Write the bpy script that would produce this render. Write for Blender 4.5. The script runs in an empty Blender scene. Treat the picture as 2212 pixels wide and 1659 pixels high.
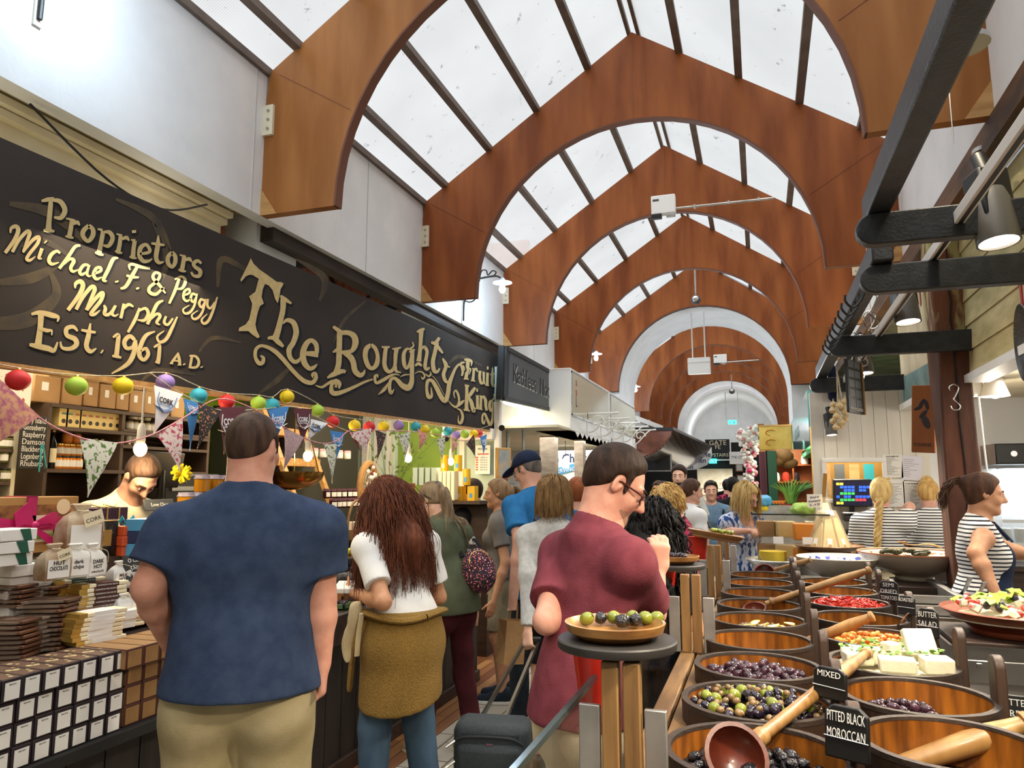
import bpy,math,random
import numpy as np
from mathutils import Vector as V,Matrix as Mx
PI=math.pi;rad=math.radians
random.seed(11);rnd=random.uniform
np.random.seed(5)
S=bpy.context.scene;COL=S.collection
FP,YAW,PIT,HC=1593.,.3233,.136,1.6
_cy,_sy,_cp,_sp=math.cos(YAW),math.sin(YAW),math.cos(PIT),math.sin(PIT)
FW=V((-_sy*_cp,_cy*_cp,_sp));RT=V((_cy,_sy,0));UP=RT.cross(FW)
cd=bpy.data.cameras.new('camera');cd.sensor_width=36;cd.lens=36*FP/2212;cd.clip_start=.05
cam=bpy.data.objects.new('camera',cd);COL.objects.link(cam);S.camera=cam
cam.matrix_world=Mx(((RT.x,UP.x,-FW.x,0),(RT.y,UP.y,-FW.y,0),(RT.z,UP.z,-FW.z,HC),(0,0,0,1)))
W=bpy.data.worlds.new('sky');S.world=W;W.use_nodes=True
W.node_tree.nodes['Background'].inputs[0].default_value=(.80,.90,1,1)
W.node_tree.nodes['Background'].inputs[1].default_value=.31
def lamp(kind,loc,power,col=(1,1,1),aim=None,size=.1,spot=None,blend=.5,name=None,dist=None):
    l=bpy.data.lights.new(name or kind.lower()+'_light',kind);l.energy=power;l.color=col
    if kind=='AREA':
        l.shape='RECTANGLE';l.size=size[0];l.size_y=size[1]
    elif kind=='SUN':l.angle=size
    else:l.shadow_soft_size=size
    if spot:l.spot_size=rad(spot);l.spot_blend=blend
    o=bpy.data.objects.new(l.name,l);COL.objects.link(o);o.location=loc
    if aim is not None:o.rotation_euler=(V(aim)-V(loc)).to_track_quat('-Z','Y').to_euler()
    return o
lamp('SUN',(0,0,12),5.6,(1,.98,.95),(0.35,.3,0),rad(100),name='overcast_daylight')
S.view_settings.view_transform='Standard';S.view_settings.look='None'
S.view_settings.exposure=0.3;S.view_settings.gamma=1;S.view_settings.use_curve_mapping=False
S.cycles.max_bounces=8;S.cycles.diffuse_bounces=4;S.cycles.glossy_bounces=3
S.cycles.transparent_max_bounces=24;S.cycles.transmission_bounces=6
S.cycles.caustics_reflective=False;S.cycles.caustics_refractive=False;S.cycles.sample_clamp_indirect=4
def P(px,py,X=None,Y=None,Z=None,D=None):
    "point of the place seen at a pixel of the photograph, on the plane X, Y or Z, or at a depth D"
    d=RT*((px-1106)/FP)+UP*((829.5-py)/FP)+FW
    t=X/d.x if X is not None else Y/d.y if Y is not None else(Z-HC)/d.z if Z is not None else D
    return V((0,0,HC))+d*t
def lin(h):
    c=[int(h[i:i+2],16)/255 for i in(0,2,4)]
    return tuple(x/12.92 if x<=.04045 else((x+.055)/1.055)**2.4 for x in c)
MT={}
def mat(name,col,r=.5,col2=None,sc=6,st=(1,1,1),bump=0,bsc=None,m=0,em=0,tr=0,al=1,rv=0,det=3,kind='noise',lo=.35,hi=.65,sub=0,coat=0,spec=.5):
    if name in MT:return MT[name]
    k=bpy.data.materials.new(name);MT[name]=k;k.use_nodes=True
    n,L=k.node_tree.nodes,k.node_tree.links;b=n['Principled BSDF'];I=b.inputs
    I['Base Color'].default_value=(*lin(col),1);I['Roughness'].default_value=r;I['Metallic'].default_value=m
    I['Transmission Weight'].default_value=tr;I['Alpha'].default_value=al;I['Specular IOR Level'].default_value=spec
    I['Coat Weight'].default_value=coat;I['Coat Roughness'].default_value=.1
    if sub:I['Subsurface Weight'].default_value=sub;I['Subsurface Radius'].default_value=(.012,.005,.003)
    if em:I['Emission Color'].default_value=(*lin(col),1);I['Emission Strength'].default_value=em
    if col2 or bump:
        tc=n.new('ShaderNodeTexCoord');mp=n.new('ShaderNodeMapping');mp.inputs['Scale'].default_value=st
        L.new(tc.outputs['Object'],mp.inputs[0])
        def tex(s):
            if kind=='noise':
                t=n.new('ShaderNodeTexNoise');t.inputs['Scale'].default_value=s;t.inputs['Detail'].default_value=det;o=t.outputs['Fac']
            elif kind=='voro':
                t=n.new('ShaderNodeTexVoronoi');t.inputs['Scale'].default_value=s;o=t.outputs['Distance']
            else:
                t=n.new('ShaderNodeTexWave');t.inputs['Scale'].default_value=s;t.bands_direction=kind
                t.inputs['Distortion'].default_value=det;t.inputs['Detail'].default_value=2;o=t.outputs['Fac']
            L.new(mp.outputs[0],t.inputs['Vector']);return o
    src=None
    if col2:
        cr=n.new('ShaderNodeValToRGB');e=cr.color_ramp.elements
        e[0].position,e[1].position=lo,hi;e[0].color=(*lin(col),1);e[1].color=(*lin(col2),1)
        L.new(tex(sc),cr.inputs[0]);src=cr.outputs[0]
    if rv:
        oi=n.new('ShaderNodeObjectInfo');hs=n.new('ShaderNodeHueSaturation');ma=n.new('ShaderNodeMapRange')
        ma.inputs['To Min'].default_value=1-rv;ma.inputs['To Max'].default_value=1+rv
        L.new(oi.outputs['Random'],ma.inputs[0]);L.new(ma.outputs[0],hs.inputs['Value'])
        if src:L.new(src,hs.inputs['Color'])
        else:hs.inputs['Color'].default_value=(*lin(col),1)
        src=hs.outputs[0]
    if src:L.new(src,I['Base Color'])
    if bump:
        bp=n.new('ShaderNodeBump');bp.inputs['Strength'].default_value=bump;bp.inputs['Distance'].default_value=.01
        L.new(tex(bsc or sc*4),bp.inputs['Height']);L.new(bp.outputs[0],I['Normal'])
    return k
def glow(name,col,s):return mat(name,col,em=s)
def frame(d):
    d=V(d).normalized();a=d.cross(V((0,0,1)))
    if a.length<1e-3:a=V((1,0,0))
    a.normalize();return a,a.cross(d)
def spline(pts,n=6):
    "Catmull-Rom through tuples of any length"
    q=[tuple(p)for p in pts];out=[]
    if len(q)<3:return q
    for i in range(len(q)-1):
        a,b,c,d=q[max(i-1,0)],q[i],q[i+1],q[min(i+2,len(q)-1)]
        for k in range(n):
            t=k/n
            out.append(tuple(.5*(2*B+(C-A)*t+(2*A-5*B+4*C-D)*t*t+(3*B-A-3*C+D)*t**3)for A,B,C,D in zip(a,b,c,d)))
    out.append(q[-1]);return out
class G:
    "collects shapes into one mesh"
    def __init__(s):s.v=[];s.f=[]
    def add(s,vs,fs):
        k=len(s.v);s.v+=[tuple(v)for v in vs];s.f+=[tuple(i+k for i in f)for f in fs];return s
    def box(s,c,d,M=None):
        x,y,z=d[0]/2,d[1]/2,d[2]/2;c=V(c)
        vs=[V((a*x,b*y,e*z))for e in(-1,1)for b in(-1,1)for a in(-1,1)]
        if M is not None:vs=[M@v for v in vs]
        return s.add([v+c for v in vs],[(0,2,3,1),(4,5,7,6),(0,1,5,4),(2,6,7,3),(0,4,6,2),(1,3,7,5)])
    def bb(s,lo,hi):return s.box([(a+b)/2 for a,b in zip(lo,hi)],[abs(b-a)for a,b in zip(lo,hi)])
    def bar(s,a,b,w,h):
        a,b=V(a),V(b);d=(b-a);x,u=frame(d);vs=[]
        for p in(a,b):
            for i,j in((-1,-1),(1,-1),(1,1),(-1,1)):vs.append(p+x*(i*w/2)+u*(j*h/2))
        return s.add(vs,[(0,1,2,3),(7,6,5,4),(0,4,5,1),(1,5,6,2),(2,6,7,3),(3,7,4,0)])
    def tube(s,pts,r,n=8,cap=True,sq=1):
        pts=[V(p[:3])for p in pts];m=len(pts);vs=[];fs=[]
        rr=r if hasattr(r,'__len__')else[r]*m
        t0=(pts[1]-pts[0]).normalized();x,u=frame(t0)
        for i,p in enumerate(pts):
            t=(pts[min(i+1,m-1)]-pts[max(i-1,0)])
            if t.length>1e-9:
                t.normalize();x=(x-t*x.dot(t))
                x=x.normalized()if x.length>1e-6 else frame(t)[0]
                u=x.cross(t)
            for k in range(n):
                a=2*PI*k/n;vs.append(p+x*(math.cos(a)*rr[i])+u*(math.sin(a)*rr[i]*sq))
        for i in range(m-1):
            for k in range(n):
                k2=(k+1)%n;fs.append((i*n+k,i*n+k2,(i+1)*n+k2,(i+1)*n+k))
        if cap:fs+=[tuple(range(n-1,-1,-1)),tuple((m-1)*n+k for k in range(n))]
        return s.add(vs,fs)
    def cyl(s,a,b,r,r2=None,n=14):return s.tube([a,b],[r,r if r2 is None else r2],n)
    def lathe(s,prof,c=(0,0,0),n=24,M=None,sx=1,sy=1,cap=True):
        vs=[];fs=[];c=V(c)
        for r,z in prof:
            for k in range(n):
                a=2*PI*k/n;v=V((math.cos(a)*r*sx,math.sin(a)*r*sy,z));vs.append((M@v if M is not None else v)+c)
        for i in range(len(prof)-1):
            for k in range(n):
                k2=(k+1)%n;fs.append((i*n+k,i*n+k2,(i+1)*n+k2,(i+1)*n+k))
        if cap:fs+=[tuple(range(n-1,-1,-1)),tuple((len(prof)-1)*n+k for k in range(n))]
        return s.add(vs,fs)
    def ell(s,c,r,n=12,M=None):
        m=max(4,n//2);r=r if hasattr(r,'__len__')else(r,r,r)
        vs=[V((math.cos(2*PI*k/n)*math.sin(PI*i/m)*r[0],math.sin(2*PI*k/n)*math.sin(PI*i/m)*r[1],-math.cos(PI*i/m)*r[2]))for i in range(1,m)for k in range(n)]
        vs+=[V((0,0,-r[2])),V((0,0,r[2]))]
        if M is not None:vs=[M@v for v in vs]
        fs=[(i*n+k,i*n+(k+1)%n,(i+1)*n+(k+1)%n,(i+1)*n+k)for i in range(m-2)for k in range(n)]
        fs+=[((k+1)%n,k,(m-1)*n)for k in range(n)]+[((m-2)*n+k,(m-2)*n+(k+1)%n,(m-1)*n+1)for k in range(n)]
        return s.add([v+V(c)for v in vs],fs)
    def slab(s,poly,off):
        "closed prism: polygon of 3d points pushed by off"
        n=len(poly);off=V(off);vs=[V(p)for p in poly];vs+=[v+off for v in vs]
        return s.add(vs,[tuple(range(n-1,-1,-1)),tuple(range(n,2*n))]+[(i,(i+1)%n,n+(i+1)%n,n+i)for i in range(n)])
    def strip(s,A,B,off):
        "solid band between two rows of points"
        n=len(A);off=V(off);A=[V(p)for p in A];B=[V(p)for p in B]
        vs=A+B+[p+off for p in A]+[p+off for p in B];fs=[]
        for i in range(n-1):
            fs+=[(i,i+1,n+i+1,n+i),(2*n+i+1,2*n+i,3*n+i,3*n+i+1),(i+1,i,2*n+i,2*n+i+1),(n+i,n+i+1,3*n+i+1,3*n+i)]
        fs+=[(0,n,3*n,2*n),(n-1,3*n-1,4*n-1,2*n-1)]
        return s.add(vs,fs)
    def done(s,name,m,parent=None,smooth=35,bev=0,loc=None):
        me=bpy.data.meshes.new(name);me.from_pydata(s.v,[],s.f);me.validate();me.update()
        return mk(name,me,m,parent,smooth,bev,loc)
def mk(name,me,m,parent=None,smooth=35,bev=0,loc=None):
    o=bpy.data.objects.new(name,me);COL.objects.link(o)
    if isinstance(m,str):m=MT[m]
    for q in(m if isinstance(m,(list,tuple))else[m]):me.materials.append(q)
    if smooth:
        me.polygons.foreach_set('use_smooth',[True]*len(me.polygons))
        if smooth<180:me.set_sharp_from_angle(angle=rad(smooth))
    if bev:
        b=o.modifiers.new('bevel','BEVEL');b.width=bev;b.segments=2;b.limit_method='ANGLE'
    if loc is not None:o.location=loc
    if parent:o.parent=parent
    return o
def tag(o,label=None,cat=None,group=None,kind=None):
    if label:o['label']=label
    if cat:o['category']=cat
    if group:o['group']=group
    if kind:o['kind']=kind
    return o
def thing(name,label,cat,loc=(0,0,0),rz=0,group=None,kind=None):
    o=bpy.data.objects.new(name,None);COL.objects.link(o);o.location=loc;o.rotation_euler=(0,0,rz);o.empty_display_size=.1
    return tag(o,label,cat,group,kind)
def struct(o):o['kind']='structure';return o
def dup(o,loc=None,rz=None,label=None,rot=None,sc=None):
    def cp(a,par):
        c=a.copy();COL.objects.link(c)
        if par:c.parent=par
        for ch in a.children:cp(ch,c)
        return c
    c=cp(o,None)
    if loc is not None:c.location=loc
    if rz is not None:c.rotation_euler=(0,0,rz)
    if rot is not None:c.rotation_euler=rot
    if sc is not None:c.scale=(sc,sc,sc)if not hasattr(sc,'__len__')else sc
    if label:c['label']=label
    return c
ORD=['first','second','third','fourth','fifth','sixth','seventh','eighth','ninth','tenth','eleventh','twelfth','thirteenth','fourteenth','fifteenth','sixteenth','seventeenth','eighteenth','nineteenth','twentieth','twenty-first','twenty-second','twenty-third','twenty-fourth']
def place(n,i,a='left',b='right',word=''):
    "place of item i of n in a row, in words"
    w=(' '+word)if word else ''
    if n==1:return 'only'+w
    if i==0:return a+'most'+w
    if i==n-1:return b+'most'+w
    if n%2 and i==n//2 and n<6:return 'middle'+w
    return(ORD[i]+w+' from the '+a)if i<n/2 else(ORD[n-1-i]+w+' from the '+b)
def txt(s,c,ux,uy,h,name='lettering',m='white_paint',parent=None,al='CENTER',ext=.0012,sh=0,bold=0,fit=None):
    "lettering on a surface: centre c, writing direction ux, up direction uy, height h"
    cu=bpy.data.curves.new(name,'FONT');cu.body=s;cu.size=h*1.4;cu.align_x=al;cu.align_y='CENTER';cu.extrude=ext;cu.shear=sh;cu.offset=bold*h
    cu.resolution_u=2
    t=bpy.data.objects.new(name,cu);COL.objects.link(t)
    bpy.context.view_layer.update()
    me=bpy.data.meshes.new_from_object(t.evaluated_get(bpy.context.evaluated_depsgraph_get()))
    bpy.data.objects.remove(t);bpy.data.curves.remove(cu)
    ux=V(ux).normalized();uz=ux.cross(V(uy)).normalized();uy=uz.cross(ux)
    if fit and len(me.vertices):
        w=max(v.co.x for v in me.vertices)-min(v.co.x for v in me.vertices)
        if w>fit:me.transform(Mx.Diagonal((fit/w,1,1,1)))
    c=V(c);me.transform(Mx(((ux.x,uy.x,uz.x,c.x),(ux.y,uy.y,uz.y,c.y),(ux.z,uy.z,uz.z,c.z),(0,0,0,1))))
    return mk(name,me,m,parent,0)
def ribbon(g,pts,f,off,wsc=1.,dxy=(0,0),n=5):
    "painted brush stroke: points (x, y, width) in the plane given by f(x, y)"
    q=spline(pts,n);A=[];B=[]
    for i,(x,y,w)in enumerate(q):
        a,b=q[max(i-1,0)],q[min(i+1,len(q)-1)]
        dx,dy=b[0]-a[0],b[1]-a[1];l=math.hypot(dx,dy)or 1;w=max(w,1)*wsc/2
        A.append(f(x+dxy[0]-dy/l*w,y+dxy[1]+dx/l*w));B.append(f(x+dxy[0]+dy/l*w,y+dxy[1]-dx/l*w))
    g.strip(A,B,off)
mat('white_wall','eeeff0',.7,'e4e6e8',3,bump=.15,bsc=40)
mat('white_paint','f2f1ec',.5);mat('cream','e6dcc0',.6,'d8cba8',4)
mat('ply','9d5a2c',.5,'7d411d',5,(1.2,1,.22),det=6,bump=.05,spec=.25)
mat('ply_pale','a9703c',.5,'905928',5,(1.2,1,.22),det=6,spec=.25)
mat('ply_edge','6b3a20',.5);mat('purlin','6d5f55',.6,'5c4f46',8)
mat('dark_timber','3a2d25',.7,'271d18',6,(3,.4,3),bump=.4)
mat('black','131313',.45);mat('black_matt','191918',.8);mat('black_paint','25282c',.45,'15171a',20,bump=.2)
mat('grey_paint','4a4d50',.5);mat('steel','c9c8c4',.28,m=1);mat('steel_dull','aaa9a4',.45,'c2c0ba',12,m=.9);mat('chrome','e6e6e6',.1,m=1)
mat('glass','e9f5f2',.03,tr=1,al=.16,spec=.6);mat('clear_plastic','f6f6f4',.1,tr=.9,al=.28)
mat('wood','9a6b3d',.5,'7a4e28',7,(1,1,.25),bump=.1);mat('wood_pale','c79a5f',.5,'ab7d45',8,(.4,3,3),bump=.08)
mat('wood_dark','3d2a1e',.55,'2a1c14',8,(.6,3,3),bump=.1);mat('shelf_brown','5a4638',.6,'4c3a2e',6,(1,.3,1))
mat('card','b48d5e',.75,'a57f52',6);mat('kraft','b08a5c',.8,'9f7a4e',9,bump=.2);mat('paper','f0efe9',.8);mat('cream_paper','efe2c0',.8)
mat('ink','1e1c1c',.7);mat('gold','d8b25c',.3,m=.7);mat('rope','d8cdb4',.9,'b7a888',60)
mat('chalk','2b2b2a',.8,'343433',12);mat('chalk_white','e9e8e2',.9)
# ================================================================ the hall
AX,BX,MX_=-2.9,1.08,-.91;ZF,ZE,ZA,AR=3.27,4.21,5.54,1.46
AY=[3.7,6.02,8.32,10.69,13.05,16.9,19.1,21.0,23.0]
def panel_mat():
    k=mat('roof_sheet','f4f7f7',.5);n,L=k.node_tree.nodes,k.node_tree.links;n.remove(n['Principled BSDF'])
    tl=n.new('ShaderNodeBsdfTranslucent');tp=n.new('ShaderNodeBsdfTransparent');mx=n.new('ShaderNodeMixShader')
    tc=n.new('ShaderNodeTexCoord');w=n.new('ShaderNodeTexWave');w.bands_direction='Y';w.inputs['Scale'].default_value=22;w.inputs['Distortion'].default_value=.3
    no=n.new('ShaderNodeTexNoise');no.inputs['Scale'].default_value=9;no.inputs['Detail'].default_value=8;no.inputs['Roughness'].default_value=.7
    n2=n.new('ShaderNodeTexNoise');n2.inputs['Scale'].default_value=1.4
    cr=n.new('ShaderNodeValToRGB');e=cr.color_ramp.elements;e[0].position=.3;e[0].color=(.18,.18,.17,1);e[1].position=.375;e[1].color=(1,1,1,1)
    m2=n.new('ShaderNodeMath');m2.operation='MULTIPLY_ADD';m2.inputs[1].default_value=.16;m2.inputs[2].default_value=.6
    m3=n.new('ShaderNodeMath');m3.operation='MULTIPLY_ADD';m3.inputs[1].default_value=.25
    vm=n.new('ShaderNodeVectorMath');vm.operation='SCALE'
    for t in(w,no,n2):L.new(tc.outputs['Object'],t.inputs[0])
    L.new(w.outputs['Fac'],m2.inputs[0]);L.new(n2.outputs['Fac'],m3.inputs[0]);L.new(m2.outputs[0],m3.inputs[2]);L.new(no.outputs['Fac'],cr.inputs[0])
    L.new(cr.outputs[0],vm.inputs[0]);L.new(m3.outputs[0],vm.inputs['Scale'])
    L.new(vm.outputs[0],tl.inputs[0]);L.new(vm.outputs[0],tp.inputs[0]);mx.inputs[0].default_value=.62
    L.new(tl.outputs[0],mx.inputs[1]);L.new(tp.outputs[0],mx.inputs[2]);L.new(mx.outputs[0],n['Material Output'].inputs[0])
panel_mat()
def roof():
    sl=[(AX,ZE),(MX_,ZA),(BX,ZE)]
    for(x0,z0),(x1,z1),nm,side in((sl[0],sl[1],'left',1),(sl[2],sl[1],'right',-1)):
        g=G()
        for ya,yb in((-3,13.2),(14.9,25.2)):
            g.add([(x0,ya,z0+.06),(x0,yb,z0+.06),(x1,yb,z1+.06),(x1,ya,z1+.06)],[(0,1,2,3)])
        struct(tag(g.done('ceiling','roof_sheet',smooth=0),'ribbed translucent roof sheets on the %s slope, flecked with dirt'%nm,'roof'))
        g=G()
        for f in(.0,.11,.33,.56,.8):
            p=V((x0+(x1-x0)*f,0,z0+(z1-z0)*f+.015))
            for ya,yb in((-3,13.2),(14.9,25.2)):g.bar(p+V((0,ya,0)),p+V((0,yb,0)),.06,.05)
        if side==1:
            for ya,yb in((-3,13.2),(14.9,25.2)):
                g.bar((MX_-.03,ya,ZA+.02),(MX_-.03,yb,ZA+.02),.03,.05);g.bar((MX_+.05,ya,ZA+.02),(MX_+.05,yb,ZA+.02),.03,.05)
        for y in[-.6,1.9,4.9,7.2,9.5,11.9]:
            g.bar((x0+(x1-x0)*.8,y,z0+(z1-z0)*.8+.03),(x1,y,z1+.03),.03,.03)
        struct(tag(g.done('trim_1' if side==1 else 'trim_2','purlin'),'grey brown purlins and glazing bars under the %s roof slope'%nm,'purlins'))
roof()
def wall(n,lo,hi,m='white_wall',label=None):
    return struct(tag(G().bb(lo,hi).done(n,m),label,'wall'))
wall('wall_left',(AX-.1,-3,ZF),(AX,13.1,ZE+.06),label='white boarded upper wall above the left stalls')
wall('wall_right',(BX,-3,ZF),(BX+.1,13.1,ZE+.06),label='white boarded upper wall above the right stalls')
wall('wall_left_far',(AX-.1,14.9,ZF-.6),(AX,25.2,ZE+.06),label='white upper wall beyond the plaster vault on the left')
wall('wall_right_far',(BX,14.9,ZF-.9),(BX+.1,25.2,ZE+.06),label='white upper wall beyond the plaster vault on the right')
wall('wall_back',(-7,-3.1,0),(4,-3,5.6),label='white wall behind the viewer')  # added to keep sky light out; the market itself goes on behind
g=G();y=-2.6
for y in(.62,3.6,5.0,7.4,9.6,11.9):g.bb((AX-.001,y,ZF),(AX+.004,y+.006,ZE))
struct(tag(g.done('trim_3',mat('joint','c9cbcc',.8)),'fine joints between the boards of the left upper wall','joints'))
def arch_faces(r,c=(MX_,ZF),n=28,outer=None):
    I=[];O=[]
    for i in range(n+1):
        t=PI-PI*i/n;d=(math.cos(t),math.sin(t));I.append((c[0]+r*d[0],c[1]+r*d[1]))
        k=[]
        if d[0]<-1e-6:k.append((AX-c[0])/d[0])
        if d[0]>1e-6:k.append((BX-c[0])/d[0])
        s=(ZA-ZE)/(BX-MX_)
        den=d[1]+s*abs(d[0])
        if den>1e-6:k.append((ZA-c[1])/den)
        k=min(q for q in k if q>0);O.append((c[0]+k*d[0],c[1]+k*d[1]))
    return I,O
WHO=['nearest plywood arch, cut by the top of the picture','second plywood arch, the first one seen whole','third plywood arch, with a white heater control box on its crown',
       'fourth plywood arch of the near hall','fifth plywood arch, in front of the white plaster vault','first plywood arch beyond the white plaster vault',
       'second plywood arch beyond the plaster vault, with a small white box under it','third plywood arch beyond the plaster vault','last plywood arch before the far white vault']
for i,y in enumerate(AY):
    t=thing('plywood_arch',WHO[i],'arch',(MX_,y,ZF),group='plywood roof arches')
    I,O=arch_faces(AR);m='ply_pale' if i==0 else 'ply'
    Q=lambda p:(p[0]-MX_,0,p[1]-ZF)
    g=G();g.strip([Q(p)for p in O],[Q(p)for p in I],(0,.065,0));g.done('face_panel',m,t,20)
    g=G();g.strip([(Q(p)[0]*1.003,-.004,Q(p)[2]*1.003)for p in I],[(Q(p)[0]*.994,-.004,Q(p)[2]*.994)for p in I],(0,.073,0));g.done('edge_strip','ply_edge',t,40)
    if i<5:
        for a,b in(((-1.37,.6),(-1.9,.93)),((1.37,.6),(1.9,.93)),((0,1.47),(0,2.2))):g=G();g.bar((a[0],-.001,a[1]),(b[0],-.001,b[1]),.004,.003);g.done('joint_line',mat('ply_joint','83492a',.5),t)
        for s in(-1,1):
            g=G();g.box((s*1.955,-.012,.62),(.075,.02,.2));b=g.done('bracket_plate','cream',t)
            g=G()
            for k in(-.06,0,.06):g.cyl((s*1.95,-.03,.62+k),(s*1.95,-.02,.62+k),.009,n=8)
            g.done('bolt','steel_dull',b)
            g=G();g.slab([(s*1.99,-.006,-.001),(s*1.87,-.006,-.001),(s*1.99,-.006,.17)],(0,.006,0));g.done('corner_block','wood_pale',t)
g=G();n=28
cyl=lambda y,r=1.46:[(MX_+r*math.cos(PI-PI*i/n),y,ZF+r*math.sin(PI*i/n))for i in range(n+1)]
g.strip(cyl(13.2),cyl(14.85),(0,0,.08))
I,O=arch_faces(1.465);g.strip([(p[0],13.2,p[1])for p in O],[(p[0],13.2,p[1])for p in I],(0,.1,0));g.strip([(p[0],14.8,p[1])for p in O],[(p[0],14.8,p[1])for p in I],(0,.1,0))
for s in(-1,1):g.bb((MX_+s*1.46,13.2,2.6),(MX_+s*2,14.85,ZF+.05))
struct(tag(g.done('wall_vault','white_wall',smooth=40),'white plaster vault between the two rows of arches','vault'))
g=G();g.strip(cyl(25.1),cyl(29),(0,0,.1));g.bb((-3.2,29,2.9),(1.4,29.2,4.9))
for s in(-1,1):g.bb((MX_+s*1.46,25.1,2.4),(MX_+s*3,29.1,ZF))
I,O=arch_faces(1.465);g.strip([(p[0],25.15,p[1])for p in O],[(p[0],25.15,p[1])for p in I],(0,.1,0))
struct(tag(g.done('wall_end','white_wall',smooth=40),'white vault and wall closing the far end of the hall','wall'))
k=mat('floor_tiles','b9b2a4',.45);n,L=k.node_tree.nodes,k.node_tree.links
tc=n.new('ShaderNodeTexCoord');br=n.new('ShaderNodeTexBrick');mp=n.new('ShaderNodeMapping');mp.inputs['Rotation'].default_value=(0,0,PI/2)
for a,v in(('Color1','bdb4a3'),('Color2','a59d8e'),('Mortar','5b544b')):br.inputs[a].default_value=(*lin(v),1)
for a,v in(('Scale',1),('Brick Width',.30),('Row Height',.15),('Mortar Size',.006),('Bias',-.2)):br.inputs[a].default_value=v
L.new(tc.outputs['Object'],mp.inputs[0]);L.new(mp.outputs[0],br.inputs[0]);L.new(br.outputs[0],n['Principled BSDF'].inputs[0])
struct(tag(G().bb((-8,-3,-.1),(4,32,0)).done('floor',k),'worn beige floor tiles of the aisle','floor'))
k=mat('floor_planks','8a5a34',.4);n,L=k.node_tree.nodes,k.node_tree.links
tc=n.new('ShaderNodeTexCoord');br=n.new('ShaderNodeTexBrick');no=n.new('ShaderNodeTexNoise');no.inputs['Scale'].default_value=5
mp=n.new('ShaderNodeMapping');mp.inputs['Rotation'].default_value=(0,0,PI/2);mp.inputs['Scale'].default_value=(1,1,1)
for a,v in(('Color1','a87848'),('Color2','6b3c22'),('Mortar','2a1a10')):br.inputs[a].default_value=(*lin(v),1)
for a,v in(('Scale',1),('Brick Width',1.1),('Row Height',.085),('Mortar Size',.003)):br.inputs[a].default_value=v
L.new(tc.outputs['Object'],mp.inputs[0]);L.new(mp.outputs[0],br.inputs[0]);L.new(br.outputs[0],n['Principled BSDF'].inputs[0])
struct(tag(G().bb((-4.4,1,0),(-2.05,12.2,.012)).done('floor_wood',k,bev=.004),'dark wooden strip floor along the left stalls','floor'))
g=G();g.bar((-2.06,6.2,.03),(-2.06,12,.03),.1,.05);tag(g.done('kerb_board','wood',bev=.01),'worn timber kerb at the edge of the wooden floor','kerb')
g=G();g.bb((AX-.16,3.9,ZF-.09),(AX-.05,13,ZF+.02));struct(tag(g.done('trim_4','dark_timber'),'dark timber beam under the left upper wall','beam'))
g=G();g.bb((-3.25,-3,2.6),(-3.13,3.62,3.9))
for z,d in((3.36,.05),(3.4,.09),(3.45,.15)):g.bb((-3.2,-3,z-.16),(-3.13+d,3.62,z-.125))
struct(tag(g.done('wall_cornice','cream'),'cream wall with a moulded cornice behind the big painted sign','wall'))
g=G();g.bb((-3.45,3.68,2.3),(-3.3,3.8,4));struct(tag(g.done('trim_5','dark_timber'),'dark steel post beside the cream cornice','post'))
g=G();g.bb((-3.3,3.86,2.3),(-3.05,4.3,4));struct(tag(g.done('wall_pier','white_wall'),'white pier behind the sign under the nearest arch','pier'))
g=G();g.bb((-3.4,6.6,2.3),(-3.05,7.3,3.9));struct(tag(g.done('wall_pier_far','white_wall'),'white pier behind the middle of the sign','pier'))
mat('brick','a5654a',.8,'7c4633',14);mat('dim_roof','75746e',.8,'605f5a',3)
g=G();g.bb((-6,-3,2.6),(-5.9,13,5.2));g.bb((-6,9.5,2.3),(-2.95,9.6,5));struct(tag(g.done('wall_brick','brick'),'brick wall of the next hall seen over the sign','wall'))
g=G();g.slab([(-2.95,-3,4.0),(-2.95,13,4.0),(-6,13,4.9),(-6,-3,4.9)],(0,0,.06));struct(tag(g.done('ceiling_side','dim_roof'),'grey boarded roof of the next hall above the sign','roof'))
struct(tag(G().bb((-3.14,-3,ZF+.03),(AX-.05,3.7,ZF+.05)).done('trim_7',mat('soffit_brown','8a7355',.8)),'brown soffit between the left upper wall and the cornice','soffit'))
for i,y in enumerate((4.75,6.0,7.9)):
    t=thing('roof_truss',('black roof truss over the sign beside the white pier','black roof truss behind the middle of the sign','black roof truss behind the far end of the sign')[i],'truss',(0,y,0),group='trusses of the next hall')
    g=G();g.bar((-3.05,0,3.75),(-5.9,0,3.75),.05,.07);g.done('tie_beam','black',t)
    g=G();g.bar((-3.05,0,3.95),(-5.9,0,4.8),.05,.07);g.done('rafter','black',t)
    for a,b in(((-3.6,3.75),(-4.1,4.3)),((-4.7,3.75),(-4.1,4.3)),((-4.8,3.75),(-5.3,4.6))):
        g=G();g.bar((a[0],0,a[1]),(b[0],0,b[1]),.035,.035);g.done('brace','black',t)
[lamp('POINT',(-2.93,y,2.97),.8,(1,.9,.75),size=.1,name='cornice_fill')for y in(.6,1.8,3.0)];lamp('POINT',(-4.3,4.8,3.4),14,(1,.93,.8),size=.2,name='next_hall_light');lamp('POINT',(-4.6,8,3.4),10,(1,.93,.8),size=.2,name='next_hall_light')  # cornice points are added fill for the dark moulding, no lamps hang there
g=G();g.tube(spline([(-2.96,2.2,3.25),(-2.93,2.6,3.06),(-2.93,2.95,3.04),(-2.96,3.3,3.2)]),.006,6);tag(g.done('loose_cable','black'),'thin dark cable sagging across the cream cornice','cable')
glow('led_white','dff0ff',40);mat('shade_blue','cfe6f5',.3,al=.75)
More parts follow.
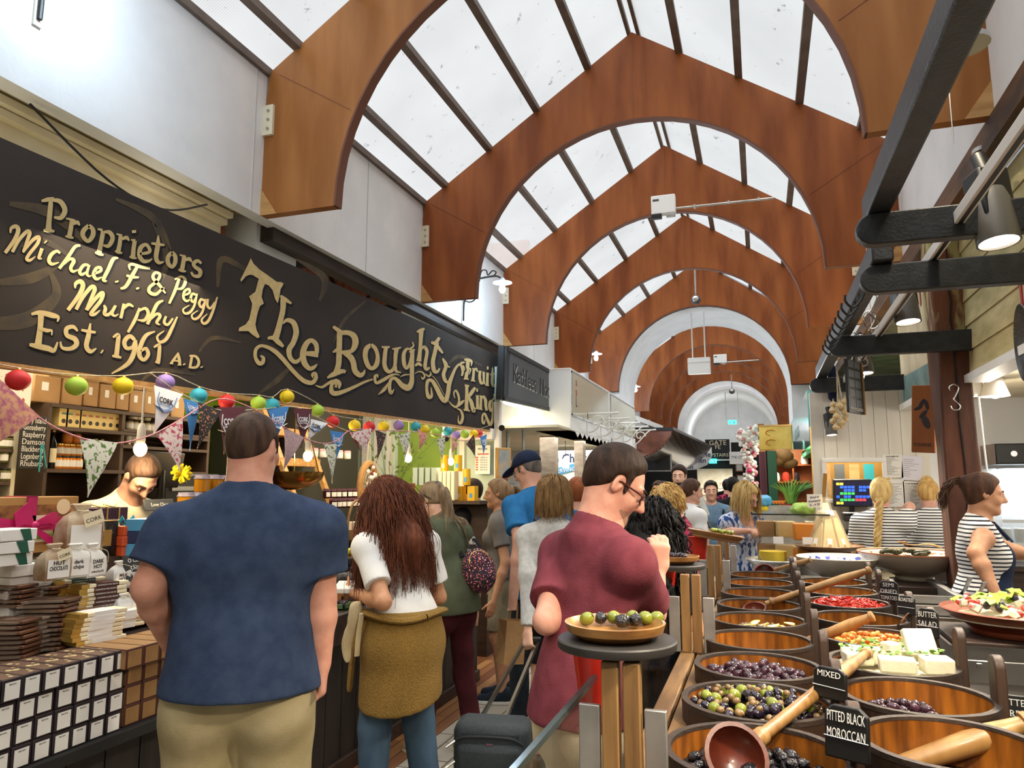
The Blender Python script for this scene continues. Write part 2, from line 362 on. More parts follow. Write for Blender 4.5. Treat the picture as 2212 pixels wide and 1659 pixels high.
def wall_lamp(y,label,z=3.78,s=1.,x=AX,power=30):
    t=thing('wall_lamp',label,'lamp',(x,y,z),group='wall lamps on black scroll brackets')
    g=G();g.tube(spline([(0,0,.0),(.2,0,.02),(.38,0,.03),(.45,0,-.02)]),.011,8);g.done('arm','black',t)
    g=G();g.tube(spline([(.02,0,-.42),(.03,0,-.2),(.08,0,-.05),(.2,0,.0)]),.011,8)
    g.tube([(.09+.075*math.cos(a),0,-.15+.075*math.sin(a))for a in[2.4-i*.42 for i in range(14)]],.009,8)
    g.tube(spline([(.2,0,.03),(.22,0,.1),(.27,0,.1),(.29,0,.05),(.34,0,.09),(.38,0,.07),(.36,0,.04)]),.007,8);g.done('scroll','black',t)
    g=G();g.bb((0,-.02,-.45),(.012,.02,.04));g.done('back_plate','white_paint',t)
    g=G();g.lathe([(.02,.02),(.03,0),(.1,-.025),(.1,-.03),(.03,-.01)],(.45,0,-.02),20);g.done('shade','shade_blue',t)
    g=G();g.ell((.45,0,-.115),(.035,.035,.045));g.cyl((.45,0,-.08),(.45,0,-.02),.016);g.done('bulb','led_white',t)
    lamp('POINT',(x+.45,y,z-.2),power,(.62,.82,1),size=.05,name='wall_lamp_light')
    return t
wall_lamp(2.15,'black scroll bracket of a wall lamp at the top left of the white wall',4.02,power=13)
wall_lamp(7.0,'wall lamp with a blue-white shade between the second and third arches',3.72)
wall_lamp(11.6,'wall lamp glowing between the fourth and fifth arches',3.75)
wall_lamp(15.6,'wall lamp glowing beyond the white plaster vault',3.72)
def heater(px,py,Y,label,w=.27):
    p=P(px,py,Y=Y);t=thing('control_box',label,'box',p)
    g=G();g.bb((-w/2,-.06,-.02),(w/2,.04,.2));g.done('case','white_paint',t,bev=.01)
    g=G();g.bb((-w/2,-.07,-.07),(-.02,0,-.02));g.done('sensor','black',t,bev=.006);g=G();g.bb((.03,-.06,-.06),(.13,0,-.02));g.done('socket','steel_dull',t,bev=.006)
    g=G();g.bb((-w/2+.02,-.062,.13),(-w/2+.09,-.06,.155));g.done('badge','grey_paint',t)
    return t,p
t,p=heater(1434,461,8.2,'white box with a black sensor on the crown of the third arch')
g=G();e=P(1672,428,Y=8.2)-p;g.tube([(.13,.02,.05),e],.014,8)
for f in(.2,.55,.85):g.box(V((.13,.02,.05)).lerp(e,f),(.02,.05,.04))
g.done('conduit','steel_dull',t)
t,p=heater(1556,783,19.0,'small white box with a green light beyond the plaster vault',.32)
g=G();g.tube([(.16,.02,.0),(1.15,.02,.02)],.018,6);g.done('conduit','steel_dull',t)
def hung(name,label,cat,px,py,Y,L,kind):
    p=P(px,py,Y=Y);t=thing(name,label,cat,p)
    if kind=='speaker':
        g=G();g.cyl((0,0,.09),(0,0,L),.014,n=8);g.done('rod','steel_dull',t)
        g=G();g.ell((0,0,0),(.085,.085,.085));g.done('ball','grey_paint',t);g=G();g.lathe([(.05,0),(.02,.02)],(0,-.09,0),14,Mx.Rotation(PI/2,3,'X'));g.done('cone','steel',t)
    else:
        for s in(-.11,.11):
            g=G();g.cyl((s,0,.06),(s,0,L),.012,n=8);g.done('rod','white_paint',t)
        g=G();g.bb((-.2,-.06,-.24),(.2,.06,.06));g.done('case','white_paint',t,bev=.015);g=G();g.bb((-.2,-.075,-.03),(.2,.075,.0));g.done('rib','white_paint',t)
    return t
hung('ball_speaker','small grey ball speaker hanging under the fifth arch','speaker',1503,648,12.6,.55,'speaker')
hung('ball_speaker','far ball speaker hanging under the last arch','speaker',1581,845,22.6,.5,'speaker')
hung('hanging_heater','white box hanging on two rods in front of the white vault','heater',1510,780,13.6,1.6,'box')
glow('exit_green','35e0d8',3.5)
def exit_sign(px,py,Y,w,h,label,L):
    p=P(px,py,Y=Y);t=thing('exit_sign',label,'sign',p,group='exit signs')
    g=G();g.bb((-w/2,-.03,-h/2),(w/2,.03,h/2));g.done('panel','exit_green',t)
    g=G();g.bb((-w*.1,-.034,-h*.3),(-w*.02,-.031,h*.3));g.bb((w*.1,-.034,-h*.3),(w*.3,-.031,h*.1));g.add([(-w*.38,-.032,0),(-w*.2,-.032,h*.3),(-w*.2,-.032,-h*.3)],[(0,1,2)]);g.done('pictogram','white_paint',t)
    if L:
        for s in(-.2,.2):
            g=G();g.cyl((s,0,h/2),(s,0,L),.015,n=6);g.done('rod','white_paint',t)
exit_sign(1582,912,26,.27,.14,'lit green exit sign hanging in the far white vault',1.2)
exit_sign(1540,996,25.2,.24,.15,'lit green exit sign over the far doorway under the cafe sign',0)
mat('rust_timber','6e4a2c',.7,'3b281a',5,(2,.5,2),bump=.5)
g=G();g.bb((BX-.02,-3,ZF-.13),(BX+.12,13,ZF));struct(tag(g.done('trim_6','rust_timber'),'rough brown beam under the right upper wall','beam'))
mat('lime_board','cfc08e',.8,'a79c6a',5,(.6,.6,2),bump=.4,bsc=20,det=6)
g=G()
for z in np.arange(2.24,3.14,.15):g.slab([(1.2,.6,z),(1.2,4.98,z),(1.208,4.98,z+.148),(1.208,.6,z+.148)],(.05,0,0))
tag(g.done('board_fascia','lime_board'),'old cream painted boarded fascia right of the timber post','fascia')
g=G();g.bb((1.17,.6,2.2),(1.3,4.98,2.245));tag(g.done('light_batten','white_paint'),'white batten along the foot of the boarded fascia','batten')
t=thing('painted_fascia','old cream and blue painted fascia left of the timber post','fascia',(1.13,0,0))
g=G();g.bb((0,5.3,2.25),(.05,6.72,3.2));g.done('board',mat('old_cream','d8c9a4',.7,'b9a883',4,bump=.2),t)
mat('old_blue','7d9c9c',.7,'63807f',6);mat('old_red','a4453a',.7)
g=G();g.slab([(-.004,5.3,2.25),(-.004,6.72,2.25),(-.004,6.72,2.47),(-.004,5.3,2.42)],(.003,0,0));g.slab([(-.004,5.3,2.9),(-.004,5.42,2.9),(-.004,5.42,3.2),(-.004,5.3,3.2)],(.003,0,0));g.done('blue_band','old_blue',t)
g=G();g.slab([(-.005,5.45,2.62),(-.005,6.2,2.6),(-.005,6.2,2.63),(-.005,5.45,2.655)],(.003,0,0))
for i,y in enumerate((5.6,5.75,5.9,6.1,6.25)):g.slab([(-.005,y,2.86),(-.005,y+.03,2.86),(-.005,y+.03,3.05),(-.005,y,3.05)],(.003,0,0))
g.done('painted_lettering','old_red',t)
g=G();g.bb((1.1,5.3,2.2),(1.25,6.72,2.25));tag(g.done('light_batten','white_paint'),'white batten under the cream and blue fascia','batten')
g=G();g.bb((1.3,-3,3.2),(4,12,3.25));struct(tag(g.done('ceiling_right',mat('dim_board','8c7f62',.8,'6b6049',4),smooth=0),'old boarded ceiling over the right stalls','ceiling'))
g=G();g.bb((1.25,.6,2.3),(4,7.2,2.33));struct(tag(g.done('ceiling_shop','cream'),'pale ceiling inside the shop behind the boarded fascia','ceiling'))
wall('wall_shop',(2.4,.6,0),(2.5,8,2.3),'white_wall','pale tongue and groove wall inside the shop on the right')
wall('wall_shop_end',(1.2,6.9,0),(2.5,7,2.3),'white_wall','pale end wall of the shop behind the timber post')
lamp('AREA',(1.85,4.2,2.28),26,(1,.93,.82),(1.85,4.2,0),(.7,2.6),name='shop_ceiling_light')
t=thing('timber_post','massive old timber post with flaking red brown paint','post',(1.2,5.12,0))
mat('post_wood','6b3d28',.75,'3d261b',5,(1.5,1.5,.35),bump=.8,bsc=14);mat('post_flake','a39a63',.8,'6d4128',7,(1.5,1.5,.5),bump=.6,bsc=16,lo=.45,hi=.55)
g=G();n=9
for(z0,z1,m,nm)in((0,2.46,'post_wood','lower_shaft'),(2.46,3.2,'post_flake','upper_shaft')):
    g=G();rows=[z0+(z1-z0)*i/8 for i in range(9)];vs=[]
    for z in rows:
        for x,y in((-.16,-.15),(-.08,-.155),(.02,-.15),(.03,.15),(-.15,.15)):vs.append((x+rnd(-.008,.008),y+rnd(-.008,.008),z))
    fs=[(i*5+k,i*5+(k+1)%5,(i+1)*5+(k+1)%5,(i+1)*5+k)for i in range(8)for k in range(5)]
    g.add(vs,fs+[(4,3,2,1,0),(40,41,42,43,44)]);g.done(nm,m,t,30,.012)
g=G();g.tube([(-.07+rnd(-.008,.008),-.157,z)for z in np.arange(.9,3.1,.12)],[.004+rnd(0,.003)for z in np.arange(.9,3.1,.12)],5);g.done('crack','black',t)
def shook(p,s,label,m='steel',grp='butchers hooks'):
    g=G();g.tube(spline([(-.03*s,0,.0),(-.035*s,0,.03*s),(0,0,.05*s),(.03*s,0,.02*s),(0,0,-.05*s),(-.01*s,0,-.07*s),(.03*s,0,-.12*s),(.02*s,0,-.15*s),(-.02*s,0,-.15*s),(-.035*s,0,-.12*s)],4),.005*s,6)
    return tag(g.done('meat_hook',m,loc=p),label,'hook',grp)
t0=thing('beam_frame','black painted rail beam on round-ended arms over the olive counter','rail',(.5,3,2.6))
ends=[(1.77,2.55),(2.98,2.565),(3.42,2.57),(5.05,2.475),(6.68,2.53)]
armY=[(3.02,.385,2.565,2.3),(3.43,.44,2.475,2.3),(4.9,.43,2.445,1.24),(6.62,.42,2.425,1.14)]
for(y,x0,z,x1)in armY:
    g=G();h=.062;pts=[(x1-.5,y-3.03,z-2.6-h),(x1-.5,y-3.03,z-2.6+h)]+[(x0-.5+h-h*math.cos(a)*1.0,y-3.03,z-2.6+h*math.sin(a))for a in[PI/2-i*PI/8 for i in range(9)]]
    pts=[(x1-.5,y-3.03,z-2.6-h),(x1-.5,y-3.03,z-2.6+h)]+[(x0-.5+h-h*math.sin(i*PI/8),y-3.03,z-2.6+h*math.cos(i*PI/8))for i in range(9)]
    g.slab(pts,(0,.06,0));g.done('arm','black_paint',t0,40,.006)
for(xa,ya,za,xb,yb,zb)in((.47,-.5,2.62,.47,3.12,2.68),(.53,3.36,2.59,.52,6.7,2.54)):
    g=G();g.bar((xa-.5,ya-3,za-2.6),(xb-.5,yb-3,zb-2.6),.085,.1);g.done('beam','black_paint',t0,40,.008)
for i,(px,py,d)in enumerate([(1880,690,4.9),(1880,650,4.6),(1860,740,5.4),(1845,735,5.3),(1853,770,5.5),(1834,770,5.6)]):
    shook(P(px,py,D=d-.2)+V((0,0,.0)),1.1,'steel S-hook on the black rail, %s'%place(6,i),grp='hooks on the black rail')
for i in range(9):
    y=3.6+i*.16;g=G();g.tube(spline([(.5,y,2.53),(.47,y,2.44),(.43,y,2.40),(.4,y,2.43),(.4,y,2.46)]),.006,6)
    tag(g.done('iron_hook','black'),'black iron hook under the rail beam, %s in its row'%place(9,i,'nearest','farthest'),'hook','iron hooks under the rail')
shook(P(2063,862,Y=4.93)+V((0,0,.05)),.75,'steel S-hook hanging on the front of the old timber post');shook(V((2.3,5.1,1.9)),.8,'red hook on the shop wall right of the post','old_red')
t0=thing('light_track','white suspended lighting track above the counter','track',(.75,3,2.6))
a,b=P(2240,230,X=.74),P(1789,874,X=.68);o0=V((.75,3,2.6));a=a+(a-b)*.6
g=G();g.bar(a-o0,b-o0,.035,.045);g.done('rail','white_paint',t0,bev=.003);g=G();g.bar(a-o0-V((.0,0,.024)),b-o0-V((0,0,.024)),.014,.004);g.done('slot','black',t0)
for px,py in((2060,220),(1952,430),(1885,650),(1830,760)):
    q=P(px,py+90,X=.73);g=G();g.cyl(q-o0,q-o0+V((0,0,.75)),.0025,n=5);g.done('suspension_wire','steel',t0)
glow('spot_glass','fff3dc',12)
def spot_lamp(px,py,D,s,label,power,aim):
    p=P(px,py,D=D);t=thing('track_spotlight',label,'spotlight',p,group='black track spotlights')
    t.rotation_euler=(rad(-8),0,rad(20));t.scale=(s,s,s)
    g=G();g.bb((-.05,-.04,.0),(.05,.05,.17));g.done('gear_box','black',t,bev=.008)
    g=G();g.lathe([(.045,.1),(.055,.06),(.062,-.06),(.062,-.08),(.056,-.08),(.05,-.05)],(0,.0,0),24);g.done('barrel',mat('spot_grey','5c5a57',.4),t,50)
    g=G();g.lathe([(.055,-.072),(.055,-.07)],(0,0,0),24);g.done('lens','spot_glass',t)
    g=G();g.cyl((0,0,.16),(0,.02,.24),.025);g.done('swivel','black',t)
    if power:lamp('SPOT',p+V((0,0,-.12*s)),power,(1,.88,.7),aim,.06,95,.7,name='spotlight_beam')
spot_lamp(2148,475,2.7,1.15,'nearest black track spotlight, large at the right edge',150,(.3,2.6,1))
spot_lamp(1957,665,4.0,1.05,'second black track spotlight, in front of the painted fascia',120,(.35,3.9,1))
spot_lamp(1866,785,5.25,.95,'third black track spotlight, beside the hanging price board',100,(.4,5.2,1))
spot_lamp(1795,925,6.1,.75,'farthest black track spotlight, above the hanging garlic',50,(.4,6,1))
lamp('SPOT',(.7,1.2,2.5),150,(1,.86,.66),(.2,1.7,1),.06,90,.7,name='spotlight_beam');lamp('SPOT',(.7,.2,2.5),80,(1,.86,.66),(-.2,1.4,1),.06,90,.7,name='spotlight_beam')
glow('downlight','ffe2b0',14)
for i,(px,py)in enumerate([(2140,325),(1985,575),(2085,95)]):
    p=P(px,py,Z=3.19);t=thing('ceiling_downlight','recessed warm downlight, %s in the old boarded ceiling'%('middle','farthest','nearest')[i],'downlight',p,group='downlights over the right stalls')
    g=G();g.lathe([(.06,0),(.06,.012),(.0,.012)],(0,0,-.004),18);g.done('lens','downlight',t);g=G();g.lathe([(.055,-.01),(.08,-.01),(.08,.01)],(0,0,0),18);g.done('bezel','steel',t)
    lamp('SPOT',p-V((0,0,.03)),18,(1,.85,.62),p-V((0,0,1)),.04,120,name='downlight_beam')
# ================================================================ people: smooth bodies grown from blended volumes
def rx(a):return np.array(Mx.Rotation(a,3,'X'))
def rz_(a):return np.array(Mx.Rotation(a,3,'Z'))
class SD:
    def __init__(s,lo,hi,res):
        s.lo=np.array(lo,float);s.res=res;s.n=np.maximum(((np.array(hi)-s.lo)/res).astype(int)+2,4)
        s.F=np.full(s.n,9.,np.float32);s.ax=[(s.lo[i]+res*np.arange(s.n[i])).astype(np.float32)for i in range(3)]
    def sl(s,lo,hi):
        a=np.clip(((lo-s.lo)/s.res).astype(int)-1,0,s.n);b=np.clip(((hi-s.lo)/s.res).astype(int)+2,0,s.n)
        if(b<=a).any():return None,None
        k=tuple(slice(x,y)for x,y in zip(a,b))
        return k,np.meshgrid(*[s.ax[i][k[i]]for i in range(3)],indexing='ij')
    def mix(s,k,d,bl,sub):
        f=s.F[k]
        if sub:
            h=np.clip(.5-.5*(f+d)/bl,0,1);s.F[k]=f*(1-h)-d*h+bl*h*(1-h)
        else:
            h=np.clip(.5+.5*(f-d)/bl,0,1);s.F[k]=f*(1-h)+d*h-bl*h*(1-h)
    def cap(s,a,b,ra,rb=None,k=.02,sub=0,flat=0):
        a,b=np.array(a,float),np.array(b,float);rb=ra if rb is None else rb;m=max(ra,rb)+k+.03
        q,g=s.sl(np.minimum(a,b)-m,np.maximum(a,b)+m)
        if q is None:return s
        ba=b-a;L=max(ba@ba,1e-9);p=[g[i]-a[i]for i in range(3)]
        u=(p[0]*ba[0]+p[1]*ba[1]+p[2]*ba[2])/L;t=np.clip(u,0,1)
        d=np.sqrt((p[0]-t*ba[0])**2+(p[1]-t*ba[1])**2+(p[2]-t*ba[2])**2)-(ra+(rb-ra)*t)
        if flat:d=np.maximum(d,(u-1)*L**.5)
        s.mix(q,d,k,sub);return s
    def ell(s,c,r,M=None,k=.02,sub=0):
        c=np.array(c,float);r=np.array(r if hasattr(r,'__len__')else(r,r,r),float);m=r.max()+k+.03
        q,g=s.sl(c-m,c+m)
        if q is None:return s
        p=[g[i]-c[i]for i in range(3)]
        if M is not None:M=np.array(M);p=[p[0]*M[0,i]+p[1]*M[1,i]+p[2]*M[2,i]for i in range(3)]
        k0=np.sqrt((p[0]/r[0])**2+(p[1]/r[1])**2+(p[2]/r[2])**2)+1e-6;k1=np.sqrt((p[0]/r[0]**2)**2+(p[1]/r[1]**2)**2+(p[2]/r[2]**2)**2)+1e-6
        s.mix(q,(k0*(k0-1)/k1).astype(np.float32),k,sub);return s
    def cut(s,c,nrm,k=.004,box=None):
        "keep only the side the normal points away from"
        nrm=np.array(nrm,float)/np.linalg.norm(nrm);q,g=s.sl(*(box if box is not None else(s.lo-1,s.lo+9)))
        if q is None:return s
        d=sum((g[i]-c[i])*nrm[i]for i in range(3));f=s.F[q];h=np.clip(.5-.5*(f-d)/k,0,1);s.F[q]=f*(1-h)+d*h+k*h*(1-h);return s
    def ripple(s,amp,waves):
        g=np.meshgrid(*s.ax,indexing='ij');d=0
        for(kx,ky,kz,ph)in waves:d=d+np.sin(kx*g[0]+ky*g[1]+kz*g[2]+ph+1.4*np.sin(3.1*kx*.2*g[2]+ky*.3*g[0]+ph))
        s.F+=(amp*d/len(waves)).astype(np.float32);return s
    def mesh(s,relax=2):
        F=s.F;sg=F<0;n=s.n;c=np.zeros(n-1,np.uint8)
        O=[(i,j,k)for i in(0,1)for j in(0,1)for k in(0,1)]
        for o in O:c+=sg[o[0]:n[0]-1+o[0],o[1]:n[1]-1+o[1],o[2]:n[2]-1+o[2]]
        cells=np.argwhere((c>0)&(c<8));idx=np.full(n-1,-1,np.int64);idx[tuple(cells.T)]=np.arange(len(cells))
        pos=np.zeros((len(cells),3));cnt=np.zeros(len(cells))
        for a in O:
            for ax in range(3):
                if a[ax]:continue
                b=list(a);b[ax]=1;fa=F[tuple((cells+a).T)];fb=F[tuple((cells+b).T)];x=(fa<0)!=(fb<0)
                t=np.where(x,fa/np.where(x,fa-fb,1),0);p=np.tile(np.array(a,float),(len(cells),1));p[:,ax]=t
                pos+=p*x[:,None];cnt+=x
        v=s.lo+s.res*(cells+pos/np.maximum(cnt,1)[:,None]);fs=[]
        for ax in range(3):
            u,w=(ax+1)%3,(ax+2)%3;A=np.moveaxis(sg,ax,0);ch=np.argwhere(np.moveaxis(sg[tuple(slice(None,-1)if i==ax else slice(1,-1)for i in range(3))]!=sg[tuple(slice(1,None)if i==ax else slice(1,-1)for i in range(3))],0,0))
            if not len(ch):continue
            e=ch.copy();e[:,u]+=1;e[:,w]+=1;ins=sg[tuple(e.T)];q=[]
            for du,dw in((-1,-1),(0,-1),(0,0),(-1,0)):
                k=e.copy();k[:,u]+=du;k[:,w]+=dw;q.append(idx[tuple(k.T)])
            q=np.stack(q,1);q[~ins]=q[~ins][:,::-1];fs.append(q)
        f=np.concatenate(fs)if fs else np.zeros((0,4),int)
        for _ in range(relax):
            acc=np.zeros_like(v);m=np.zeros(len(v))
            for i in range(4):
                for j in(1,3):np.add.at(acc,f[:,i],v[f[:,(i+j)%4]]);np.add.at(m,f[:,i],1)
            v=v*.45+.55*acc/np.maximum(m,1)[:,None]
        return v,f
    def done(s,name,m,parent,extra=None,relax=2,post=None):
        v,f=s.mesh(relax)
        if post is not None:v=post(v)
        g=G();g.v=[tuple(x)for x in v.tolist()];g.f=[tuple(x)for x in f.tolist()]
        if extra:g.add(extra.v,extra.f)
        return g.done(name,m,parent,180)
for n_,c_,c2 in(('skin_pink','dba993','cf9a83'),('skin_pale','e2b69e','d6a68d'),('skin_tan','c99775','bb8664'),('skin_red','d69f89','c98d77')):mat(n_,c_,.5,c2,22,bump=.05,bsc=240,sub=.08,spec=.35)
mat('eye_white','e8e2da',.2);mat('eye_dark','2b1d16',.15);mat('lip','b8695e',.5)
def fabric(name,col,col2,sc=14,st=(1,1,1),bump=.25,bsc=260,**k):return mat(name,col,.9,col2,sc,st,bump=bump,bsc=bsc,spec=.2,**k)
def hairm(name,a,b):return mat(name,a,.6,b,38,(1,1,.22),bump=.5,bsc=90,det=5,spec=.18)
class Body:pass
def person(label,loc,face=0.,h=1.7,w=1.,sex='m',lean=0.,head=(0.,0.),skin='skin_pale',res=.008,shirt=None,trousers=None,arms=(None,None),hands=('rest','rest'),tail=0.,legs=None,shoes='black',belly=0.,aw=1.,features=True,roll=0.,cat='person',bare=None,hd=1.):
    """shirt = (material, sleeve 0-2, hem height); trousers = (material, leg end height, width); arms = world points (elbow, wrist) left, right"""
    B=Body();t=B.t=thing('person',label,cat,(loc[0],loc[1],loc[2]if len(loc)>2 else 0),face);s=B.s=h/1.75
    ca,sa=math.cos(face),math.sin(face);z0=loc[2]if len(loc)>2 else 0
    def loc_(p):x,y=p[0]-loc[0],p[1]-loc[1];return np.array([ca*x+sa*y,-sa*x+ca*y,p[2]-z0])
    B.loc=loc_;T=rx(-lean);pel=np.array([0,0,.96*s]);B.T=T;B.pel=pel
    def tor(x,y,z):return pel+T@np.array([x,y,z*s])
    B.tor=tor;f=sex=='f';sw=(.165 if f else.19)*w**.6
    nb=tor(0,-.02,.505);Hm=rz_(head[0])@T@rx(-head[1])@np.array(Mx.Rotation(roll,3,'Y'));hc=nb+(T*.5+Hm*.5)@np.array([0,.03,.152*s]);B.hc,B.Hm=hc,Hm
    hs=(.89 if f else.94)*hd
    def H(x,y,z):return hc+Hm@(np.array([x,y,z])*hs)
    B.H=H;sh=[tor(-sw,-.01,.415),tor(sw,-.01,.415)];B.sh=sh;el,wr=[],[]
    for i,sg in enumerate((-1,1)):
        if arms[i]is None:e,wv=tor(sg*(sw+.075*w),-.02,.14),tor(sg*(sw+.085*w),.06,-.12)
        else:e,wv=[loc_(q)for q in arms[i]]
        el.append(e);wr.append(wv)
    B.el,B.wr=el,wr
    lg=legs or((-.1,0,0),(.1,0,0));hip=[pel+np.array([sg*.085*w,0,-.04])for sg in(-1,1)]
    an=[np.array([l[0]*w,l[1]-.02,.08+l[2]])for l in lg];kn=[(hip[i]*.5+an[i]*.5)+np.array([0,.035,0])for i in(0,1)];B.hip,B.kn,B.an=hip,kn,an
    pts=np.array(sh+el+wr+[hc+Hm@np.array([0,0,.15]),hc,pel]);lo=pts.min(0)-.27;hi=pts.max(0)+.22;legbare=trousers is None or trousers[1]>.2
    lo[2]=-.02 if legbare else pel[2]-.2
    d=SD(np.minimum(lo,[-.28*w,-.3,lo[2]]),np.maximum(hi,[.28*w,.3,0]),res)
    B.hs=hs
    E=lambda c,r,k=.02,sub=0,M=None:d.ell(H(*c),np.array(r)*hs,Hm if M is None else Hm@M,k,sub)
    Cp=lambda a,b,ra,rb=None,k=.015,sub=0:d.cap(H(*a),H(*b),ra*hs,(ra if rb is None else rb)*hs,k,sub)
    E((0,-.014,.033),(.077,.096,.088));E((0,.03,-.03),(.061,.064,.08),.03)
    Cp((-.046,.0,-.07),(-.012,.064,-.098),.021,.02,.025);Cp((.046,.0,-.07),(.012,.064,-.098),.021,.02,.025);E((0,.072,-.1),(.02,.016,.016),.02)
    if features:
        for q in(-1,1):
            Cp((q*.012,.086,.022),(q*.05,.07,.022),.011,.01,.015);E((q*.037,.058,-.03),(.026,.022,.024),.02);Cp((q*.004,.09,.0),(q*.0115,.098,-.034),.007,.0095,.01)
            E((q*.032,.094,.002),(.019,.014,.011),.012,1);E((q*.031,.0775,.001),(.0125,.0125,.0105),.004);E((q*.031,.0785,.0052),(.0138,.0128,.0072),.003)
            M=np.array(Mx.Rotation(q*.35,3,'Z'))@np.array(Mx.Rotation(-.15,3,'X'));E((q*.079,-.008,.0),(.0095,.02,.032),.006,0,M);E((q*.0885,-.001,.004),(.009,.011,.019),.004,1,M);E((q*.081,.006,-.004),(.006,.006,.009),.004)
        Cp((0,.089,.02),(0,.116,-.03),.0085,.0125,.012);Cp((-.02,.077,-.064),(.02,.077,-.064),.0085,None,.008);Cp((-.017,.078,-.077),(.017,.078,-.077),.0085,None,.008)
        E((0,.09,-.07),(.024,.012,.002),.005,1)
    nr=(.047 if f else.058)*(1+.5*(w-1));d.cap(H(0,-.03,-.045),nb+np.array([0,0,-.03]),nr,nr*1.12,.03);d.cap(nb-[0,0,.02],tor(0,-.01,.4),nr*1.15,.07,.05)
    def trunk(d,e,k=.05):
        d.ell(tor(0,-.005,.33),((.142 if f else.165)*w+e,.105*w+e,.19*s+e),T,k);d.cap(tor(-sw+.03,-.01,.405),tor(sw-.03,-.01,.405),.055*w**.5+e,None,k)
        d.ell(tor(0,.0,.12),((.122 if f else.148)*w+e,(.095+belly*.4)*w+e,.17*s+e),T,k);d.ell(tor(0,-.012,-.02),((.16 if f else.155)*w+e,.112*w+e,.13*s+e),None,k)
        if belly:d.ell(tor(0,.05+belly*.4,.08),(.15*w+e,.09+belly*.6+e,.15*s+e),T,k)
        if f:
            for q in(-1,1):d.ell(tor(q*.07,.07,.31),(.056+e*.5,.052+e*.5,.056+e*.5),T,.05)
        for q in(0,1):d.cap(tor((-1,1)[q]*sw*.22,-.025,.458+.03*(w>1.1)),sh[q]+np.array([0,0,-.005]),.04+e,.046*aw+e,k)
    trunk(d,-.014)
    for i in(0,1):
        r0=(.044 if f else.052)*aw;d.cap(sh[i],el[i],r0,r0*.8,.03);fd=wr[i]-el[i];mid=el[i]+fd*.3
        d.cap(el[i],mid,r0*.8,r0*.82,.02);d.cap(mid,wr[i],r0*.8,r0*.52,.02)
        if hands[i]:hand(d,B,i,el[i],wr[i],hands[i],s*(.93 if f else 1.03))
    if legbare:
        for i in(0,1):d.cap(hip[i],kn[i],.085*w,.054*w**.5,.03);d.cap(kn[i],kn[i]*.65+an[i]*.35+[0,-.02,0],.052*w**.5,.053*w**.5,.03);d.cap(kn[i]*.65+an[i]*.35+[0,-.015,0],an[i],.05*w**.5,.033,.02);d.cap(an[i],an[i]+[0,.1,-.045],.034,.03,.02)
    B.body=d.done('body',skin,t,None,2)
    if features:
        for nm,m,r,y in(('eye_white','eye_white',.0115,.0795),('iris','eye_dark',.0062,.0872)):
            for q in(-1,1):
                g=G();g.ell(V(H(q*.031,y,.0)),r*hs*.98,10);g.done('eye' if r>.01 else 'iris',m,t)
    if shirt:
        m,sl,hem=shirt[:3];e=.016+(.006 if w>1.1 else 0);lo2=d.lo.copy();lo2[2]=hem-.03
        c=SD(lo2,d.lo+d.res*d.n,res);trunk(c,e);c.ell(tor(0,-.015+belly*.1,-.1),((.186 if f else.176)*w+.012,(.136+belly*.5)*w+.012,.34*s),None,.05)
        for i in(0,1):
            r0=(.05 if f else.06)*aw
            if sl>0:
                if sl<=1:
                    en=sh[i]+(el[i]-sh[i])*sl;c.cap(sh[i],en,r0+.008,r0*1.12+.008,.04,flat=1)
                else:
                    c.cap(sh[i],el[i],r0+.006,r0*.92+.004,.03);en=el[i]+(wr[i]-el[i])*(sl-1);c.cap(el[i],en,r0*.92+.004,r0*.68+.004,.03,flat=1)
            else:c.cut(sh[i]+(np.array([(-1,1)[i]*.0,0,0])),[(-1,1)[i],0,.1],.01)
        c.cut([0,0,hem],(0,0,-1),.006)
        rn=np.random.RandomState(int(abs(loc[0]*97+loc[1]*31))+3);c.ripple(.0065,[(rn.uniform(-12,12),rn.uniform(-12,12),rn.uniform(-20,20),rn.uniform(0,6))for _ in range(5)]);c.ripple(.0032,[(rn.uniform(-45,45),rn.uniform(-20,20),rn.uniform(-45,45),rn.uniform(0,6))for _ in range(4)])
        nk=.012 if f else.005;dp=shirt[3]if len(shirt)>3 else 0
        c.cap(nb+T@np.array([0,.0,-.03]),nb+T@np.array([0,.004,.018 if w>1.1 else.002]),nr+.034,nr+.018,.03);c.cap(nb+T@np.array([0,.022,.022 if w>1.1 else.008]),H(0,-.0,-.07),nr+.002+nk,nr+.03,.012,1)
        if dp:c.ell(tor(0,.1,.47),(.06+dp,.1,.07+dp),T,.02,1)
        B.shirt=c.done('shirt',m,t)
    if trousers:
        m,end,tw=trousers[:3];lo3=np.array([-.36*w,-.34,end-.03]);hi3=np.array([.36*w,.36,pel[2]+.24])
        for i in(0,1):lo3=np.minimum(lo3,an[i]-[.18,.2,0]);hi3=np.maximum(hi3,an[i]+[.18,.2,0])
        lo3[2]=end-.03;c=SD(lo3,hi3,res)
        c.ell(tor(0,-.015,-.02),((.162 if f else.157)*w,.114*w,.14*s),None,.04);c.ell(tor(0,.0,.06),(.13*w,.1*w,.1*s),T,.04)
        for i in(0,1):
            c.cap(hip[i]-[0,0,.03],kn[i],(.09*w)*tw**.5,.072*w**.6*tw,.035);c.cap(kn[i],an[i]+[0,0,-.02],.07*w**.6*tw,.058*tw,.03);c.ell(hip[i]+np.array([0,-.05,-.04]),(.082*w,.08*w,.11*s),None,.04)
        c.cut([0,0,end],(0,0,-1),.006)
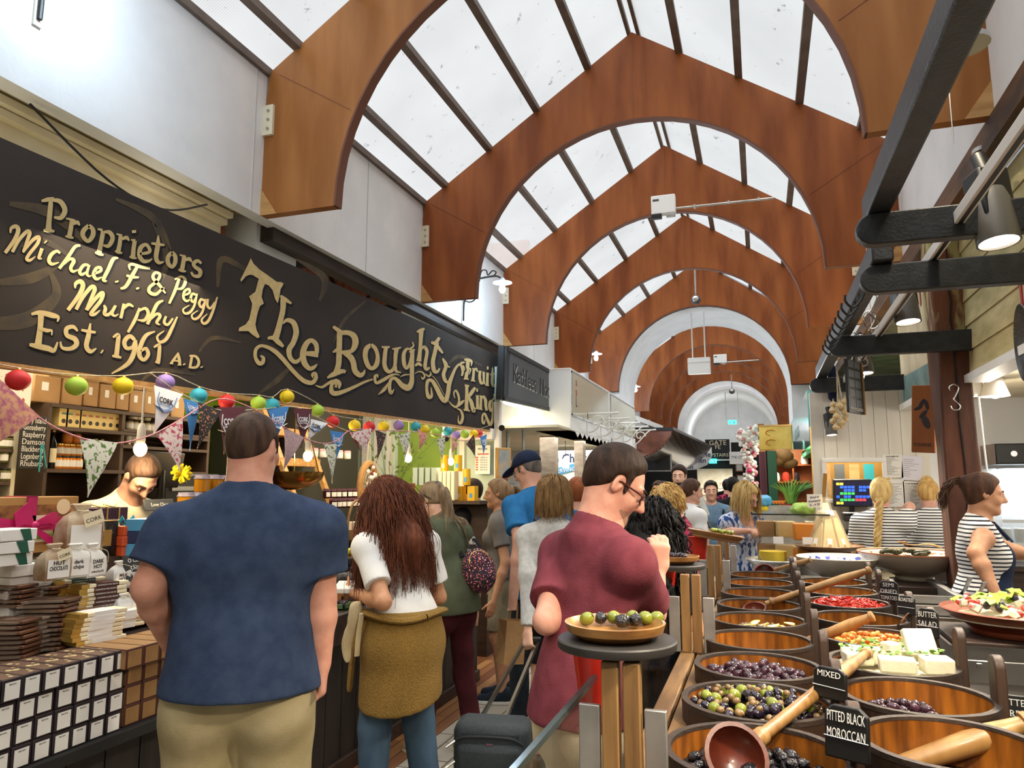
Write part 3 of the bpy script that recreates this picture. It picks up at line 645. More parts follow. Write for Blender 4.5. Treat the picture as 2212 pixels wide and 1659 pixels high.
        rn=np.random.RandomState(int(abs(loc[0]*57+loc[1]*91))+1);c.ripple(.009,[(rn.uniform(-14,14),rn.uniform(-12,12),rn.uniform(-38,38),rn.uniform(0,6))for _ in range(5)])
        B.trousers=c.done('trousers' if end<.3 else 'shorts',m,t)
    if shoes:
        for i in(0,1):
            a=an[i];c=SD(a-[.09,.14,.12],a+[.09,.26,.06],.007);c.cap(a+[0,-.03,-.035],a+[0,.15,-.05],.042,.036,.03);c.cap(a+[0,-.035,.0],a+[0,.05,-.03],.042,.04,.03);c.cut([0,0,a[2]-.079],(0,0,-1),.005)
            o=c.done('shoe',shoes,t)
            g=G();g.slab([(a[0]+x,a[1]+y,0.001)for x,y in((-.036,-.07),(.036,-.07),(.042,.0),(.045,.1),(.035,.17),(0,.188),(-.035,.17),(-.045,.1),(-.042,0))],(0,0,.024));g.done('sole','white_paint' if shoes!='beige_suede' else 'cream',o,bev=.004)
    return B
def hand(d,B,i,el,wr,kind,s):
    sg=(-1,1)[i];a=(wr-el)/np.linalg.norm(wr-el)
    if isinstance(kind,tuple):nrm=np.array(kind[1],float);curl=kind[2];a2=kind[3]if len(kind)>3 else None;a=np.array(a2,float)/np.linalg.norm(a2)if a2 is not None else a
    else:nrm=np.array([-sg,.25,0.]);curl=.28
    nrm=nrm-a*(nrm@a);nrm/=np.linalg.norm(nrm)+1e-9;x=np.cross(a,nrm)*(1)
    thumb=1 if x@np.array([0,1,.3])>0 else-1
    if isinstance(kind,tuple)and len(kind)>4:thumb=kind[4]
    x=x*thumb;k=.85*s
    for j,(o,L)in enumerate(((.030,.074),(.010,.084),(-.011,.078),(-.031,.060))):
        kb=wr+a*.088*k+x*o*k;d.cap(wr+x*o*.45*k+a*.012,kb,.0165*k,.0125*k,.018);p=kb;dr=a;c=curl*(1+.12*j)
        for f_,r in((.46,.0105),(.3,.0095),(.24,.0082)):
            ang=c;dr=dr*math.cos(ang)+np.cross(np.cross(dr,nrm),dr)*math.sin(ang);dr/=np.linalg.norm(dr);q=p+dr*L*f_*k*1.05;d.cap(p,q,r*k,r*.92*k,.005);p=q;c=curl*1.25
    p=wr+a*.02+x*.026*k;t=a*.62+x*.6+nrm*.35
    if curl>.5:t=a*.75+x*.25+nrm*.6
    t/=np.linalg.norm(t);q=p+t*.045*k;d.cap(p,q,.0165*k,.0125*k,.014);t2=t*.85+a*.4+nrm*curl*.5;t2/=np.linalg.norm(t2);q2=q+t2*.034*k;d.cap(q,q2,.0115*k,.0105*k,.006);d.cap(q2,q2+t2*.024*k,.0102*k,.0085*k,.005)
def shell(B,m,t=.010,low=-.045,side=-.02,front=.045,top=0,res=.007,extra=None,lump=0,lf=60,name='hair',tubes=None,sid=0,slope=1.0):
    "hair covering the skull; front = height of the hair line, low = nape"
    Hm=B.Hm;H=lambda x,y,z:B.hc+Hm@(np.array([x,y,z])*B.hs);c=SD(B.hc-.34,B.hc+.3,res)
    c.ell(H(0,-.016,.036+top*.4),np.array((.081+t*.8+sid,.1+t,.092+t+top*.6))*B.hs,Hm,.02);c.ell(H(0,-.035,-.02),np.array((.063+t*.5+sid,.063+t*.6,.077))*B.hs,Hm,.03)
    if extra:extra(c)
    c.cut(H(0,-.03,low),Hm@np.array([0,slope,-1.]),.02 if extra else.05)
    c.ell(H(0,.115,-.042),(.105,.085,.042+front*1.05),Hm,.012,1);c.ell(H(0,.058,-.10),(.13,.062,.105+side),Hm,.012,1)
    c.ell(H(0,.105,.02),(.13,.06,.055),Hm,.02,1)
    if low>-.1 and not extra:
        for q in(-1,1):c.ell(H(q*.086,-.004,-.004),(.03,.022,.036),Hm,.008,1);c.cap(H(q*.072,.022,.04),H(q*.0715,.026,-.012),.0095,.0075,.012)
    if lump:c.ripple(lump,[(lf*rnd(-1,1),lf*rnd(-1,1),lf*rnd(-1,1),rnd(0,6))for _ in range(6)])
    return c.done(name,m,B.t,tubes)
def brows(B,m,h=.024):
    g=G()
    for q in(-1,1):g.tube([V(B.H(q*.012,.0965,h)),V(B.H(q*.03,.092,h+.006)),V(B.H(q*.05,.0765,h+.002))],[.0035,.004,.002],6)
    g.done('eyebrows',m,B.t)
def locks(B,n,L,start,wave=.01,r=.0035,grav=.5,coll=(),spread=1.,seed=1,taper=.3,steps=16,back=0.,inflate=.014,clump=0,dirf=None):
    "hair strands that fall over the skull, neck and shoulders; returns a mesh collector in body space"
    g=G();R_=random.Random(seed);H,Hm=B.H,B.Hm
    cs=[(H(0,-.014,.034),np.array([.079,.098,.09])*B.hs+inflate,Hm),(H(0,.0,-.06),np.array([.064,.068,.08])*B.hs+inflate,Hm)]
    cs+=[(B.tor(0,-.005,.33),np.array([.16,.12,.22])+inflate*.8,B.T),(B.tor(-.12,-.01,.44),np.array([.09,.075,.075]),B.T),(B.tor(.12,-.01,.44),np.array([.09,.075,.075]),B.T)]
    for i in range(n):
        d0=start(R_);p=H(*(np.array([0,-.014,.034])+np.array(d0)*np.array([.08,.1,.092])));l=L*R_.uniform(.75,1.05);st=l/steps
        v=(dirf(R_,d0)if dirf else Hm@np.array([d0[0]*d0[2],d0[1]*d0[2]-back,-.1-d0[0]**2-d0[1]**2]));v=v/np.linalg.norm(v);path=[];ph=R_.uniform(0,6);ax=np.array([R_.uniform(-1,1),R_.uniform(-1,1),.1]);w_=wave*R_.uniform(.5,1.3)
        for k in range(steps+1):
            path.append(p+ax*w_*math.sin(ph+k*.8)*min(1,k/4));v=v+np.array([0,0,-grav])*.35+np.array([R_.uniform(-1,1),R_.uniform(-1,1),0])*.05*spread;v/=np.linalg.norm(v);p=p+v*st
            for c,rr,M in cs:
                q=M.T@(p-c);k0=np.linalg.norm(q/rr)
                if k0<1:p=c+M@(q/max(k0,.05))
        rr=r*R_.uniform(.7,1.3);g.tube([V(x)for x in path],[rr*(1-(1-taper)*(k/steps)**2)for k in range(steps+1)],5,sq=.7)
    return g
def glasses(B,m,rim='thin',w=.0):
    g=G();H=B.H
    for q in(-1,1):
        g.tube([V(H(q*(.033+.024*math.cos(a)),.103-.004*abs(math.cos(a))-.012*(.5+.5*math.cos(a)),-.002+.017*math.sin(a)))for a in[i*PI/8 for i in range(17)]],.0022 if rim=='thin' else.003,6)
        g.tube([V(H(q*.057,.092,.006)),V(H(q*.077,.07,.008)),V(H(q*.083,.0,.012)),V(H(q*.08,-.025,.002))],.0022 if rim=='thin' else.0032,6)
    g.tube([V(H(-.01,.1045,.004)),V(H(0,.109,.006)),V(H(.01,.1045,.004))],.002,6)
    o=g.done('glasses',m,B.t);g=G()
    for q in(-1,1):g.lathe([(.001,0),(.022,0)],V(H(q*.033,.0985,-.002)),14,Mx([list(x)for x in(B.Hm@np.array(Mx.Rotation(-PI/2,3,'X')))]),cap=False)
    g.done('lens','glass',o);return o
# ================================================================ the people
def pd(px,py,D):p=P(px,py,D=D);return(p.x,p.y)
fabric('navy_tee','2c3a55','37455f',22);fabric('khaki','b9ab87','a3956f',7);fabric('white_tee','efefec','dfe0e0',6);mat('denim_blue','4a6680',.9,'33495f',9,(1,1,.4),bump=.3,bsc=300)
mat('waffle','8a6c30',.95,'80622a',110,kind='voro',bump=.35,bsc=150);fabric('olive_tee','4c523f','5b614c',8);fabric('maroon_trousers','4b1c22','3d161b',10);fabric('grey_tee','7a7672','6d6965',14)
fabric('stone_shorts','a39a82','8f866f',12);fabric('blue_polo','2e76ae','2868a0',24);fabric('dark_jeans','2f3944','222a34',12);fabric('grey_marl','c9c9c6','b4b5b4',40);fabric('black_cloth','17171a','202024',9)
fabric('maroon_tee','7b3a44','6c303a',20);fabric('beige_chino','d4c8a8','c4b796',9);fabric('floral_maroon','4a1226','b23a5a',18,lo=.5,hi=.56);fabric('blue_print','c9d2e2','2d4a86',30,(1,1,.5),lo=.47,hi=.53);fabric('denim_vest','6f8ba3','5a7590',24)
mat('stripe','f0eee8',.9);k=MT['stripe'];n,L=k.node_tree.nodes,k.node_tree.links;tc=n.new('ShaderNodeTexCoord');w=n.new('ShaderNodeTexWave');w.bands_direction='Z';w.inputs['Scale'].default_value=14.5;w.inputs['Distortion'].default_value=.6;cr=n.new('ShaderNodeValToRGB');e=cr.color_ramp.elements
e[0].position,e[1].position=.3,.36;e[0].color=(.02,.02,.03,1);e[1].color=(.86,.85,.82,1);L.new(tc.outputs['Object'],w.inputs[0]);L.new(w.outputs['Fac'],cr.inputs[0]);L.new(cr.outputs[0],n['Principled BSDF'].inputs[0])
mat('raglan','d8d0c4',.9,'3d3430',13,(.6,.6,3),lo=.45,hi=.52,det=6);fabric('navy_apron','1a2338','222c44',16);fabric('cream_shirt','ded6bb','cfc6a8',14);mat('beige_suede','b8a584',.85,'a39070',30);mat('leather_bag','2a1d1a',.6)
hairm('hair_brown_short','33251e','523e33');hairm('hair_dark','231812','3a2921');hairm('hair_auburn','4e2a1c','7a4630');hairm('hair_ash','6f5c48','a08a6c');hairm('hair_mouse','7d6248','a1825f');hairm('hair_bob','94744a','6b5032');hairm('hair_black','070606','15110f')
hairm('hair_gold','b98c4c','e0bd7c');hairm('hair_blonde','d9bd80','b4945a');hairm('hair_red','84492a','9c5a36');hairm('hair_pony_brown','3f2a20','5c4030');hairm('hair_grey','56504a','77706a')
sph=lambda a,z:(math.sin(a)*math.sqrt(max(0,1-z*z)),-math.cos(a)*math.sqrt(max(0,1-z*z)),z)
c=pd(543,1000,2.36)
B=person('large man in a navy T-shirt and khaki trousers seen from behind, with a plastic bottle',c,.52,1.855,1.27,'m',0,(-.42,.0),'skin_red',.006,('navy_tee',.62,.985),('khaki',.1,1.12),
    ((P(322,1268,D=2.22),P(372,1395,D=2.42)),(P(692,1290,D=2.36),P(694,1432,D=2.33))),('rest',('g',(-1,-.1,0),.66)),belly=.07,aw=1.16,hd=.95)
shell(B,'hair_brown_short',.007,low=-.035,side=-.005,res=.006);nav=B
c=pd(868,1250,3.58)
B=person('woman with long auburn hair, white T-shirt, jeans and a mustard cardigan tied round her waist',c,1.02,1.665,1.02,'f',.16,(.35,.5),'skin_tan',.007,('white_tee',.72,.92),('denim_blue',.1,1.08),
    ((P(828,1300,D=3.34),P(757,1279,D=3.55)),(P(948,1290,D=3.74),P(870,1290,D=4.0))),('rest','rest'),legs=((-.13,.02,0),(.13,-.05,0)),shoes='beige_suede',aw=1.05)
def ex(c):
    H,t=B.H,B.tor;c.cap(H(0,-.05,.03),t(.0,-.11,.42),.085,.085,.05);c.cap(t(.0,-.11,.42),t(.03,-.12,.25),.065,.03,.05);c.cap(H(-.06,.0,.0),t(-.1,-.02,.44),.045,.04,.04);c.cap(H(.06,.0,.0),t(.12,-.05,.4),.05,.05,.04)
o=locks(B,1500,.6,lambda R_:sph(R_.uniform(-2.3,2.3),R_.uniform(-.1,.99)),wave=.02,r=.0019,inflate=.03,seed=3,back=.1,grav=.6)
shell(B,'hair_auburn',.012,low=-.5,extra=ex,tubes=o,res=.008,lump=.003)
def wrap(B,m,name,z0,z1,g0,g1,slant=(0,0),res=.009,thick=.0):
    c=SD(B.pel+[-.34,-.34,z1-.12],B.pel+[.34,.34,z0+.1],res);c.cap(B.pel+[0,-.01,z0],B.pel+[0,-.01,z1-.1],g0,g1,.03);c.ell(B.pel+[0,-.03,-.06],(g0+.02,g0-.01,.16),None,.04)
    c.ripple(.007,[(rnd(-16,16),rnd(-16,16),rnd(-4,4),rnd(0,6))for _ in range(6)]);c.cut(B.pel+[0,0,z0],(0,0,1),.02);c.cut(B.pel+[0,0,z1],(slant[0],slant[1],-1),.01);return c.done(name,m,B.t)
cg=wrap(B,'waffle','cardigan',.1,-.31,.185,.2,(.22,.1))
g=G();q=B.pel;ring=[V((q[0]+.197*math.sin(a),q[1]-.01-.197*math.cos(a),q[2]+.085+.012*math.sin(3*a)))for a in[i*PI/12 for i in range(25)]];g.tube(ring,.026,8,cap=False,sq=.6);g.done('waistband','waffle',cg)
g=G();g.tube(spline([(q[0]-.1,q[1]+.18,q[2]+.04),(q[0]-.14,q[1]+.2,q[2]-.1),(q[0]-.16,q[1]+.2,q[2]-.3)]),[.03]*12+[.02],8,sq=.5);g.done('tied_sleeve','waffle',cg);aub=B
fabric('canvas','d9c9a4','c9b68e',14)
g=G();a=P(770,1300,D=3.42);b=P(752,1430,D=3.42);g.tube(spline([a,a.lerp(b,.3)+V((0,0,0)),a.lerp(b,.7)+V((-.02,0,0)),b]),[.02,.03,.034,.036,.034,.036,.034,.03,.03,.032,.03,.03,.028,.026,.024,.022,.02,.016,.01],10,sq=.5)
g.tube(spline([a+V((.03,0,-.05)),a.lerp(b,.5)+V((.035,0,0)),b+V((.045,0,.03))]),.014,8,sq=.5);tag(g.done('cloth_bag','canvas'),'folded cream cloth bag hanging at the side of the auburn haired woman','bag')
g=G();a=P(748,1268,D=3.58);g.box(a,(.1,.14,.025),Mx.Rotation(.35,3,'Z')@Mx.Rotation(.15,3,'X'));tag(g.done('notepad','paper',bev=.004),'white folded paper in the hand of the auburn haired woman','paper')
c=(-1.83,4.28)
B=person('woman with a long fair ponytail, olive T-shirt and maroon trousers, wearing a backpack',c,1.12,1.665,.93,'f',.22,(.18,.5),'skin_pale',.007,('olive_tee',.55,.84),('maroon_trousers',.09,.95),
    (None,None),('rest','rest'),legs=((-.13,.1,0),(.11,-.1,0)),shoes='beige_suede')
def ex(c):
    H=B.H;c.ell(H(0,-.1,.035),.035,None,.03)
hd=B.H(0,-.115,.04);g=locks(B,230,.66,lambda R_:(R_.uniform(-.25,.25),-1.1,R_.uniform(-.2,.25)),wave=.006,r=.0026,inflate=.012,seed=5,grav=.9,dirf=lambda R_,d:np.array([R_.uniform(-.12,.12)+.1,-.3,-.9]),spread=.4)
g.tube(spline([V(hd),V(hd)+V((0,-.06,-.06)),V(hd)+V((.02,-.09,-.25)),V(hd)+V((.03,-.09,-.5))]),[.02]*4+[.036]*10+[.02,.016,.01,.006,.002],10)
shell(B,'hair_ash',.01,low=-.06,extra=ex,tubes=g,res=.007)
g=G();h_=V(B.H(0,-.125,.045));g.tube([h_+V(B.Hm@np.array([.022*math.cos(a),0,.022*math.sin(a)]))for a in[i*PI/6 for i in range(13)]],.008,6);g.done('hair_tie','black',B.t)
g=G()
for q in(-1,1):g.tube([V(B.H(q*.03,.085,.085)),V(B.H(q*.07,.04,.075)),V(B.H(q*.087,-.03,.03)),V(B.H(q*.084,-.05,-.02))],.004,6);g.ell(V(B.H(q*.035,.09,.085)),(.026,.012,.018))
g.done('sunglasses','black',B.t)
g=G();g.ell(V(B.H(-.085,.003,-.035)),.006);g.done('earring','chrome',B.t)
for i in(0,1):c=SD(B.tor(0,-.2,.1)-.3,B.tor(0,-.2,.35)+.3,.009);c.cap(B.sh[i],B.sh[i]+(B.el[i]-B.sh[i])*.6,.066,.07,.03,flat=1);c.done('raglan_sleeve','raglan',B.t)
t=thing('backpack','black backpack with a bright flower print on the back of the ponytail woman','backpack',B.t.matrix_basis@V(B.tor(.08,-.2,.16)));t.scale=(.68,.68,.68);t.rotation_euler=(rad(-12),rad(-10),B.t.rotation_euler.z-.35)
mat('flower_print','16131a',.8,'d8483c',75,lo=.0,hi=.6,det=1);k=MT['flower_print'];cr=[x for x in k.node_tree.nodes if x.type=='VALTORGB'][0]
for p_,q_ in((.66,'e7a33a'),(.7,'f0e6e0'),(.55,'5d3b78')):cr.color_ramp.elements.new(p_).color=(*lin(q_),1)
cr.color_ramp.interpolation='CONSTANT'
c=SD((-.25,-.2,-.3),(.25,.2,.3),.009);c.ell((0,0,-.03),(.155,.1,.2),None,.03);c.ell((0,-.05,-.1),(.12,.07,.11),None,.02);c.cut((0,.06,0),(0,1,0),.02);c.done('pack','flower_print',t)
for q in(-.1,.1):
    g=G();g.tube(spline([(q,.06,.12),(q,.2,.26),(q,.34,.12),(q,.3,-.05),(q,.08,-.18)]),.02,8,sq=.4);g.done('strap','black_cloth',t)
g=G();g.tube([(.1*math.cos(a),-.07+.02*math.sin(a),.04+.1*math.sin(a))for a in[i*PI/8 for i in range(9)]],.004,5);g.done('zip','gold',t)
c=pd(1082,1250,5.65)
B=person('lean woman in grey T-shirt and stone shorts, hair tied back, looking left',c,1.78,1.66,.86,'f',.03,(.12,.05),'skin_tan',.007,('grey_tee',.6,.9),('stone_shorts',.52,1.1),((P(1092,1215,D=5.45),P(1066,1300,D=5.35)),None),('rest','rest'),shoes='dark_jeans')
def ex(c):
    c.ell(B.H(0,-.125,.0),(.045,.04,.05),None,.02)
g=locks(B,130,.13,lambda R_:(R_.uniform(-.3,.3),-1.35,R_.uniform(-.2,.2)),wave=.012,r=.002,seed=8,dirf=lambda R_,d:B.Hm@np.array([R_.uniform(-.5,.5),-.8,R_.uniform(-.3,.3)]),spread=2)
shell(B,'hair_mouse',.009,low=-.07,extra=ex,tubes=g,res=.007);brows(B,'hair_mouse')
c=pd(1158,1200,4.95)
B=person('man in a dark cap, glasses and a blue polo shirt, seen from behind',c,1.0,1.855,1.0,'m',.06,(.3,.32),'skin_pink',.008,('blue_polo',.72,.86),('dark_jeans',.09,1.0),((P(1122,1165,D=4.72),P(1106,1318,D=4.62)),None),(('g',(.3,.6,.2),1.0),'rest'),legs=((-.1,.08,0),(.1,-.06,0)),shoes='black_cloth')
shell(B,'hair_grey',.006,low=-.045,res=.008);glasses(B,'steel')
c=SD(B.hc-.22,B.hc+.24,.007);H=B.H;c.ell(H(0,-.012,.05),(.09,.108,.088),B.Hm,.02);c.cut(H(0,0,.035),B.Hm@np.array([0,.1,-1]),.006);c.ell(H(0,.13,.045),(.07,.085,.012),B.Hm@rx(-.25),.015);c.done('cap','navy_apron',B.t);capm=B
g=G()
for q in(-.07,.07):g.tube([V(B.tor(q,.1,.42)),V(B.tor(q,.02,.5)),V(B.tor(q*1.2,-.1,.42)),V(B.tor(q*1.3,-.13,.2))],.012,6,sq=.4)
g.done('bag_strap','black_cloth',B.t)
t=thing('paper_bag','small brown paper bag carried by the man in the blue polo','bag',P(1100,1432,D=4.6))
g=G();w,h,d=.075,.26,.05;vs=[(-w,-d,0),(w,-d,0),(w,d,0),(-w,d,0),(-w,-d,h),(w,-d,h),(w*1.02,d,h),(-w,d,h),(-w*.7,0,h*.5),(w*.7,0,h*.5)]
g.add(vs,[(0,3,2,1),(0,1,5,4),(2,3,7,6),(0,4,8),(4,7,8),(7,3,8),(3,0,8),(1,9,5),(5,9,6),(6,9,2),(2,9,1)]);g.done('bag','kraft',t,0);t.rotation_euler=(0,rad(6),.9)
g=G();g.tube(spline([(-.03,0,h),(-.02,0,h+.1),(.02,0,h+.1),(.03,0,h)]),.006,5);g.done('handle','kraft',t)
c=pd(1196,1250,4.25)
B=person('person with straight blond bobbed hair, grey sweatshirt and black shorts, holding a suitcase',c,.12,1.655,.9,'f',0,(-.35,.1),'skin_pale',.007,('grey_marl',1.9,.84),('black_cloth',.6,1.1),((P(1140,1245,D=4.15),P(1140,1365,D=4.0)),(P(1250,1260,D=4.2),P(1255,1370,D=4.4))),(('g',(.2,.8,-.2),.9),'rest'))
def ex(c):
    c.ell(B.H(0,-.03,-.035),(.098,.1,.11),B.Hm,.03)
g=locks(B,620,.2,lambda R_:sph(R_.uniform(-2.5,2.5),R_.uniform(.1,.99)),wave=.004,r=.0024,inflate=.03,seed=9,grav=.8,spread=.4)
shell(B,'hair_bob',.014,low=-.12,extra=ex,tubes=g,side=-.05);boy=B
txt('stangatt',B.t.matrix_basis@V(B.kn[0]*.25+B.an[0]*.75)+V((.02,-.06,.03)),(1,.1,0),(0,0,1),.012,'tattoo','ink',None).parent=None
bpy.data.objects['tattoo'].parent=B.t;bpy.data.objects['tattoo'].matrix_parent_inverse=B.t.matrix_basis.inverted()
mat('case_grey','3b4347',.7,'30383c',80,bump=.2,bsc=400);mat('case_pipe','23282b',.6)
p=P(1058,1566,D=3.62);t=thing('suitcase','dark grey soft suitcase on wheels with its handle pulled out','suitcase',(p.x,p.y,0),rad(10))
hz=p.z
g=G();g.bb((-.19,0,.05),(.19,.22,hz));g.done('body','case_grey',t,35,.045)
g=G();g.bb((-.165,-.035,.09),(.165,.03,hz-.09));g.done('front_pocket','case_grey',t,35,.03)
for z in(hz-.055,hz-.15):
    g=G();g.tube(spline([(-.17,-.012,z-.02),(-.1,-.014,z),(.1,-.014,z),(.17,-.012,z-.03)]),.006,6);z_=g.done('zip','case_pipe',t);g=G();g.tube([(-.17,-.02,z-.02),(-.21,-.045,z-.045)],.006,6);g.done('zip_puller','steel',z_)
g=G();g.bb((-.018,-.016,hz-.125),(.018,-.004,hz-.085));g.done('badge',mat('badge','5d3a44',.5),t,bev=.003)
u1,u2=P(1143,1405,D=3.95),P(1167,1432,D=3.98);iv=t.matrix_basis.inverted()
for q,u in((-.075,u1),(.05,u2)):
    g=G();g.bar((q,.2,hz-.02),(q*.55+.17,.36,hz+.33),.022,.014);g.done('handle_tube','steel',t)
g=G();g.bar((.115,.36,hz+.34),(.215,.36,hz+.34),.03,.028);g.done('grip','black',t,bev=.008)
for q in(-.15,.15):
    for y in(.03,.19):
        g=G();g.cyl((q-.012,y,.026),(q+.012,y,.026),.026);g.done('wheel','black',t)
c=pd(1262,1300,2.26)
B=person('man with dark hair, glasses and greying stubble in a maroon T-shirt, pinching an olive',c,-.72,1.755,.94,'m',.12,(-.5,.42),'skin_red',.0052,('maroon_tee',.74,.91),('beige_chino',.1,1.1),
    ((P(1180,1342,D=2.2),P(1260,1338,D=2.44)),(P(1412,1325,D=2.42),P(1422,1232,D=2.5))),('rest',('g',(-.75,.3,.1),.62,(.1,.05,1))),aw=.9)
shell(B,'hair_dark',.013,low=-.03,side=-.0,front=.035,res=.0055,lump=.0025,lf=120);brows(B,'hair_dark');glasses(B,mat('tortoise','4a1f18',.25),'thick')
mat('stubble','b58c78',.8,'8c6f62',160,al=.55);c=SD(B.hc-.2,B.hc+.15,.005);H=B.H;k_=B.hs;c.ell(H(0,.03,-.03),np.array((.0635,.0665,.0825))*k_,B.Hm,.03)
for q in(-1,1):c.cap(H(q*.046,.0,-.07),H(q*.012,.064,-.098),.0235*k_,.0225*k_,.025)
c.ell(H(0,.072,-.1),np.array((.0225,.0185,.0185))*k_,B.Hm,.02);c.cut(H(0,.06,-.05),B.Hm@np.array([0,-.55,1.]),.006);c.cut(H(0,.012,0),B.Hm@np.array([0,-1.,-.1]),.006);c.done('stubble','stubble',B.t);mar=B
c=pd(1388,1230,3.2)
B=person('woman with long loose black curls behind the man in maroon',c,-.1,1.53,.95,'f',.12,(-.2,.25),'skin_tan',.009,('black_cloth',.6,.85),('black_cloth',.1,1),(None,None),(None,None),features=False)
def ex(c):
    c.cap(B.H(0,-.05,.0),B.tor(0,-.09,.4),.115,.14,.05);c.cap(B.tor(0,-.1,.4),B.tor(.1,-.1,.25),.13,.08,.05)
g=locks(B,420,.5,lambda R_:sph(R_.uniform(-2.6,2.6),R_.uniform(-.2,.99)),wave=.03,r=.0055,inflate=.05,seed=12,steps=24,back=.1,grav=.5)
shell(B,'hair_black',.03,low=-.5,extra=ex,tubes=g,res=.01,lump=.012)
c=pd(1470,1250,5.1)
B=person('older woman with short golden waved hair in a maroon flowered top, looking down',c,1.95,1.61,1.05,'f',.06,(.0,.5),'skin_pink',.008,('floral_maroon',.7,.8,.02),('black_cloth',.1,1),(None,None),('rest','rest'))
g=locks(B,300,.12,lambda R_:sph(R_.uniform(-2.7,2.7),R_.uniform(-.3,.99)),wave=.014,r=.006,inflate=.035,seed=14,steps=12,spread=1.5)
def ex(c):
    c.ell(B.H(0,-.03,.02),(.1,.11,.1),B.Hm,.03)
shell(B,'hair_gold',.022,low=-.08,extra=ex,tubes=g,lump=.006,lf=50)
c=pd(1494,1160,6.9)
B=person('woman in a white T-shirt with brown hair in a low bun',c,-.95,1.67,1.0,'f',0,(-.2,.15),'skin_pink',.009,('white_tee',.8,.85),('dark_jeans',.1,1),(None,None),(None,None))
def ex(c):
    c.ell(B.H(0,-.13,-.01),.05,None,.02)
shell(B,'hair_pony_brown',.01,low=-.06,extra=ex,lump=.003,lf=120);brows(B,'hair_dark')
g=G();g.tube(spline([V(B.tor(.12,.12,.3)),V(B.tor(.12,.02,.50)),V(B.tor(.05,-.12,.4)),V(B.tor(-.1,-.15,.1)),V(B.tor(-.16,-.1,-.05))]),.008,6);g.done('bag_strap','black_cloth',B.t)
c=pd(1472,1180,7.9);B=person('tall dark haired bearded man walking towards the viewer',c,2.95,1.83,1.0,'m',0,(.1,.05),'skin_pale',.01,('grey_marl',.6,.85),('dark_jeans',.1,1),(None,None),(None,None));shell(B,'hair_dark',.016);brows(B,'hair_dark')
c=SD(B.hc-.2,B.hc+.15,.008);H=B.H;c.ell(H(0,.04,-.085),(.058,.052,.045),B.Hm);c.cut(H(0,0,-.055),B.Hm@np.array([0,.0,1]),.01);c.done('beard','hair_dark',B.t)
c=pd(1540,1180,8.2);B=person('dark haired woman in a denim waistcoat, sunglasses on her head, facing the viewer',c,PI+.12,1.66,1.0,'f',0,(0,.08),'skin_pink',.01,('denim_vest',.2,.85),('black_cloth',.1,1),(None,None),(None,None));shell(B,'hair_dark',.01);brows(B,'hair_dark')
g=G()
for q in(-1,1):g.ell(V(B.H(q*.035,.07,.105)),(.03,.015,.02))
g.done('sunglasses','black',B.t)
g=G();g.tube(spline([V(B.tor(.1,.12,.2)),V(B.tor(.12,.1,.4)),V(B.tor(.12,-.08,.46))]),.025,6,sq=.4);g.tube(spline([V(B.tor(-.1,.12,.2)),V(B.tor(-.12,.1,.4)),V(B.tor(-.12,-.08,.46))]),.025,6,sq=.4);g.done('rucksack_strap','black_cloth',B.t)
c=pd(1602,1180,6.15)
B=person('woman with a blond bob, glasses and a blue printed blouse, looking down at her hands',c,-2.35,1.635,1.02,'f',.05,(.25,.42),'skin_pink',.008,('blue_print',.7,.78,.03),('stone_shorts',.1,1),((P(1568,1150,D=6.05),P(1615,1147,D=5.8)),(P(1645,1150,D=6.2),P(1632,1146,D=5.85))),(('g',(0,.3,-1),.7),('g',(0,.3,-1),.7)))
def ex(c):
    c.ell(B.H(0,-.03,-.03),(.098,.1,.1),B.Hm,.03)
g=locks(B,380,.26,lambda R_:sph(R_.uniform(-2.3,2.3),R_.uniform(.1,.99)),wave=.006,r=.003,inflate=.03,seed=16,grav=.7,spread=.6)
shell(B,'hair_blonde',.014,low=-.11,extra=ex,tubes=g,side=-.05);brows(B,'hair_blonde');glasses(B,'grey_paint')
def apron(B,bib=True,back=True):
    c=SD(B.pel-[.33,.33,.75],B.pel+[.33,.33,.5],.01);w=.2
    if bib:c.ell(B.tor(0,.0,.26),(.13,.142,.17),B.T,.02);c.ell(B.tor(0,.06,.31),(.125,.085,.075),B.T,.04)
    c.cap(B.pel+[0,.0,.0],B.pel+[0,.0,-.5],.19,.21,.05);c.ell(B.tor(0,0,.08),(.16,.128,.15),B.T,.04);c.cut(B.pel+[0,-.01 if bib else-.06,0],(0,-1,0),.01);c.cut(B.pel+[0,0,-.45],(0,0,-1),.01);c.done('apron','navy_apron',B.t)
    g=G()
    for q in(-1,1):g.tube([V(B.tor(q*.09,.13,.4)),V(B.tor(q*.075,.05,.5)),V(B.tor(q*.05,-.06,.51)),V(B.tor(0,-.085,.5))],.012,6,sq=.5)
    ring=[V(B.tor(.17*math.sin(a),-.138*math.cos(a),.06))for a in[-1.9+i*.24 for i in range(17)]];g.tube(ring,.012,6,sq=.5);g.done('apron_strings','navy_apron',B.t)
c=pd(1905,1120,5.6);B=person('blond shop assistant with a braid, striped T-shirt and beige trousers at the till',c,-.35,1.67,.96,'f',.06,(.1,.2),'skin_pink',.008,('stripe',.62,.98),('beige_chino',.1,1.0),(None,(P(1965,1095,D=5.6),P(1950,1108,D=5.75))),('rest','rest'))
def ex(c):
    c.ell(B.H(0,-.07,-.03),(.07,.06,.08),B.Hm,.03)
g=G();q0=B.H(0,-.11,-.07);q1=B.tor(-.02,-.15,.16)
for i in range(3):g.tube([V(q0+(q1-q0)*k/16+np.array([.016*math.sin(k*1.1+i*2.1),-.01+.012*math.cos(k*1.1+i*2.1),-.0]))for k in range(17)],[.016]*13+[.012,.01,.012,.004],7)
shell(B,'hair_blonde',.012,low=-.07,extra=ex,tubes=g);apron(B,False)
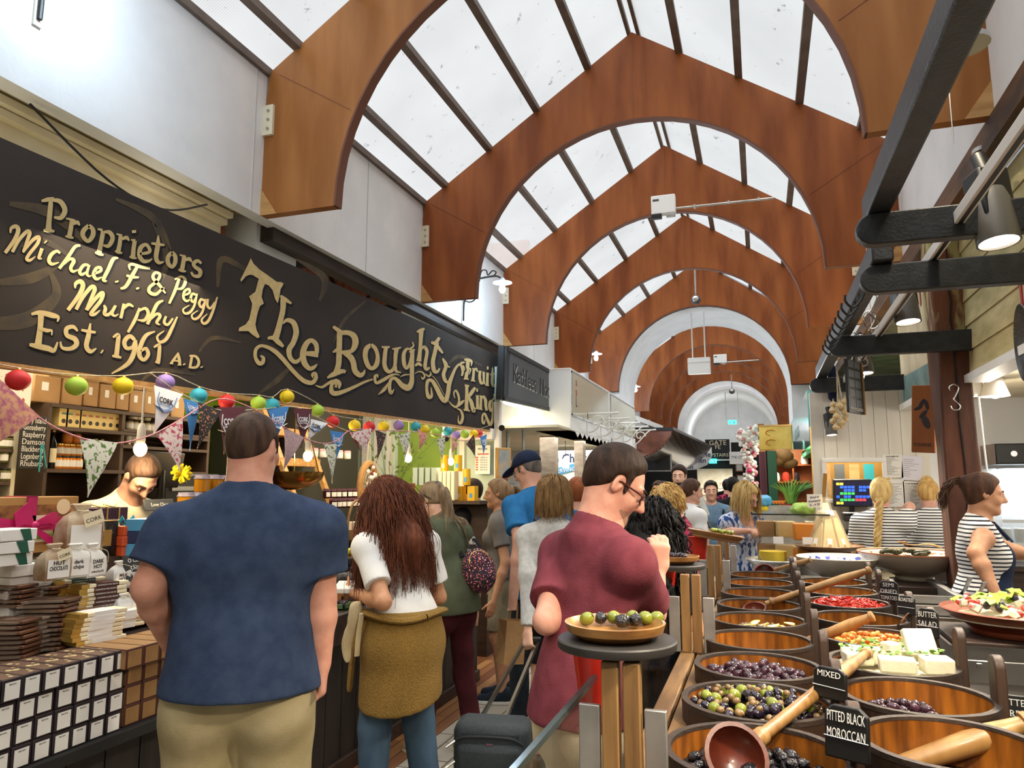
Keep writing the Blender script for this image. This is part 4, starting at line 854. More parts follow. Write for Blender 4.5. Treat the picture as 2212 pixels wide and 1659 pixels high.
c=pd(2012,1120,5.75);B=person('shop assistant with fair hair knotted up, half hidden by the timber post',c,-.05,1.66,1.0,'f',.05,(0,.35),'skin_pink',.009,('stripe',.62,.98),('black_cloth',.1,1.0),(None,None),('rest','rest'),features=False)
def ex(c):
    c.ell(B.H(0,-.03,.125),(.045,.045,.04),None,.015)
shell(B,'hair_gold',.012,low=-.09,extra=ex,lump=.004,lf=100);apron(B,False)
c=pd(2116,1200,4.05);B=person('shop assistant in a striped sleeveless top and navy apron with a dark ponytail, in profile',c,-1.72,1.68,1.02,'f',.05,(.1,.08),'skin_tan',.0065,('stripe',0,.9,.035),('black_cloth',.1,1.0),((P(2185,1190,D=4.25),P(2228,1200,D=4.15)),(P(2108,1195,D=3.84),P(2152,1285,D=3.72))),('rest',('g',(-.3,.3,-1),.5)),aw=1.12)
def ex(c):
    c.ell(B.H(0,-.11,.06),.035,None,.03)
g=locks(B,200,.2,lambda R_:(R_.uniform(-.25,.25),-1.25,R_.uniform(.1,.6)),wave=.014,r=.003,seed=21,dirf=lambda R_,d:B.Hm@np.array([R_.uniform(-.3,.3),-1,R_.uniform(-.1,.3)]),grav=.6,spread=1.5)
shell(B,'hair_pony_brown',.011,low=-.06,extra=ex,tubes=g);brows(B,'hair_pony_brown');apron(B)
B=person('shopkeeper with short dark hair bending over behind the purple gift boxes',tuple(P(238,1030,X=-3.4).xy),-1.75,1.86,1.0,'m',.35,(-.1,.55),'skin_pink',.008,('cream_shirt',.9,.8),('black_cloth',.1,1),(None,None),(None,None));shell(B,'hair_brown_short',.01,res=.007,front=.03);brows(B,'hair_brown_short')
for(px,py,D,fc,h,hm,cl,lab,lo)in((1248,1080,5.75,.15,1.66,'hair_red','blue_polo','person with reddish brown hair just behind the man in the blue polo',-.16),(1436,1100,8.6,-.3,1.64,'hair_dark','black_cloth','dark haired person in black to the right of the man in maroon',-.18),
    (1424,1080,10.5,2.6,1.66,'hair_pony_brown','white_tee','brown haired woman farther off under the dark canopy',-.2),(1585,1090,9.2,.2,1.7,'hair_black','black_cloth','black haired person in black walking away behind the blond bob',-.08),
    (1572,1060,12.5,.1,1.7,'hair_black','floral_maroon','person in a dark checked top walking away near the bright doorway',-.2),(1605,1055,12.0,-.2,1.68,'hair_ash','black_cloth','grey haired person walking away beside the flower garland',-.07),
    (1628,1060,14.5,.3,1.7,'hair_black','dark_jeans','dark haired person under the foot of the flower garland',-.08),(1570,1035,18,.1,1.74,'hair_black','black_cloth','distant dark figure in front of the bright poultry counter',-.07),(1022,1060,7.3,1.3,1.66,'hair_dark','black_cloth','dark haired person whose head shows behind the yellow tins',-.12)):
    B=person(lab,pd(px,py,D),fc,h,1.0,'m',0,(0,.05),'skin_pink',.014,(cl,.7,.85),('dark_jeans',.1,1),(None,None),(None,None),features=False,shoes='black');shell(B,hm,.016,low=lo,res=.012)
mat('pet','f4fafa',.04,tr=1,al=.45,bump=.6,bsc=60)
p=nav.t.matrix_basis@V(nav.wr[1]+(nav.wr[1]-nav.el[1])/np.linalg.norm(nav.wr[1]-nav.el[1])*.082+np.array([-.042,-.03,0]));t=thing('water_bottle','crushed clear plastic water bottle in the hand of the man in navy','bottle',p);t.rotation_euler=(rad(86),0,.52-.15)
g=G();g.lathe([(.006,.058),(.02,.052),(.034,.058),(.034,.05),(.033,.03),(.031,.02),(.034,.008),(.031,-.004),(.034,-.016),(.031,-.028),(.034,-.045),(.024,-.085),(.013,-.1),(.013,-.11)],(0,0,0),18);g.done('body','pet',t);g=G();g.cyl((0,0,-.125),(0,0,-.107),.0145);g.done('screw_cap','white_paint',t)
# ================================================================ the fruit and gift stall on the left
SX=-2.75
t=thing('painted_sign','long black shop sign with cream painted lettering over the left stall','sign',(SX,5,2.5))
q=[P(-60,270,X=SX),P(1077,768,X=SX),P(1077,931,X=SX),P(-60,772,X=SX)];o_=V((SX,5,2.5))
mat('sign_black','35302e',.85,'3d3631',2.2,(1,1,1),det=6,spec=.2)
g=G();g.slab([p-o_ for p in q],(-.04,0,0));g.done('board','sign_black',t)
mat('swirl','5b4c33',.9,'3a332c',7);g=G();fS=lambda x,y:P(x,y,X=SX+.0008)-o_
for pts in([(-20,700,26),(60,690,34),(120,640,22),(110,590,10)],[(20,440,10),(110,460,24),(180,520,10)],[(0,610,14),(70,600,24),(130,570,8)],[(330,480,6),(360,560,14),(330,640,6)],[(470,620,6),(480,560,14),(540,590,8)],[(640,560,4),(700,600,16),(690,650,5)],[(720,740,3),(745,690,8),(790,650,3)],[(560,850,4),(600,820,12),(640,780,4)],[(250,430,6),(330,470,16),(370,540,4)],[(20,540,4),(90,520,14),(160,560,6)],[(430,760,4),(460,730,10),(520,740,3)],[(960,800,3),(990,770,8),(1040,790,3)],[(300,830,4),(340,800,10),(420,810,3)]):ribbon(g,pts,fS,(.0004,0,0),n=8)
g.done('brush_marks','swirl',t)
g=G();g.bar(q[3]-o_+V((-.02,0,-.012)),q[2]-o_+V((-.02,0,-.012)),.05,.022);g.done('bottom_batten','wood_pale',t)
A=(500,540,5.53);Bc=(680,660,7.373);Cc=(880,720,7.54);D4=(0,400,2.962)
LET=[
(D4,"325,90,24 322,140,30 312,240,32 310,290,40;265,102,14 305,92,26 345,82,12;278,288,14 312,290,26 348,296,12;335,95,20 385,105,30 415,160,32 390,208,28 345,205,14"),
(D4,"460,222,26 452,280,28 442,332,30;422,212,10 460,222,16 480,226,10;418,326,12 445,332,20 470,338,10;462,252,12 492,238,26 510,258,8"),
(D4,"568,258,24 535,290,30 530,325,28 562,358,24 592,325,30 594,285,28 568,258,24"),
(D4,"660,292,28 648,360,28 632,438,32;625,280,10 655,288,18;608,430,12 636,440,20 662,447,10;662,300,14 700,302,26 720,340,28 695,388,24 660,384,12"),
(D4,"772,322,24 765,380,26 755,428,28;745,312,10 780,322,14;736,420,12 756,430,18 782,434,10;778,348,12 808,335,24 826,356,8"),
(D4,"862,355,26 854,410,26 850,462,30;838,350,10 866,352,14;828,458,12 852,464,18 874,468,10;856,288,26 858,306,26"),
(D4,"895,440,16 945,432,20 958,415,22 935,380,20 900,400,28 892,450,28 915,485,26 950,485,18 974,470,6"),
(D4,"1012,322,8 1010,380,28 998,460,28 1015,495,24 1048,490,8;968,372,12 1010,378,20 1052,384,12"),
(D4,"1100,430,22 1075,460,26 1076,500,26 1100,524,20 1120,495,26 1120,455,26 1100,430,22"),
(D4,"1178,452,26 1172,500,26 1162,548,28;1150,446,10 1185,456,14;1142,540,12 1165,548,18 1190,552,10;1182,482,12 1210,472,24 1226,492,8"),
(D4,"1288,502,14 1266,484,20 1240,498,24 1246,522,22 1280,548,26 1274,580,24 1240,580,18 1222,556,14"),
(D4,"66,306,10 72,275,20 102,264,26 116,290,28 92,350,26 32,434,22;78,428,20 120,352,22 170,298,24 190,306,24 176,350,22 150,424,18;146,430,14 205,355,22 246,332,24 240,372,22 190,436,22 170,472,20 192,480,18 226,456,6"),
(D4,"268,404,22 256,440,22 248,466,18 268,470,8;288,360,22 294,366,22"),
(D4,"384,436,14 362,422,18 328,444,24 312,482,24 332,505,20 376,494,6"),
(D4,"514,386,14 480,394,20 440,452,22 378,534,20;408,506,12 448,472,18 472,486,24 452,528,22 466,552,18 502,540,6"),
(D4,"566,512,16 536,512,20 510,548,22 520,572,18 556,556,14;572,510,14 556,560,18 566,582,14 586,578,6"),
(D4,"606,566,14 644,548,18 642,528,18 616,532,20 598,570,22 616,600,20 652,588,6"),
(D4,"756,466,8 724,474,24 692,540,24 662,604,22 684,614,8;745,612,22 748,622,22"),
(D4,"960,532,14 900,522,22 850,506,18 826,514,16 832,544,8;880,518,18 850,570,24 806,646,22 770,662,12;808,578,14 850,588,18 888,590,10;878,655,20 882,666,20"),
(D4,"1058,692,10 1020,640,20 978,592,20 994,560,18 1022,572,18 1006,612,18 958,652,20 956,684,22 996,698,20 1036,664,14 1052,660,8"),
(D4,"1148,590,16 1122,668,20 1082,758,14;1118,604,10 1160,584,14 1186,612,20 1166,658,18 1126,664,8"),
(D4,"1180,704,12 1212,688,14 1208,664,14 1180,680,16 1174,722,16 1196,742,14 1222,724,5"),
(D4,"1250,702,14 1232,694,14 1220,724,16 1236,748,14 1256,716,12;1260,694,12 1244,768,14 1216,812,16 1182,820,14 1172,794,10 1212,768,5"),
(D4,"1304,738,14 1286,730,14 1274,758,16 1290,782,14 1310,750,12;1314,728,12 1298,802,14 1270,846,16 1238,856,14 1228,830,10 1266,802,5"),
(D4,"1330,728,14 1326,768,16 1346,788,14 1374,748,10;1390,716,10 1364,800,16 1334,866,18 1304,886,16 1290,860,12 1326,824,5"),
(D4,"480,660,10 484,630,22 514,616,28 530,644,30 504,706,28 434,800,24;486,796,22 530,716,24 584,652,26 606,664,26 590,710,24 552,800,20;556,800,16 618,718,24 656,690,26 646,736,24 596,800,24 580,826,20 606,826,18 640,800,6"),
(D4,"664,768,12 674,790,22 668,824,22 700,824,20 742,770,12;738,772,18 716,818,20 734,836,14 758,824,6"),
(D4,"792,758,18 782,810,20 772,852,20;784,798,12 820,764,20 854,778,10"),
(D4,"892,786,12 866,856,22 818,942,16;876,812,12 928,788,18 948,822,22 924,864,20 880,862,8"),
(D4,"1044,738,10 1006,760,22 972,828,22 942,890,20;964,858,12 1002,824,18 1024,838,20 1002,878,18 1024,894,6"),
(D4,"1062,838,14 1050,878,18 1074,892,16 1106,852,12;1134,842,10 1102,910,20 1064,984,22 1022,1004,18 1006,968,14 1050,932,6"),
(D4,"262,812,40 258,900,34 242,1030,44;200,826,16 255,815,28 330,832,34 372,845,20 366,874,8;250,915,20 300,930,24 330,930,12 330,960,8;188,1020,18 240,1030,34 310,1046,34 345,1058,24 368,1004,10"),
(D4,"496,934,12 468,906,24 426,918,28 428,960,28 478,984,32 488,1020,32 450,1046,26 398,1040,20 386,1000,10"),
(D4,"578,884,10 566,960,30 552,1030,30 578,1064,26 616,1044,8;520,926,14 566,936,20 612,942,14;648,1062,26 656,1068,26"),
(D4,"722,974,12 756,958,24 752,1020,28 744,1096,30;718,1092,14 746,1096,20 776,1104,12"),
(D4,"862,992,22 830,966,26 796,1000,28 808,1042,24 848,1036,22 866,996,26;866,990,20 862,1054,30 820,1140,28 714,1206,8"),
(D4,"992,936,8 934,962,24 898,1032,28 892,1090,28 920,1118,22 948,1082,24 932,1044,20 902,1064,12"),
(D4,"984,1038,12 1018,1022,20 1018,1080,24 1010,1134,26;994,1130,14 1022,1140,12"),
(D4,"1142,1072,10 1118,1108,16 1094,1140,14;1138,1076,12 1146,1112,20 1150,1148,18;1108,1122,10 1148,1126,10;1086,1140,10 1108,1142,8;1136,1150,8 1160,1150,8;1176,1142,16 1180,1150,16"),
(D4,"1228,1094,16 1214,1172,16;1212,1092,12 1252,1096,16 1272,1130,18 1256,1164,16 1208,1166,12;1288,1160,16 1292,1168,16"),
(A,"590,545,14 615,600,60 612,720,62 582,850,62 552,970,70 522,1060,80;585,545,25 640,590,45 716,640,22;432,1055,28 500,1050,50 560,1100,60 620,1155,30;612,880,16 665,838,45 740,870,62 772,980,66 740,1100,60 688,1190,62 698,1280,54 750,1335,48 800,1320,40 820,1278,10"),
(A,"888,1235,50 1036,1245,75;1020,1230,45 1010,1130,55 950,1080,50 888,1130,64 852,1240,68 872,1350,68 930,1415,50 985,1400,40 1024,1362,8"),
(A,"345,1262,16 380,1290,38 370,1345,45 325,1350,50 285,1280,40 292,1190,40 350,1145,36 440,1165,42 530,1220,52 620,1310,52 740,1450,48 860,1560,52 960,1585,50 1008,1530,45 998,1475,40 966,1490,34 972,1530,8"),
(Bc,"395,420,80 390,600,85 385,800,85 375,950,85 335,1065,80;292,335,42 345,375,60 430,430,60;400,435,70 540,435,75 630,500,95 642,620,95 580,725,64 430,745,55;285,745,24 350,710,60 400,700,60;196,1152,26 280,1105,70 370,1060,84 450,1045,60 488,1062,46;460,765,40 555,810,90 610,900,88 640,1040,88 720,1110,74 778,1075,48 796,1020,10"),
(Bc,"895,625,55 820,690,78 803,820,76 850,960,72 920,1000,58 985,930,74 1000,800,60 960,680,60 895,625,55"),
(Bc,"1065,655,22 1130,670,48 1194,655,22;1132,670,60 1115,800,64 1110,950,68 1160,1045,62 1230,1035,52 1275,950,52 1285,800,62 1302,690,66;1232,690,20 1300,690,42 1374,664,18;1280,960,50 1296,1045,46 1374,1066,18"),
(Bc,"1552,580,22 1572,640,26 1520,690,32 1460,695,42 1415,780,58 1422,930,62 1460,1000,44 1510,930,46 1540,800,40;1552,700,66 1548,860,66 1546,1060,66 1540,1220,74 1490,1305,98 1400,1280,84 1320,1195,62 1258,1155,48 1203,1200,48 1190,1320,52 1215,1395,46 1262,1330,8;1500,740,16 1560,720,40 1590,695,16"),
(Bc,"1692,400,80 1686,550,60 1672,750,60 1655,890,78;1622,422,24 1690,395,56 1748,368,28;1598,962,24 1650,925,50 1704,962,28;1695,700,20 1740,660,48 1786,730,52 1766,870,52 1756,970,56 1782,1018,46 1828,985,28"),
(Bc,"1852,585,36 1920,595,56 1984,510,44;1946,590,64 1910,750,60 1880,900,64 1900,1035,64 1950,1055,42 1990,1000,24;1950,640,46 2000,710,46 2038,760,28"),
(Cc,"572,408,26 622,500,64 622,560,56 588,670,58 618,775,54 665,800,36;620,525,30 692,552,22;884,694,30 900,620,38 862,505,36 790,560,38 730,690,52 680,830,68 660,980,68 618,1095,74 555,1045,74 470,880,68 400,772,54 330,782,52 314,920,48 345,1035,62 396,1015,42 384,880,12;868,488,36 905,475,34 942,472,10;905,520,24 925,570,22 930,610,6"),
(Cc,"985,440,58 976,600,56 952,730,52;916,748,18 955,735,36 998,752,18;926,430,30 985,432,48 1045,460,38 1038,534,8;985,570,32 1028,590,28 1004,672,8"),
(Cc,"1082,575,40 1076,680,40 1066,765,46;1054,570,14 1090,580,16;1036,776,16 1068,768,24 1106,784,16;1080,605,26 1122,580,38 1138,634,10"),
(Cc,"1182,612,44 1176,720,44 1200,810,42 1240,790,30 1242,640,40;1154,614,14 1206,620,12;1218,628,12 1258,634,12;1244,780,36 1264,838,10"),
(Cc,"1306,645,40 1302,760,42 1300,845,48;1282,644,12 1324,650,10;1272,846,16 1332,854,14;1308,540,28 1308,590,30"),
(Cc,"1386,556,14 1386,680,46 1380,800,44 1404,862,42 1430,815,8;1346,672,22 1420,660,20"),
(Cc,"965,840,64 966,900,50 966,1050,56 962,1180,56 966,1250,62;934,840,26 1008,862,22;916,1248,24 966,1245,40 1018,1268,18;1104,882,38 1050,960,58 985,1050,42;995,1040,36 1040,1120,60 1064,1220,62 1084,1268,52 1102,1205,10"),
(Cc,"1140,1010,44 1140,1130,42 1140,1222,50;1112,1014,14 1164,1030,12;1108,1222,16 1170,1236,14;1136,900,28 1136,952,28"),
(Cc,"1202,1015,42 1196,1130,40 1192,1232,46;1176,1012,14 1214,1026,12;1166,1228,16 1224,1246,14;1208,1065,24 1240,1030,36 1272,1090,48 1276,1180,44 1292,1258,40"),
(Cc,"1404,986,16 1416,1040,26 1390,1090,28;1385,1092,28 1346,1120,44 1340,1210,44 1366,1262,36 1396,1190,26;1398,1115,44 1396,1240,42 1390,1400,46 1350,1488,48 1300,1400,42 1260,1310,32 1224,1340,30 1224,1440,34 1250,1468,28 1266,1400,8"),
(Cc,"776,1060,10 756,980,22 790,930,28 830,1010,38 840,1110,32 800,1198,36 730,1170,26 668,1098,8;826,1198,8 880,1130,48 932,1088,8;806,1225,16 870,1260,32 900,1360,42 870,1458,48 830,1440,28 830,1340,8"),
(Cc,"124,655,10 180,625,18 250,640,24 280,700,26 250,745,26 228,708,12;290,658,12 340,700,26 382,668,26 368,622,8;402,690,8 480,780,12 600,1004,6"),
(Bc,"8,1268,12 110,1300,36 220,1235,42 320,1190,52 392,1240,62 384,1324,22;332,1306,36 338,1232,38 270,1262,48 270,1372,74 340,1400,74 480,1360,58 640,1290,46 800,1215,36 924,1174,22"),
(Bc,"1002,1152,16 998,1108,30 958,1132,42 976,1232,42 1080,1190,52 1200,1120,42 1280,1095,26 1352,1112,8;1362,1136,10 1430,1105,22 1512,1100,12;1172,1228,8 1110,1330,52 1008,1422,8"),
]
mat('sign_cream','d3bc87',.85,'c8b07c',30,spec=.2);mat('sign_shadow','20232a',.9,spec=.2)
TP=[(230,100),(265,165),(330,230),(430,300),(540,380),(600,385),(622,405),(585,470),(572,560),(552,638),(522,590),(490,480),(445,425),(400,405),(372,470),(360,560),(385,640),(340,668),(318,730),(300,800),(285,890),(300,960),(338,1035),(312,1055),(260,1020),(200,968),(86,970),(92,930),(170,890),(212,830),(240,700),(246,640),(210,555),(285,500),(325,345),(255,300),(215,295),(170,315),(115,380),(108,352),(150,270),(200,170)]
for m,off,ws,dd in(('sign_shadow',.0016,1.15,1),('sign_cream',.003,1.0,0)):
    f=lambda x,y:P(x,y,X=SX+off)-o_
    for bi,(cr,st)in enumerate(LET):
        g=G();w_=1.02
        for si,s in enumerate(st.split(';')):
            f=lambda x,y:P(x,y,X=SX+off+.0004*si)-o_
            pts=[tuple(float(v)for v in p.split(','))for p in s.split()]
            pts=[(cr[0]+x/cr[2],cr[1]+y/cr[2],w*w_/cr[2]*ws+(1.6 if dd else 0))for x,y,w in pts]
            dx=(4 if cr is A else 3.4 if cr is Bc else 3 if cr is D4 else 2.6)*dd;ribbon(g,pts,f,(.0006,0,0),1,(dx,dx*.9),6)
        g.done('painted_shadow' if dd else 'painted_letter',m,t,0)
    g=G();g.slab([f(A[0]+x/A[2]+4.5*dd,A[1]+y/A[2]+4*dd)for x,y in TP],(.0006,0,0));g.done('painted_shadow' if dd else 'painted_letter',m,t,0)
wall('wall_stall_back',(-5.0,.5,0),(-4.9,7.6,2.75),'cream','pale back wall of the left stall')
wall('wall_stall_end',(-5.0,7.6,0),(-2.72,7.7,2.9),mat('mint','cfe0d2',.6,'c3d6c8',3),'pale mint panelled end wall of the left stall')
struct(tag(G().bb((-4.9,.5,2.72),(-2.8,7.6,2.76)).done('ceiling_stall','cream'),'cream ceiling inside the left stall','ceiling'))
struct(tag(G().bb((-3.0,.4,0),(-2.9,.5,2.9)).bb((-5,.4,0),(-2.6,.5,2.9)).done('wall_stall_near','cream'),'near end wall of the left stall','wall'))
mat('lime','95b41f',.5,'8aa81a',3);mat('leafgreen','8fae4a',.5,'84a343',3)
g=G();g.bb((-4.9,4.55,0),(-4.86,6.1,2.72));tag(g.done('lime_panel','lime'),'lime green wall panel behind the man in navy','panel')
g=G();g.cyl((-4.8,5.02,0),(-4.8,5.02,2.72),.03);tag(g.done('pipe','white_paint'),'white pipe up the lime green panel','pipe')
a,b=P(862,960,Y=7.58),P(985,960,Y=7.58);g=G();g.bb((a.x,7.56,0),(b.x,7.6,2.5));tag(g.done('green_panel','leafgreen'),'leaf green panel on the end wall among white battens','panel')
for i,px in enumerate((790,815,842,1000,1075)):
    a=P(px,960,Y=7.56);g=G();g.bb((a.x-.03,7.53,0),(a.x+.03,7.6,2.5));tag(g.done('batten','white_paint'),'white upright batten on the end wall of the stall, '+place(5,i),'batten','battens on the end wall')
lamp('AREA',(-3.6,2.6,2.6),42,(1,.84,.6),(-3.5,2.6,0),(.9,2.6),name='stall_fill');lamp('AREA',(-3.4,5.6,2.6),46,(1,.86,.64),(-3.4,5.6,0),(.8,2.8),name='stall_fill')  # unseen area lights added under the stall ceiling to brighten the shelves
mat('counter_dark','2a211c',.6,'1c1613',6,(3,3,.5),bump=.1)
t=thing('stall_counter','long dark boarded counter of the left stall stacked with goods','counter',(-2.5,3.4,0))
g=G()
for y in np.arange(.6,5.9,.16):g.bb((.2,y-3.4+.002,.08),(.22,min(y+.156,5.9)-3.4,.74))
g.bb((-.45,-2.8,0),(.2,2.5,.74));g.done('base','counter_dark',t)
g=G();g.bb((-.45,-2.8,.0),(.24,2.52,.1));g.done('plinth','wood_dark',t,bev=.006)
g=G();g.bb((-.45,-2.8,.735),(.42,-.6,.775));g.done('box_ledge','black_matt',t,bev=.004)
g=G();g.bb((-.7,-2.8,.775),(.17,-.75,1.0));g.done('raised_step','wood_dark',t,bev=.004)
g=G();g.bb((-.7,-.6,.74),(.3,2.5,.9));g.done('counter_top','wood_dark',t,bev=.008)
g=G();g.box((.43,-.88,.73),(.004,.02,.1));g.done('price_clip','white_paint',t)
bx=lambda d:G().box((0,0,0),d)
def stack(root,n,base,step,labelf,jit=.006,rj=.05):
    for k in range(n):
        loc=V(base)+V(step)*k+V((rnd(-jit,jit),rnd(-jit,jit),0))
        o=root if k==0 else dup(root)
        o.location=loc;o.rotation_euler.z+=rnd(-rj,rj);o['label']=labelf(k)
mat('box_dark','2b2228',.5);mat('box_dark_top','d8c890',.5,'6b5040',34,kind='voro',lo=.3,hi=.34);mat('label_white','f0eee9',.6)
r0=thing('gift_box','x','box',group='dark boxes with white end labels')
g=bx((.2,.062,.064));g.done('carton','box_dark',r0,bev=.002)
g=G();g.box((.1005,0,-.002),(.001,.046,.05));lb=g.done('end_label','label_white',r0);txt('BISCUITS',(.1015,0,.016),(0,1,0),(0,0,1),.004,'small_print','ink',lb,fit=.025,ext=.0002)
g=G();g.box((0,0,.0325),(.19,.056,.001));g.done('printed_top','box_dark_top',r0)
first=True
for row in range(4):
    for col in range(8):
        y=P(268,1490,X=-2.1).y-.033-col*.066;loc=(-2.2+(.012 if row==3 else 0)+rnd(-.004,.004),y+(.008 if row==3 else rnd(-.002,.002)),.808+row*.0675)
        lab='white-ended dark box, %s, %s'%(('bottom row','second row up','third row up','top row')[row],'at the right end' if col==0 else '%s from the right end'%ORD[col])
        if first:r0.location=loc;r0['label']=lab;first=False
        else:dup(r0,loc,label=lab)
mat('box_brown','a47c4c',.6,'8f6a3e',8);mat('box_edge','4a1f1c',.6)
r0=thing('chocolate_box','x','box',group='brown boxes with dark red edges')
g=bx((.2,.072,.066));g.done('carton','box_edge',r0,bev=.002);g=G();g.box((.1005,0,0),(.002,.058,.054));g.box((0,0,.0335),(.196,.068,.001));g.box((0,-.0365,0),(.196,.001,.06));g.done('printed_faces','box_brown',r0)
y0=P(272,1500,X=-2.1).y;first=True
for row in range(4):
    for col in range(5):
        loc=(-2.21+(.045 if row==3 else 0),y0+.042+col*.0755-(.05 if row==3 else 0),.809+row*.0675);lab='brown box with dark red edges in the %s, %s'%(('bottom row','second row up','third row up','top row')[row],place(5,col))
        if first:r0.location=loc;r0['label']=lab;first=False
        else:dup(r0,loc,label=lab)
mat('choc','4a3022',.4,'6b4630',20,rv=.3);mat('cello','c9b8a4',.08,al=.3)
r0=thing('chocolate_slab','x','chocolate',group='slabs of chocolate in cellophane');g=bx((.14,.09,.012));g.done('slab','choc',r0,bev=.003)
g=G();g.lathe([(.001,-.009),(.105,-.004),(.108,.002),(.001,.0085)],n=4,M=Mx.Rotation(PI/4,3,'Z'),sy=.72);g.done('cellophane','cello',r0)
first=True
for(px,py,n,z,rz,nm)in((108,1395,11,1.0,.25,'tall front stack'),(20,1425,9,1.0,.3,'left front stack'),(25,1305,5,1.12,.1,'back left stack'),(95,1305,5,1.12,.0,'back right stack'),(170,1345,4,1.03,.2,'small stack beside the white bars')):
    p=P(px,py,X=-2.42 if py>1340 else-2.55)
    for k in range(n):
        loc=V((p.x,p.y,max(1.006,p.z)+.016*k))+V((rnd(-.008,.008),rnd(-.008,.008),0));lab='slab of chocolate in cellophane, %s of the %s'%('at the bottom' if k==0 else 'on top' if k==n-1 else ORD[k]+' up',nm)
        if first:r0.location=loc;r0.rotation_euler.z=rz;r0['label']=lab;first=False
        else:dup(r0,loc,rz+rnd(-.12,.12),lab)
def bars(px,py,X,n,band,nm,L=.17,grp='wrapped chocolate bars'):
    r0=thing('chocolate_bar','x','chocolate',group=grp);p=P(px,py,X=X)
    g=bx((.08,L,.014));g.done('wrapper','cream_paper',r0,bev=.003)
    g=G();g.box((0,-.0,0),(.0815,L*.52,.0152));b=g.done('band',band,r0)
    if band!='label_white':txt('HANDMADE IN CORK, IRELAND',(.0412,0,0),(0,1,0),(0,0,1),.0055,'lettering','chalk_white',b,fit=.08,ext=.0002)
    g=G();g.box((0,-L*.5,0),(.081,.03,.0148));g.done('foil_end','gold',r0)
    for k in range(n):
        loc=p+V((rnd(-.006,.006),rnd(-.01,.01),.0155*k));lab='chocolate bar with a %s band, %s of its stack'%(nm,'bottom' if k==0 else 'top' if k==n-1 else ORD[k]+' up')
        if k==0:r0.location=loc;r0.rotation_euler.z=-.2;r0['label']=lab
        else:dup(r0,loc,-.2+rnd(-.06,.06),lab)
mat('band_green','1f4a3e',.5);mat('band_brown','4a2620',.5)
bars(172,1288,-2.5,5,'band_green','dark green');bars(212,1306,-2.42,6,'band_brown','dark brown');bars(205,1380,-2.3,7,'label_white','white front');bars(255,1350,-2.34,4,'label_white','white rear')
mat('ribbon_green','1d5a45',.4);r0=thing('ribboned_box','x','box',group='white boxes tied with green ribbon')
g=bx((.22,.26,.042));g.done('carton','label_white',r0,bev=.003);g=G()
g.slab([(.111,.02,-.021),(.111,.06,-.021),(.111,.1,.021),(.111,.06,.021)],(.001,0,0));g.slab([(.0,-.02,.0215),(.04,-.02,.0215),(.11,.06,.0215),(.11,.1,.0215)],(0,0,.001));g.done('ribbon','ribbon_green',r0)
p=P(50,1275,X=-2.62)
stack(r0,7,(p.x,p.y,1.03),(0,0,.0445),lambda k:'white box tied with green ribbon, %s of the stack under the hamper'%('bottom' if k==0 else 'top' if k==6 else ORD[k]+' up'))
r1=thing('small_ribboned_box','x','box',group='small white boxes with green leaves');g=bx((.12,.14,.04));g.done('carton','label_white',r1,bev=.003);g=G();g.slab([(.061,.02,-.02),(.061,.05,-.02),(.061,.04,.02),(.061,.0,.02)],(.001,0,0));g.done('ribbon','ribbon_green',r1)
p=P(12,1135,X=-2.5);stack(r1,3,(p.x,p.y,1.345),(0,0,.042),lambda k:'small white box with a green leaf at the left edge, %s of three'%('bottom','middle','top')[k])
mat('pink','d4246e',.35,'b81a5c',12);mat('shred','a9713f',.9,'6b4326',30)
p=P(60,1135,X=-2.66);t=thing('hamper_box','kraft gift hamper with a window and a big pink ribbon','hamper',(p.x,p.y,1.345));w,h=.21,.21
g=G();g.bb((-.08,-w,0),(.04,w-.03,h));g.done('carton',mat('hamper','b98a4d',.6),t,bev=.003)
g=G();g.bb((.0405,-w+.03,.03),(.042,w-.07,h-.03));o=g.done('window','shred',t)
g=G();g.box((.044,.02,.09),(.004,.1,.1));g.done('card_inside','cream_paper',o);g=G();g.box((.047,.03,.06),(.003,.08,.02));g.done('green_packet','leafgreen',o)
g=G();g.lathe([(.03,0),(.03,.002)],(.0425,.11,h-.04),18,Mx.Rotation(PI/2,3,'Y'));g.done('round_sticker',mat('sticker','f3d9b0',.6),t)
g=G();g.bb((.043,-.045,0),(.046,-.005,h+.002));g.bb((-.08,-.045,h),(.046,-.005,h+.003));g.strip([(.05,-w,.15),(.06,-.02,.11),(.052,w-.05,.145)],[(.05,-w,.1),(.06,-.02,.085),(.052,w-.05,.085)],(.003,0,0))
for s in(-1,1):g.strip([(.06,-.025,.115),(.08,-.025+s*.05,.17-.02*s),(.07,-.025+s*.09,.15),(.06,-.02,.1)],[(.06,-.025,.1),(.075,-.025+s*.05,.11),(.07,-.025+s*.08,.1),(.06,-.02,.09)],(.004,0,0))
g.strip([(.062,-.02,.1),(.066,.03,.07),(.06,.07,.045)],[(.062,-.03,.085),(.066,.02,.045),(.06,.06,.015)],(.003,0,0));g.done('ribbon','pink',t)
g=G();g.ell((.065,-.025,.105),(.014,.018,.016));g.done('knot','pink',t)
mat('bag_clear','c9b79c',.25,'8c6a4a',9,al=.85);mat('bag_white','dcdad4',.45,'cfccc4',9)
